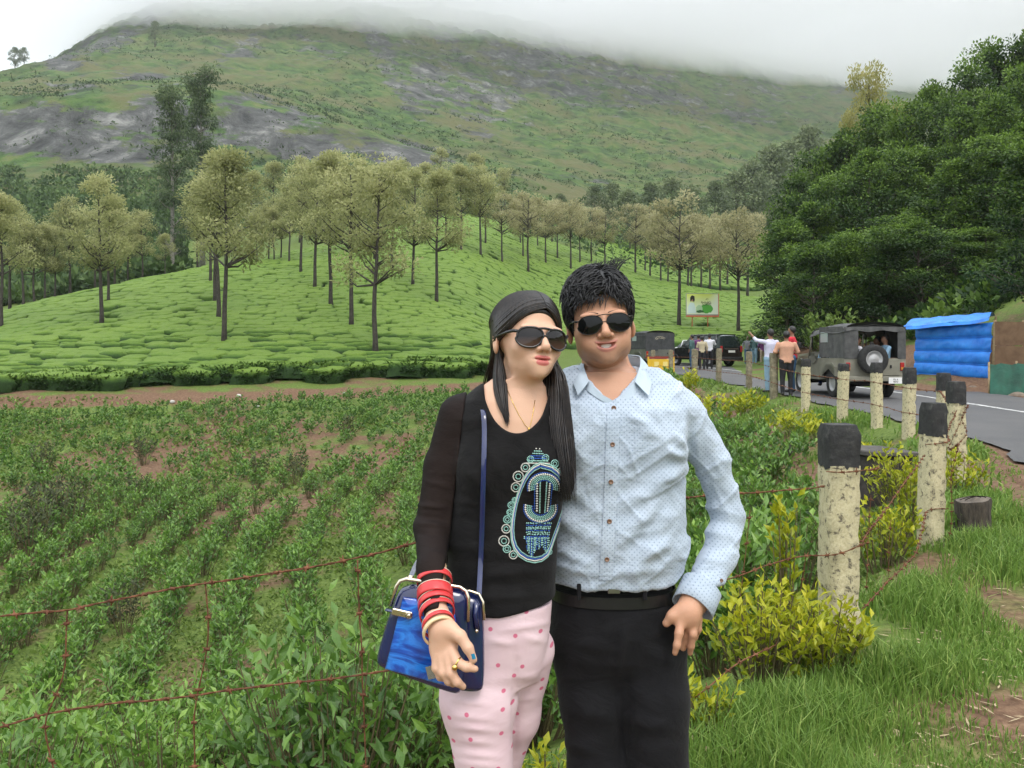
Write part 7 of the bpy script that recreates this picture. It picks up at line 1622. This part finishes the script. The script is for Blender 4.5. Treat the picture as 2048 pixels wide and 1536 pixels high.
for i in range(80):       # the lock that falls in front of her shoulder
    f = g.random(); w0 = HW.wld(np.array([shell(-.12,.02,-.01,1.02), shell(-.12,.01,-.05,1.0)])); e = g.normal(0, .0022, 3)
    ck = lambda u, v, Y: (lambda c_: (c_ if c_ is not None and c_[1] < Y else P(u, v, Y)))(cast(BV_WSKIN, u, v, .007))
    sp_.append((np.vstack([w0, [P(990+20*f,738,2.03)+e, ck(986+27*f,768,2.0)+e, ck(994+20*f,800,1.98)+e, ck(1004+11*f,822,1.97)+e, ck(1012+6*f,838+g.uniform(-10,16),1.965)+e]]), g.uniform(.0016, .0028)))
for i in range(680):      # her left side: down in front to the chest
    f = g.random()
    w0 = strand(f, 1, HL_L); h_ = g.random(); e = g.normal(0, .003, 3)
    ul = lambda a, b: a+(b-a)*(1-f)*.55+(b-a)*h_*.45
    end = g.uniform(.55, 1.0); k = 1.0
    pt = [P(ul(1094,1131),735,2.04+.03*f)+e, P(ul(1074,1136),800,1.985+.05*f)+e, P(ul(1082,1142),870,1.945+.05*f)+e, P(ul(1098,1147),930,1.92+.05*f)+e, P(ul(1118,1149),930+75*end,1.915+.05*f)+e]
    sp_.append((np.vstack([w0, pt]), g.uniform(.0022, .0044)))
for i in range(7): sp_.append((np.array([P(1120+i*2,760,1.98), P(1134+i*2,850,1.95), P(1142+i*2,930,1.93), P(1146+i,990+6*i,1.925)]), .0011))
locks(sp_, 'hair_lengths', M_hair, hairw, wo, 4)
# necklace
pts = [cast(BV_WSKIN, u, v, .001) for u, v in ((1014,778),(1026,806),(1038,830),(1050,850),(1058,858),(1062,846),(1066,826),(1070,800))]; pts = [p for p in pts if p is not None]
M_gold = simple('gold', (.75,.5,.16), None, rough=.25, metal=1.0)
root = empty('necklace', pts[4]); mb = MB(); mb.tube(np.array(pts)-pts[4], .0008, 5); mb.build('chain', M_gold, root, smooth=True); mb = MB(); mb.lathe([(.0003,.004),(.003,.001),(.0028,-.002),(.0003,-.005)], 10); mb.build('pendant', M_gold, root, smooth=True); tag(root, 'thin gold necklace with tiny pendant on the woman\'s neck', 'necklace')
# beaded emblem on the top
zx = lambda a, b: (740+a/3.49, 860+b/3.49)
beads = {'pearl_beads': [], 'teal_beads': [], 'blue_beads': []}
def path(pts, step, key, r_, closed=False, jit=0.0):
    q = np.array([zx(*p) for p in pts]); q = np.vstack([q, q[:1]]) if closed else q
    # smooth the path
    s0 = np.concatenate([[0], np.cumsum(np.hypot(*np.diff(q, axis=0).T))]); n = max(2, int(s0[-1]/step)); 
    for s_ in np.linspace(0, s0[-1], n): beads[key].append((np.interp(s_, s0, q[:,0])+g.normal(0, jit), np.interp(s_, s0, q[:,1])+g.normal(0, jit), r_))
oval = [(1190,240),(1145,262),(1110,295),(1080,340),(1055,395),(1033,455),(1015,520),(1002,585),(993,650),(990,710),(995,770),(1012,825),(1045,870),(1095,902),(1150,914),(1200,903),(1240,872),(1262,820),(1283,760),(1305,700),(1327,640),(1345,580),(1360,520),(1368,460),(1366,400),(1350,345),(1320,300),(1270,262)]
cen = np.array([1180,575]); sc2 = lambda k: [tuple(cen+(np.array(p)-cen)*k) for p in oval]
path(sc2(1.0), 2.6, 'pearl_beads', .0019, True); path(sc2(.965), 2.4, 'blue_beads', .0018, True); path(sc2(1.04), 2.5, 'teal_beads', .0017, True); path(sc2(.93), 2.6, 'teal_beads', .0015, True)
circ_ = lambda cx, cy_, r_, n=14: [(cx+r_*math.cos(k*6.283/n), cy_+r_*math.sin(k*6.283/n)) for k in range(n)]
for cx, cy_, r_ in ((1035,325,36),(1018,400,32),(1085,262,30),(1010,490,18),(985,525,22),(975,575,20),(958,625,26),(950,690,30),(935,775,36),(955,830,26),(1000,872,28),(1290,236,26),(1338,290,28),(1375,360,20),(1250,850,20),(1120,205,22),(1225,195,22)):
    path(circ_(cx, cy_, r_), 2.5, 'pearl_beads' if r_ > 27 else 'teal_beads', .0016, True); path(circ_(cx, cy_, r_*.5), 2.5, 'teal_beads', .0015, True)
for k in range(7): w2_ = 12+k*11; path([(1172-w2_, 130+k*17), (1172+w2_, 132+k*17)], 2.6, ['pearl_beads','teal_beads','teal_beads','blue_beads','blue_beads','teal_beads','pearl_beads'][k], .0017)
def arc_(cx, cy_, r_, a0, a1, n=24, ky=1.0): return [(cx+r_*math.cos(R(a)), cy_-ky*r_*math.sin(R(a))) for a in np.linspace(a0, a1, n)]
for r_, key, rad in ((118,'blue_beads',.0016),(106,'pearl_beads',.0026),(92,'teal_beads',.0018),(80,'teal_beads',.0018),(68,'teal_beads',.0018),(57,'blue_beads',.0017)):
    path(arc_(1216,402,r_,-12,192,ky=.88), 3.2 if rad < .002 else 4.2, key, rad); path(arc_(1190,545,r_,168,372,ky=.88), 3.2 if rad < .002 else 4.2, key, rad)
for x0, x1 in ((1166,1164),(1256,1238)): path([(x0,375),(x1,565)], 4.2, 'pearl_beads', .0026); path([(x0+22,365),(x1+20,575)] if x0 < 1200 else [(x0-22,365),(x1-18,575)], 3.0, 'teal_beads', .0019); path([(x0-16,385),(x1-16,550)] if x0 < 1200 else [(x0+16,385),(x1+18,550)], 3.0, 'blue_beads', .0017)
for k in range(9): y = 650+k*13; path([(1095+.4*k,y+4*math.sin(k)),(1262-2.5*k,y)], 3.0, ['teal_beads','blue_beads','teal_beads'][k % 3], .0018, jit=.5)
for x, y1, wd in ((1095,775,2),(1128,885,4),(1180,830,3),(1222,845,3)):
    for k in range(-wd, wd+1): path([(x+k*9,755),(x+k*8,y1-abs(k)*14)], 3.0, ['teal_beads','blue_beads','pearl_beads'][abs(k) % 3] if abs(k) != 2 else 'teal_beads', .0017, jit=.4)
Mb = {'pearl_beads': NT('pearl').P(Base_Color=(.72,.7,.64), Roughness=.18, Specular_IOR_Level=.7).m, 'teal_beads': NT('mint_bead').P(Base_Color=(.34,.62,.55), Roughness=.15, Specular_IOR_Level=.8).m, 'blue_beads': NT('blue_bead').P(Base_Color=(.03,.11,.45), Roughness=.15, Specular_IOR_Level=.8).m}
ico = np.array([[0,0,1],[1,0,0],[0,1,0],[-1,0,0],[0,-1,0],[0,0,-1]], float); icf = np.array([[0,1,2],[0,2,3],[0,3,4],[0,4,1],[5,2,1],[5,3,2],[5,4,3],[5,1,4]])
emb = None
for key, L in beads.items():
    Vs, Fs = [], []
    for u, v, r_ in L:
        p = cast(BV_TOP, u, v, .0006)
        if p is None: continue
        Fs.append(icf+6*len(Vs)); Vs.append(ico*r_*1.22+p-wo)
    o = mobj(key, npmesh(key, np.vstack(Vs), np.vstack(Fs), True), Mb[key], woman if emb is None else emb); o['kind'] = 'stuff'
    if emb is None: emb = o
# ------------------------------------------------------------------ bangles and ring
fa_ = P(876,1238,1.815)-P(861,1055,2.0); fa_ /= np.linalg.norm(fa_)
def frame(ax_, tilt=(0,0)):
    z = ax_/np.linalg.norm(ax_); x = np.cross([0,1,0], z); x /= np.linalg.norm(x); y = np.cross(z, x); M = np.stack([x, y, z], 1); return M@rotx(tilt[0])@roty(tilt[1])
M_bang = simple('red_lacquer', (.58,.035,.04), (.66,.06,.06), 20, .25); M_ivory = simple('ivory_lacquer', (.72,.6,.48), (.78,.68,.55), 30, .3); M_goldw = simple('cream_gold', (.7,.5,.28), (.78,.6,.36), 60, .3)
BANG = [(869,1162,1.885,.0385,.0075,(.06,.0),'topmost red bangle with cream rim on the woman\'s wrist'),(870,1189,1.862,.0385,.0115,(-.02,.03),'widest red bangle, second from the top'),(872,1209,1.847,.0385,.007,(.1,-.08),'third red bangle from the top with white rim'),(874,1225,1.834,.0378,.006,(.16,-.2),'fourth red bangle, tilted, lowest of the upper set'),(877,1249,1.81,.0345,.0048,(.22,-.24),'thin red bangle with white edge next to the hand')]
for u, v, Y, r_, hw, tl_, lb in BANG:
    root = empty('bangle', P(u, v, Y)); M = frame(fa_, tl_); r_ = r_*.985; pr_ = [(r_-.0015,-hw),(r_+.0008,-hw),(r_+.0014,-hw*.6),(r_+.0015,0),(r_+.0014,hw*.6),(r_+.0008,hw),(r_-.0015,hw),(r_-.0018,0),(r_-.0015,-hw)]
    mb = MB(); mb.lathe(pr_, 40, M=M); mb.build('band', M_bang, root, smooth=True)
    mb = MB(); mb.lathe([(r_-.0018,-hw-.0018),(r_+.0010,-hw-.0018),(r_+.0012,-hw-.0002),(r_-.0018,-hw-.0002)], 40, M=M); mb.build('rim', M_ivory, root, smooth=True); tag(root, lb, 'bangle', 'bangles on the woman\'s wrist')
mb = MB(); mb.lathe([(.0325,-.005),(.0365,-.0045),(.037,.0),(.0365,.0045),(.0325,.005),(.032,0),(.0325,-.005)], 40, M=frame(fa_, (.26,-.28))); tag(mb.build('bangle', M_goldw, smooth=True, loc=P(879,1262,1.80)), 'cream gold bangle lowest on the woman\'s wrist', 'bangle', 'bangles on the woman\'s wrist')
d_ = P(932,1334,1.764)-P(914,1324,1.77); mb = MB(); M = frame(d_); mb.lathe([(.0108,-.002),(.0126,-.002),(.013,0),(.0126,.002),(.0108,.002)], 24, M=M); mb.lathe([(.0005,.003),(.005,.002),(.006,0)], 12, c=M@np.array([-.004,-.012,0])*0+np.array([-.006,-.012,-.006]), M=rotx(R(90))); tag(mb.build('ring', M_gold, smooth=True, loc=P(916,1325.5,1.77)), 'gold ring on the woman\'s first finger', 'ring')
mb = MB(); 
for a in ((946.5,1316.5,1.766),): pass
X = np.array([[P(940+i*2.2+j*.8, 1309+j*2.6-i*.6, 1.7585+.0012*abs(i-2)) for i in range(5)] for j in range(5)]); mb.grid(X-wo); mb.build('painted_nail', simple('blue_nail', (.02,.22,.4), None, rough=.2), woman, smooth=True)
# ------------------------------------------------------------------ handbag
t = NT('navy_patent'); v = t.coord('Object'); t.P(Base_Color=t.ramp(t.noise(v, 5, 3), [(.3, (.006,.011,.06)), (.7, (.012,.022,.11))]), Roughness=.12, Specular_IOR_Level=.7, Coat_Weight=.5); t.bump(t.noise(v, 14, 3), .15, .01); M_navy = t.m
t = NT('blue_marbled_patent'); v = t.coord('Object', (1,1,2.4)); n = t.noise(v, 7, 5, .55, 2.6); t.P(Base_Color=t.ramp(n, [(.28, (.004,.02,.16)), (.45, (.01,.09,.5)), (.56, (.03,.24,.8)), (.68, (.01,.06,.38)), (.8, (.06,.34,.85))]), Roughness=.1, Specular_IOR_Level=.7, Coat_Weight=.6); M_marble = t.m
M_brass = simple('pale_brass', (.7,.62,.48), None, rough=.22, metal=1.0)
bag = empty('handbag', P(860,1390,1.92)); bo = np.array(bag.location)
def slab(name, outline, Yf, th, mat, parent=bag, bulge=.012, rnd=True):
    """rounded panel with bulging faces; outline in photo pixels at depth Yf"""
    q = np.array(outline, float)
    if rnd:
        for _ in range(2):
            nx = np.roll(q, -1, axis=0); q = np.stack([q*.8+nx*.2, q*.2+nx*.8], 1).reshape(-1,2)
    q = np.array([P(a, b, Yf) for a, b in q]); n = len(q); c = q.mean(0); X = []
    for k, dy in ((.0,-bulge),(.45,-bulge*.9),(.8,-bulge*.5),(.95,-bulge*.2),(1.0,.25*th),(1.0,.75*th),(.95,th+bulge*.2),(.6,th+bulge*.6),(0,th+bulge*.7)):
        X.append(c+(q-c)*max(k, .001)+[0,dy,0])
    X = np.array(X); X = np.concatenate([X, X[:, :1]], 1); mb = MB(); mb.grid(X-bo, flip=False); o = mb.build(name, mat, parent, smooth=True); return o
back = slab('rear_pouch', [(858,1192),(950,1190),(967,1215),(969,1378),(955,1388),(900,1382),(862,1330)], 1.90, .045, M_navy)
front = slab('front_pouch', [(803,1168),(926,1182),(938,1200),(934,1300),(923,1386),(908,1392),(760,1338),(750,1322),(776,1235)], 1.865, .032, M_navy)
pan = slab('marbled_panel', [(806,1194),(905,1210),(912,1240),(898,1374),(770,1338)], 1.852, .004, M_marble, front, .005, False)
mb = MB(); mb.tube(np.array([P(*a) for a in ((781,1212,1.86),(793,1172,1.86),(800,1162,1.86),(812,1158,1.862),(870,1166,1.868),(920,1174,1.868),(932,1182,1.866),(937,1196,1.862),(936,1243,1.86))])-bo, .0042, 8); mb.build('frame', M_brass, bag, smooth=True)
mb = MB(); mb.tube(np.array([P(*a) for a in ((900,1182,1.90),(940,1182,1.90),(958,1188,1.9),(966,1204,1.895),(968,1240,1.89))])-bo, .0038, 8); mb.build('frame', M_brass, bag, smooth=True)
mb = MB(); mb.tube(np.array([P(*a) for a in ((772,1219,1.853),(795,1224,1.848),(808,1228,1.846))])-bo, .008, 8, sq=.35); tab = mb.build('tab', M_navy, bag, smooth=True)
mb = MB(); mb.box((0,0,0), (.022,.003,.0075), bev=.002, M=roty(R(13))); mb.build('lock_plate', M_brass, bag, loc=P(804,1227,1.842)-bo)
mb = MB(); mb.lathe([(.0005,.004),(.004,.004),(.005,0)], 14, M=rotx(R(90))); mb.lathe([(.007,.001),(.008,.003),(.007,.004)], 16, M=rotx(R(90))); mb.build('turn_lock', M_brass, bag, smooth=True, loc=P(818,1231,1.839)-bo)
mb = MB(); mb.tube(np.array([P(953,1205,1.886), P(950,1230,1.882), P(955,1262,1.882)])-bo, .006, 6, sq=.4); mb.build('side_tab', M_navy, bag, smooth=True); mb = MB(); mb.lathe([(.0005,.004),(.0035,.003),(.0042,0)], 12, M=rotx(R(90))); mb.build('stud', M_brass, bag, smooth=True, loc=P(953,1262,1.876)-bo)
mb = MB(); mb.box((0,0,0), (.008,.001,.014), M=roty(R(-14))); mb.build('silver_tag', simple('silver_foil', (.5,.52,.55), None, rough=.25, metal=.8), bag, loc=P(861,1345,1.842)-bo)
sp2 = []
for a in ((958,1190,1.9),(961,1130,1.915),(964,1060,1.92),(966,980,1.918),(968,910,1.925),(969,860,1.945),(967,825,1.975),(962,800,2.01),(958,785,2.06),(960,790,2.11),(955,850,2.16),(930,960,2.17),(880,1070,2.12),(835,1120,1.99),(820,1158,1.88)):
    p = P(*a); c = cast(BV_TOP, a[0], a[1], .011) if a[1] < 1180 and a[2] < 2.0 else None
    sp2.append(c if c is not None else p)
mb = MB(); sp2 = np.array(sp2); s0 = np.linspace(0, 1, len(sp2)); s1 = np.linspace(0, 1, 70); c = np.stack([np.interp(s1, s0, sp2[:,k]) for k in range(3)], 1)
for _ in range(3): c[1:-1] = .25*c[:-2]+.5*c[1:-1]+.25*c[2:]
N0 = np.tile([[1.0,0,0]], (70,1)); mb.grid(np.stack([c-N0*.0055-bo, c-[0,.0022,0]-bo, c+N0*.0055-bo], 0)); mb.grid(np.stack([c-N0*.0055+[0,.0025,0]-bo, c+N0*.0055+[0,.0025,0]-bo], 0), flip=True); mb.build('strap', M_navy, bag, smooth=True)
mb = MB(); mb.lathe([(.006,-.004),(.008,-.004),(.008,.004),(.006,.004),(.006,-.004)], 16, c=P(820,1156,1.875)-bo); mb.build('strap_ring', M_brass, bag, smooth=True)
tag(bag, 'navy patent handbag with marbled blue panel hanging from the woman\'s shoulder', 'handbag')
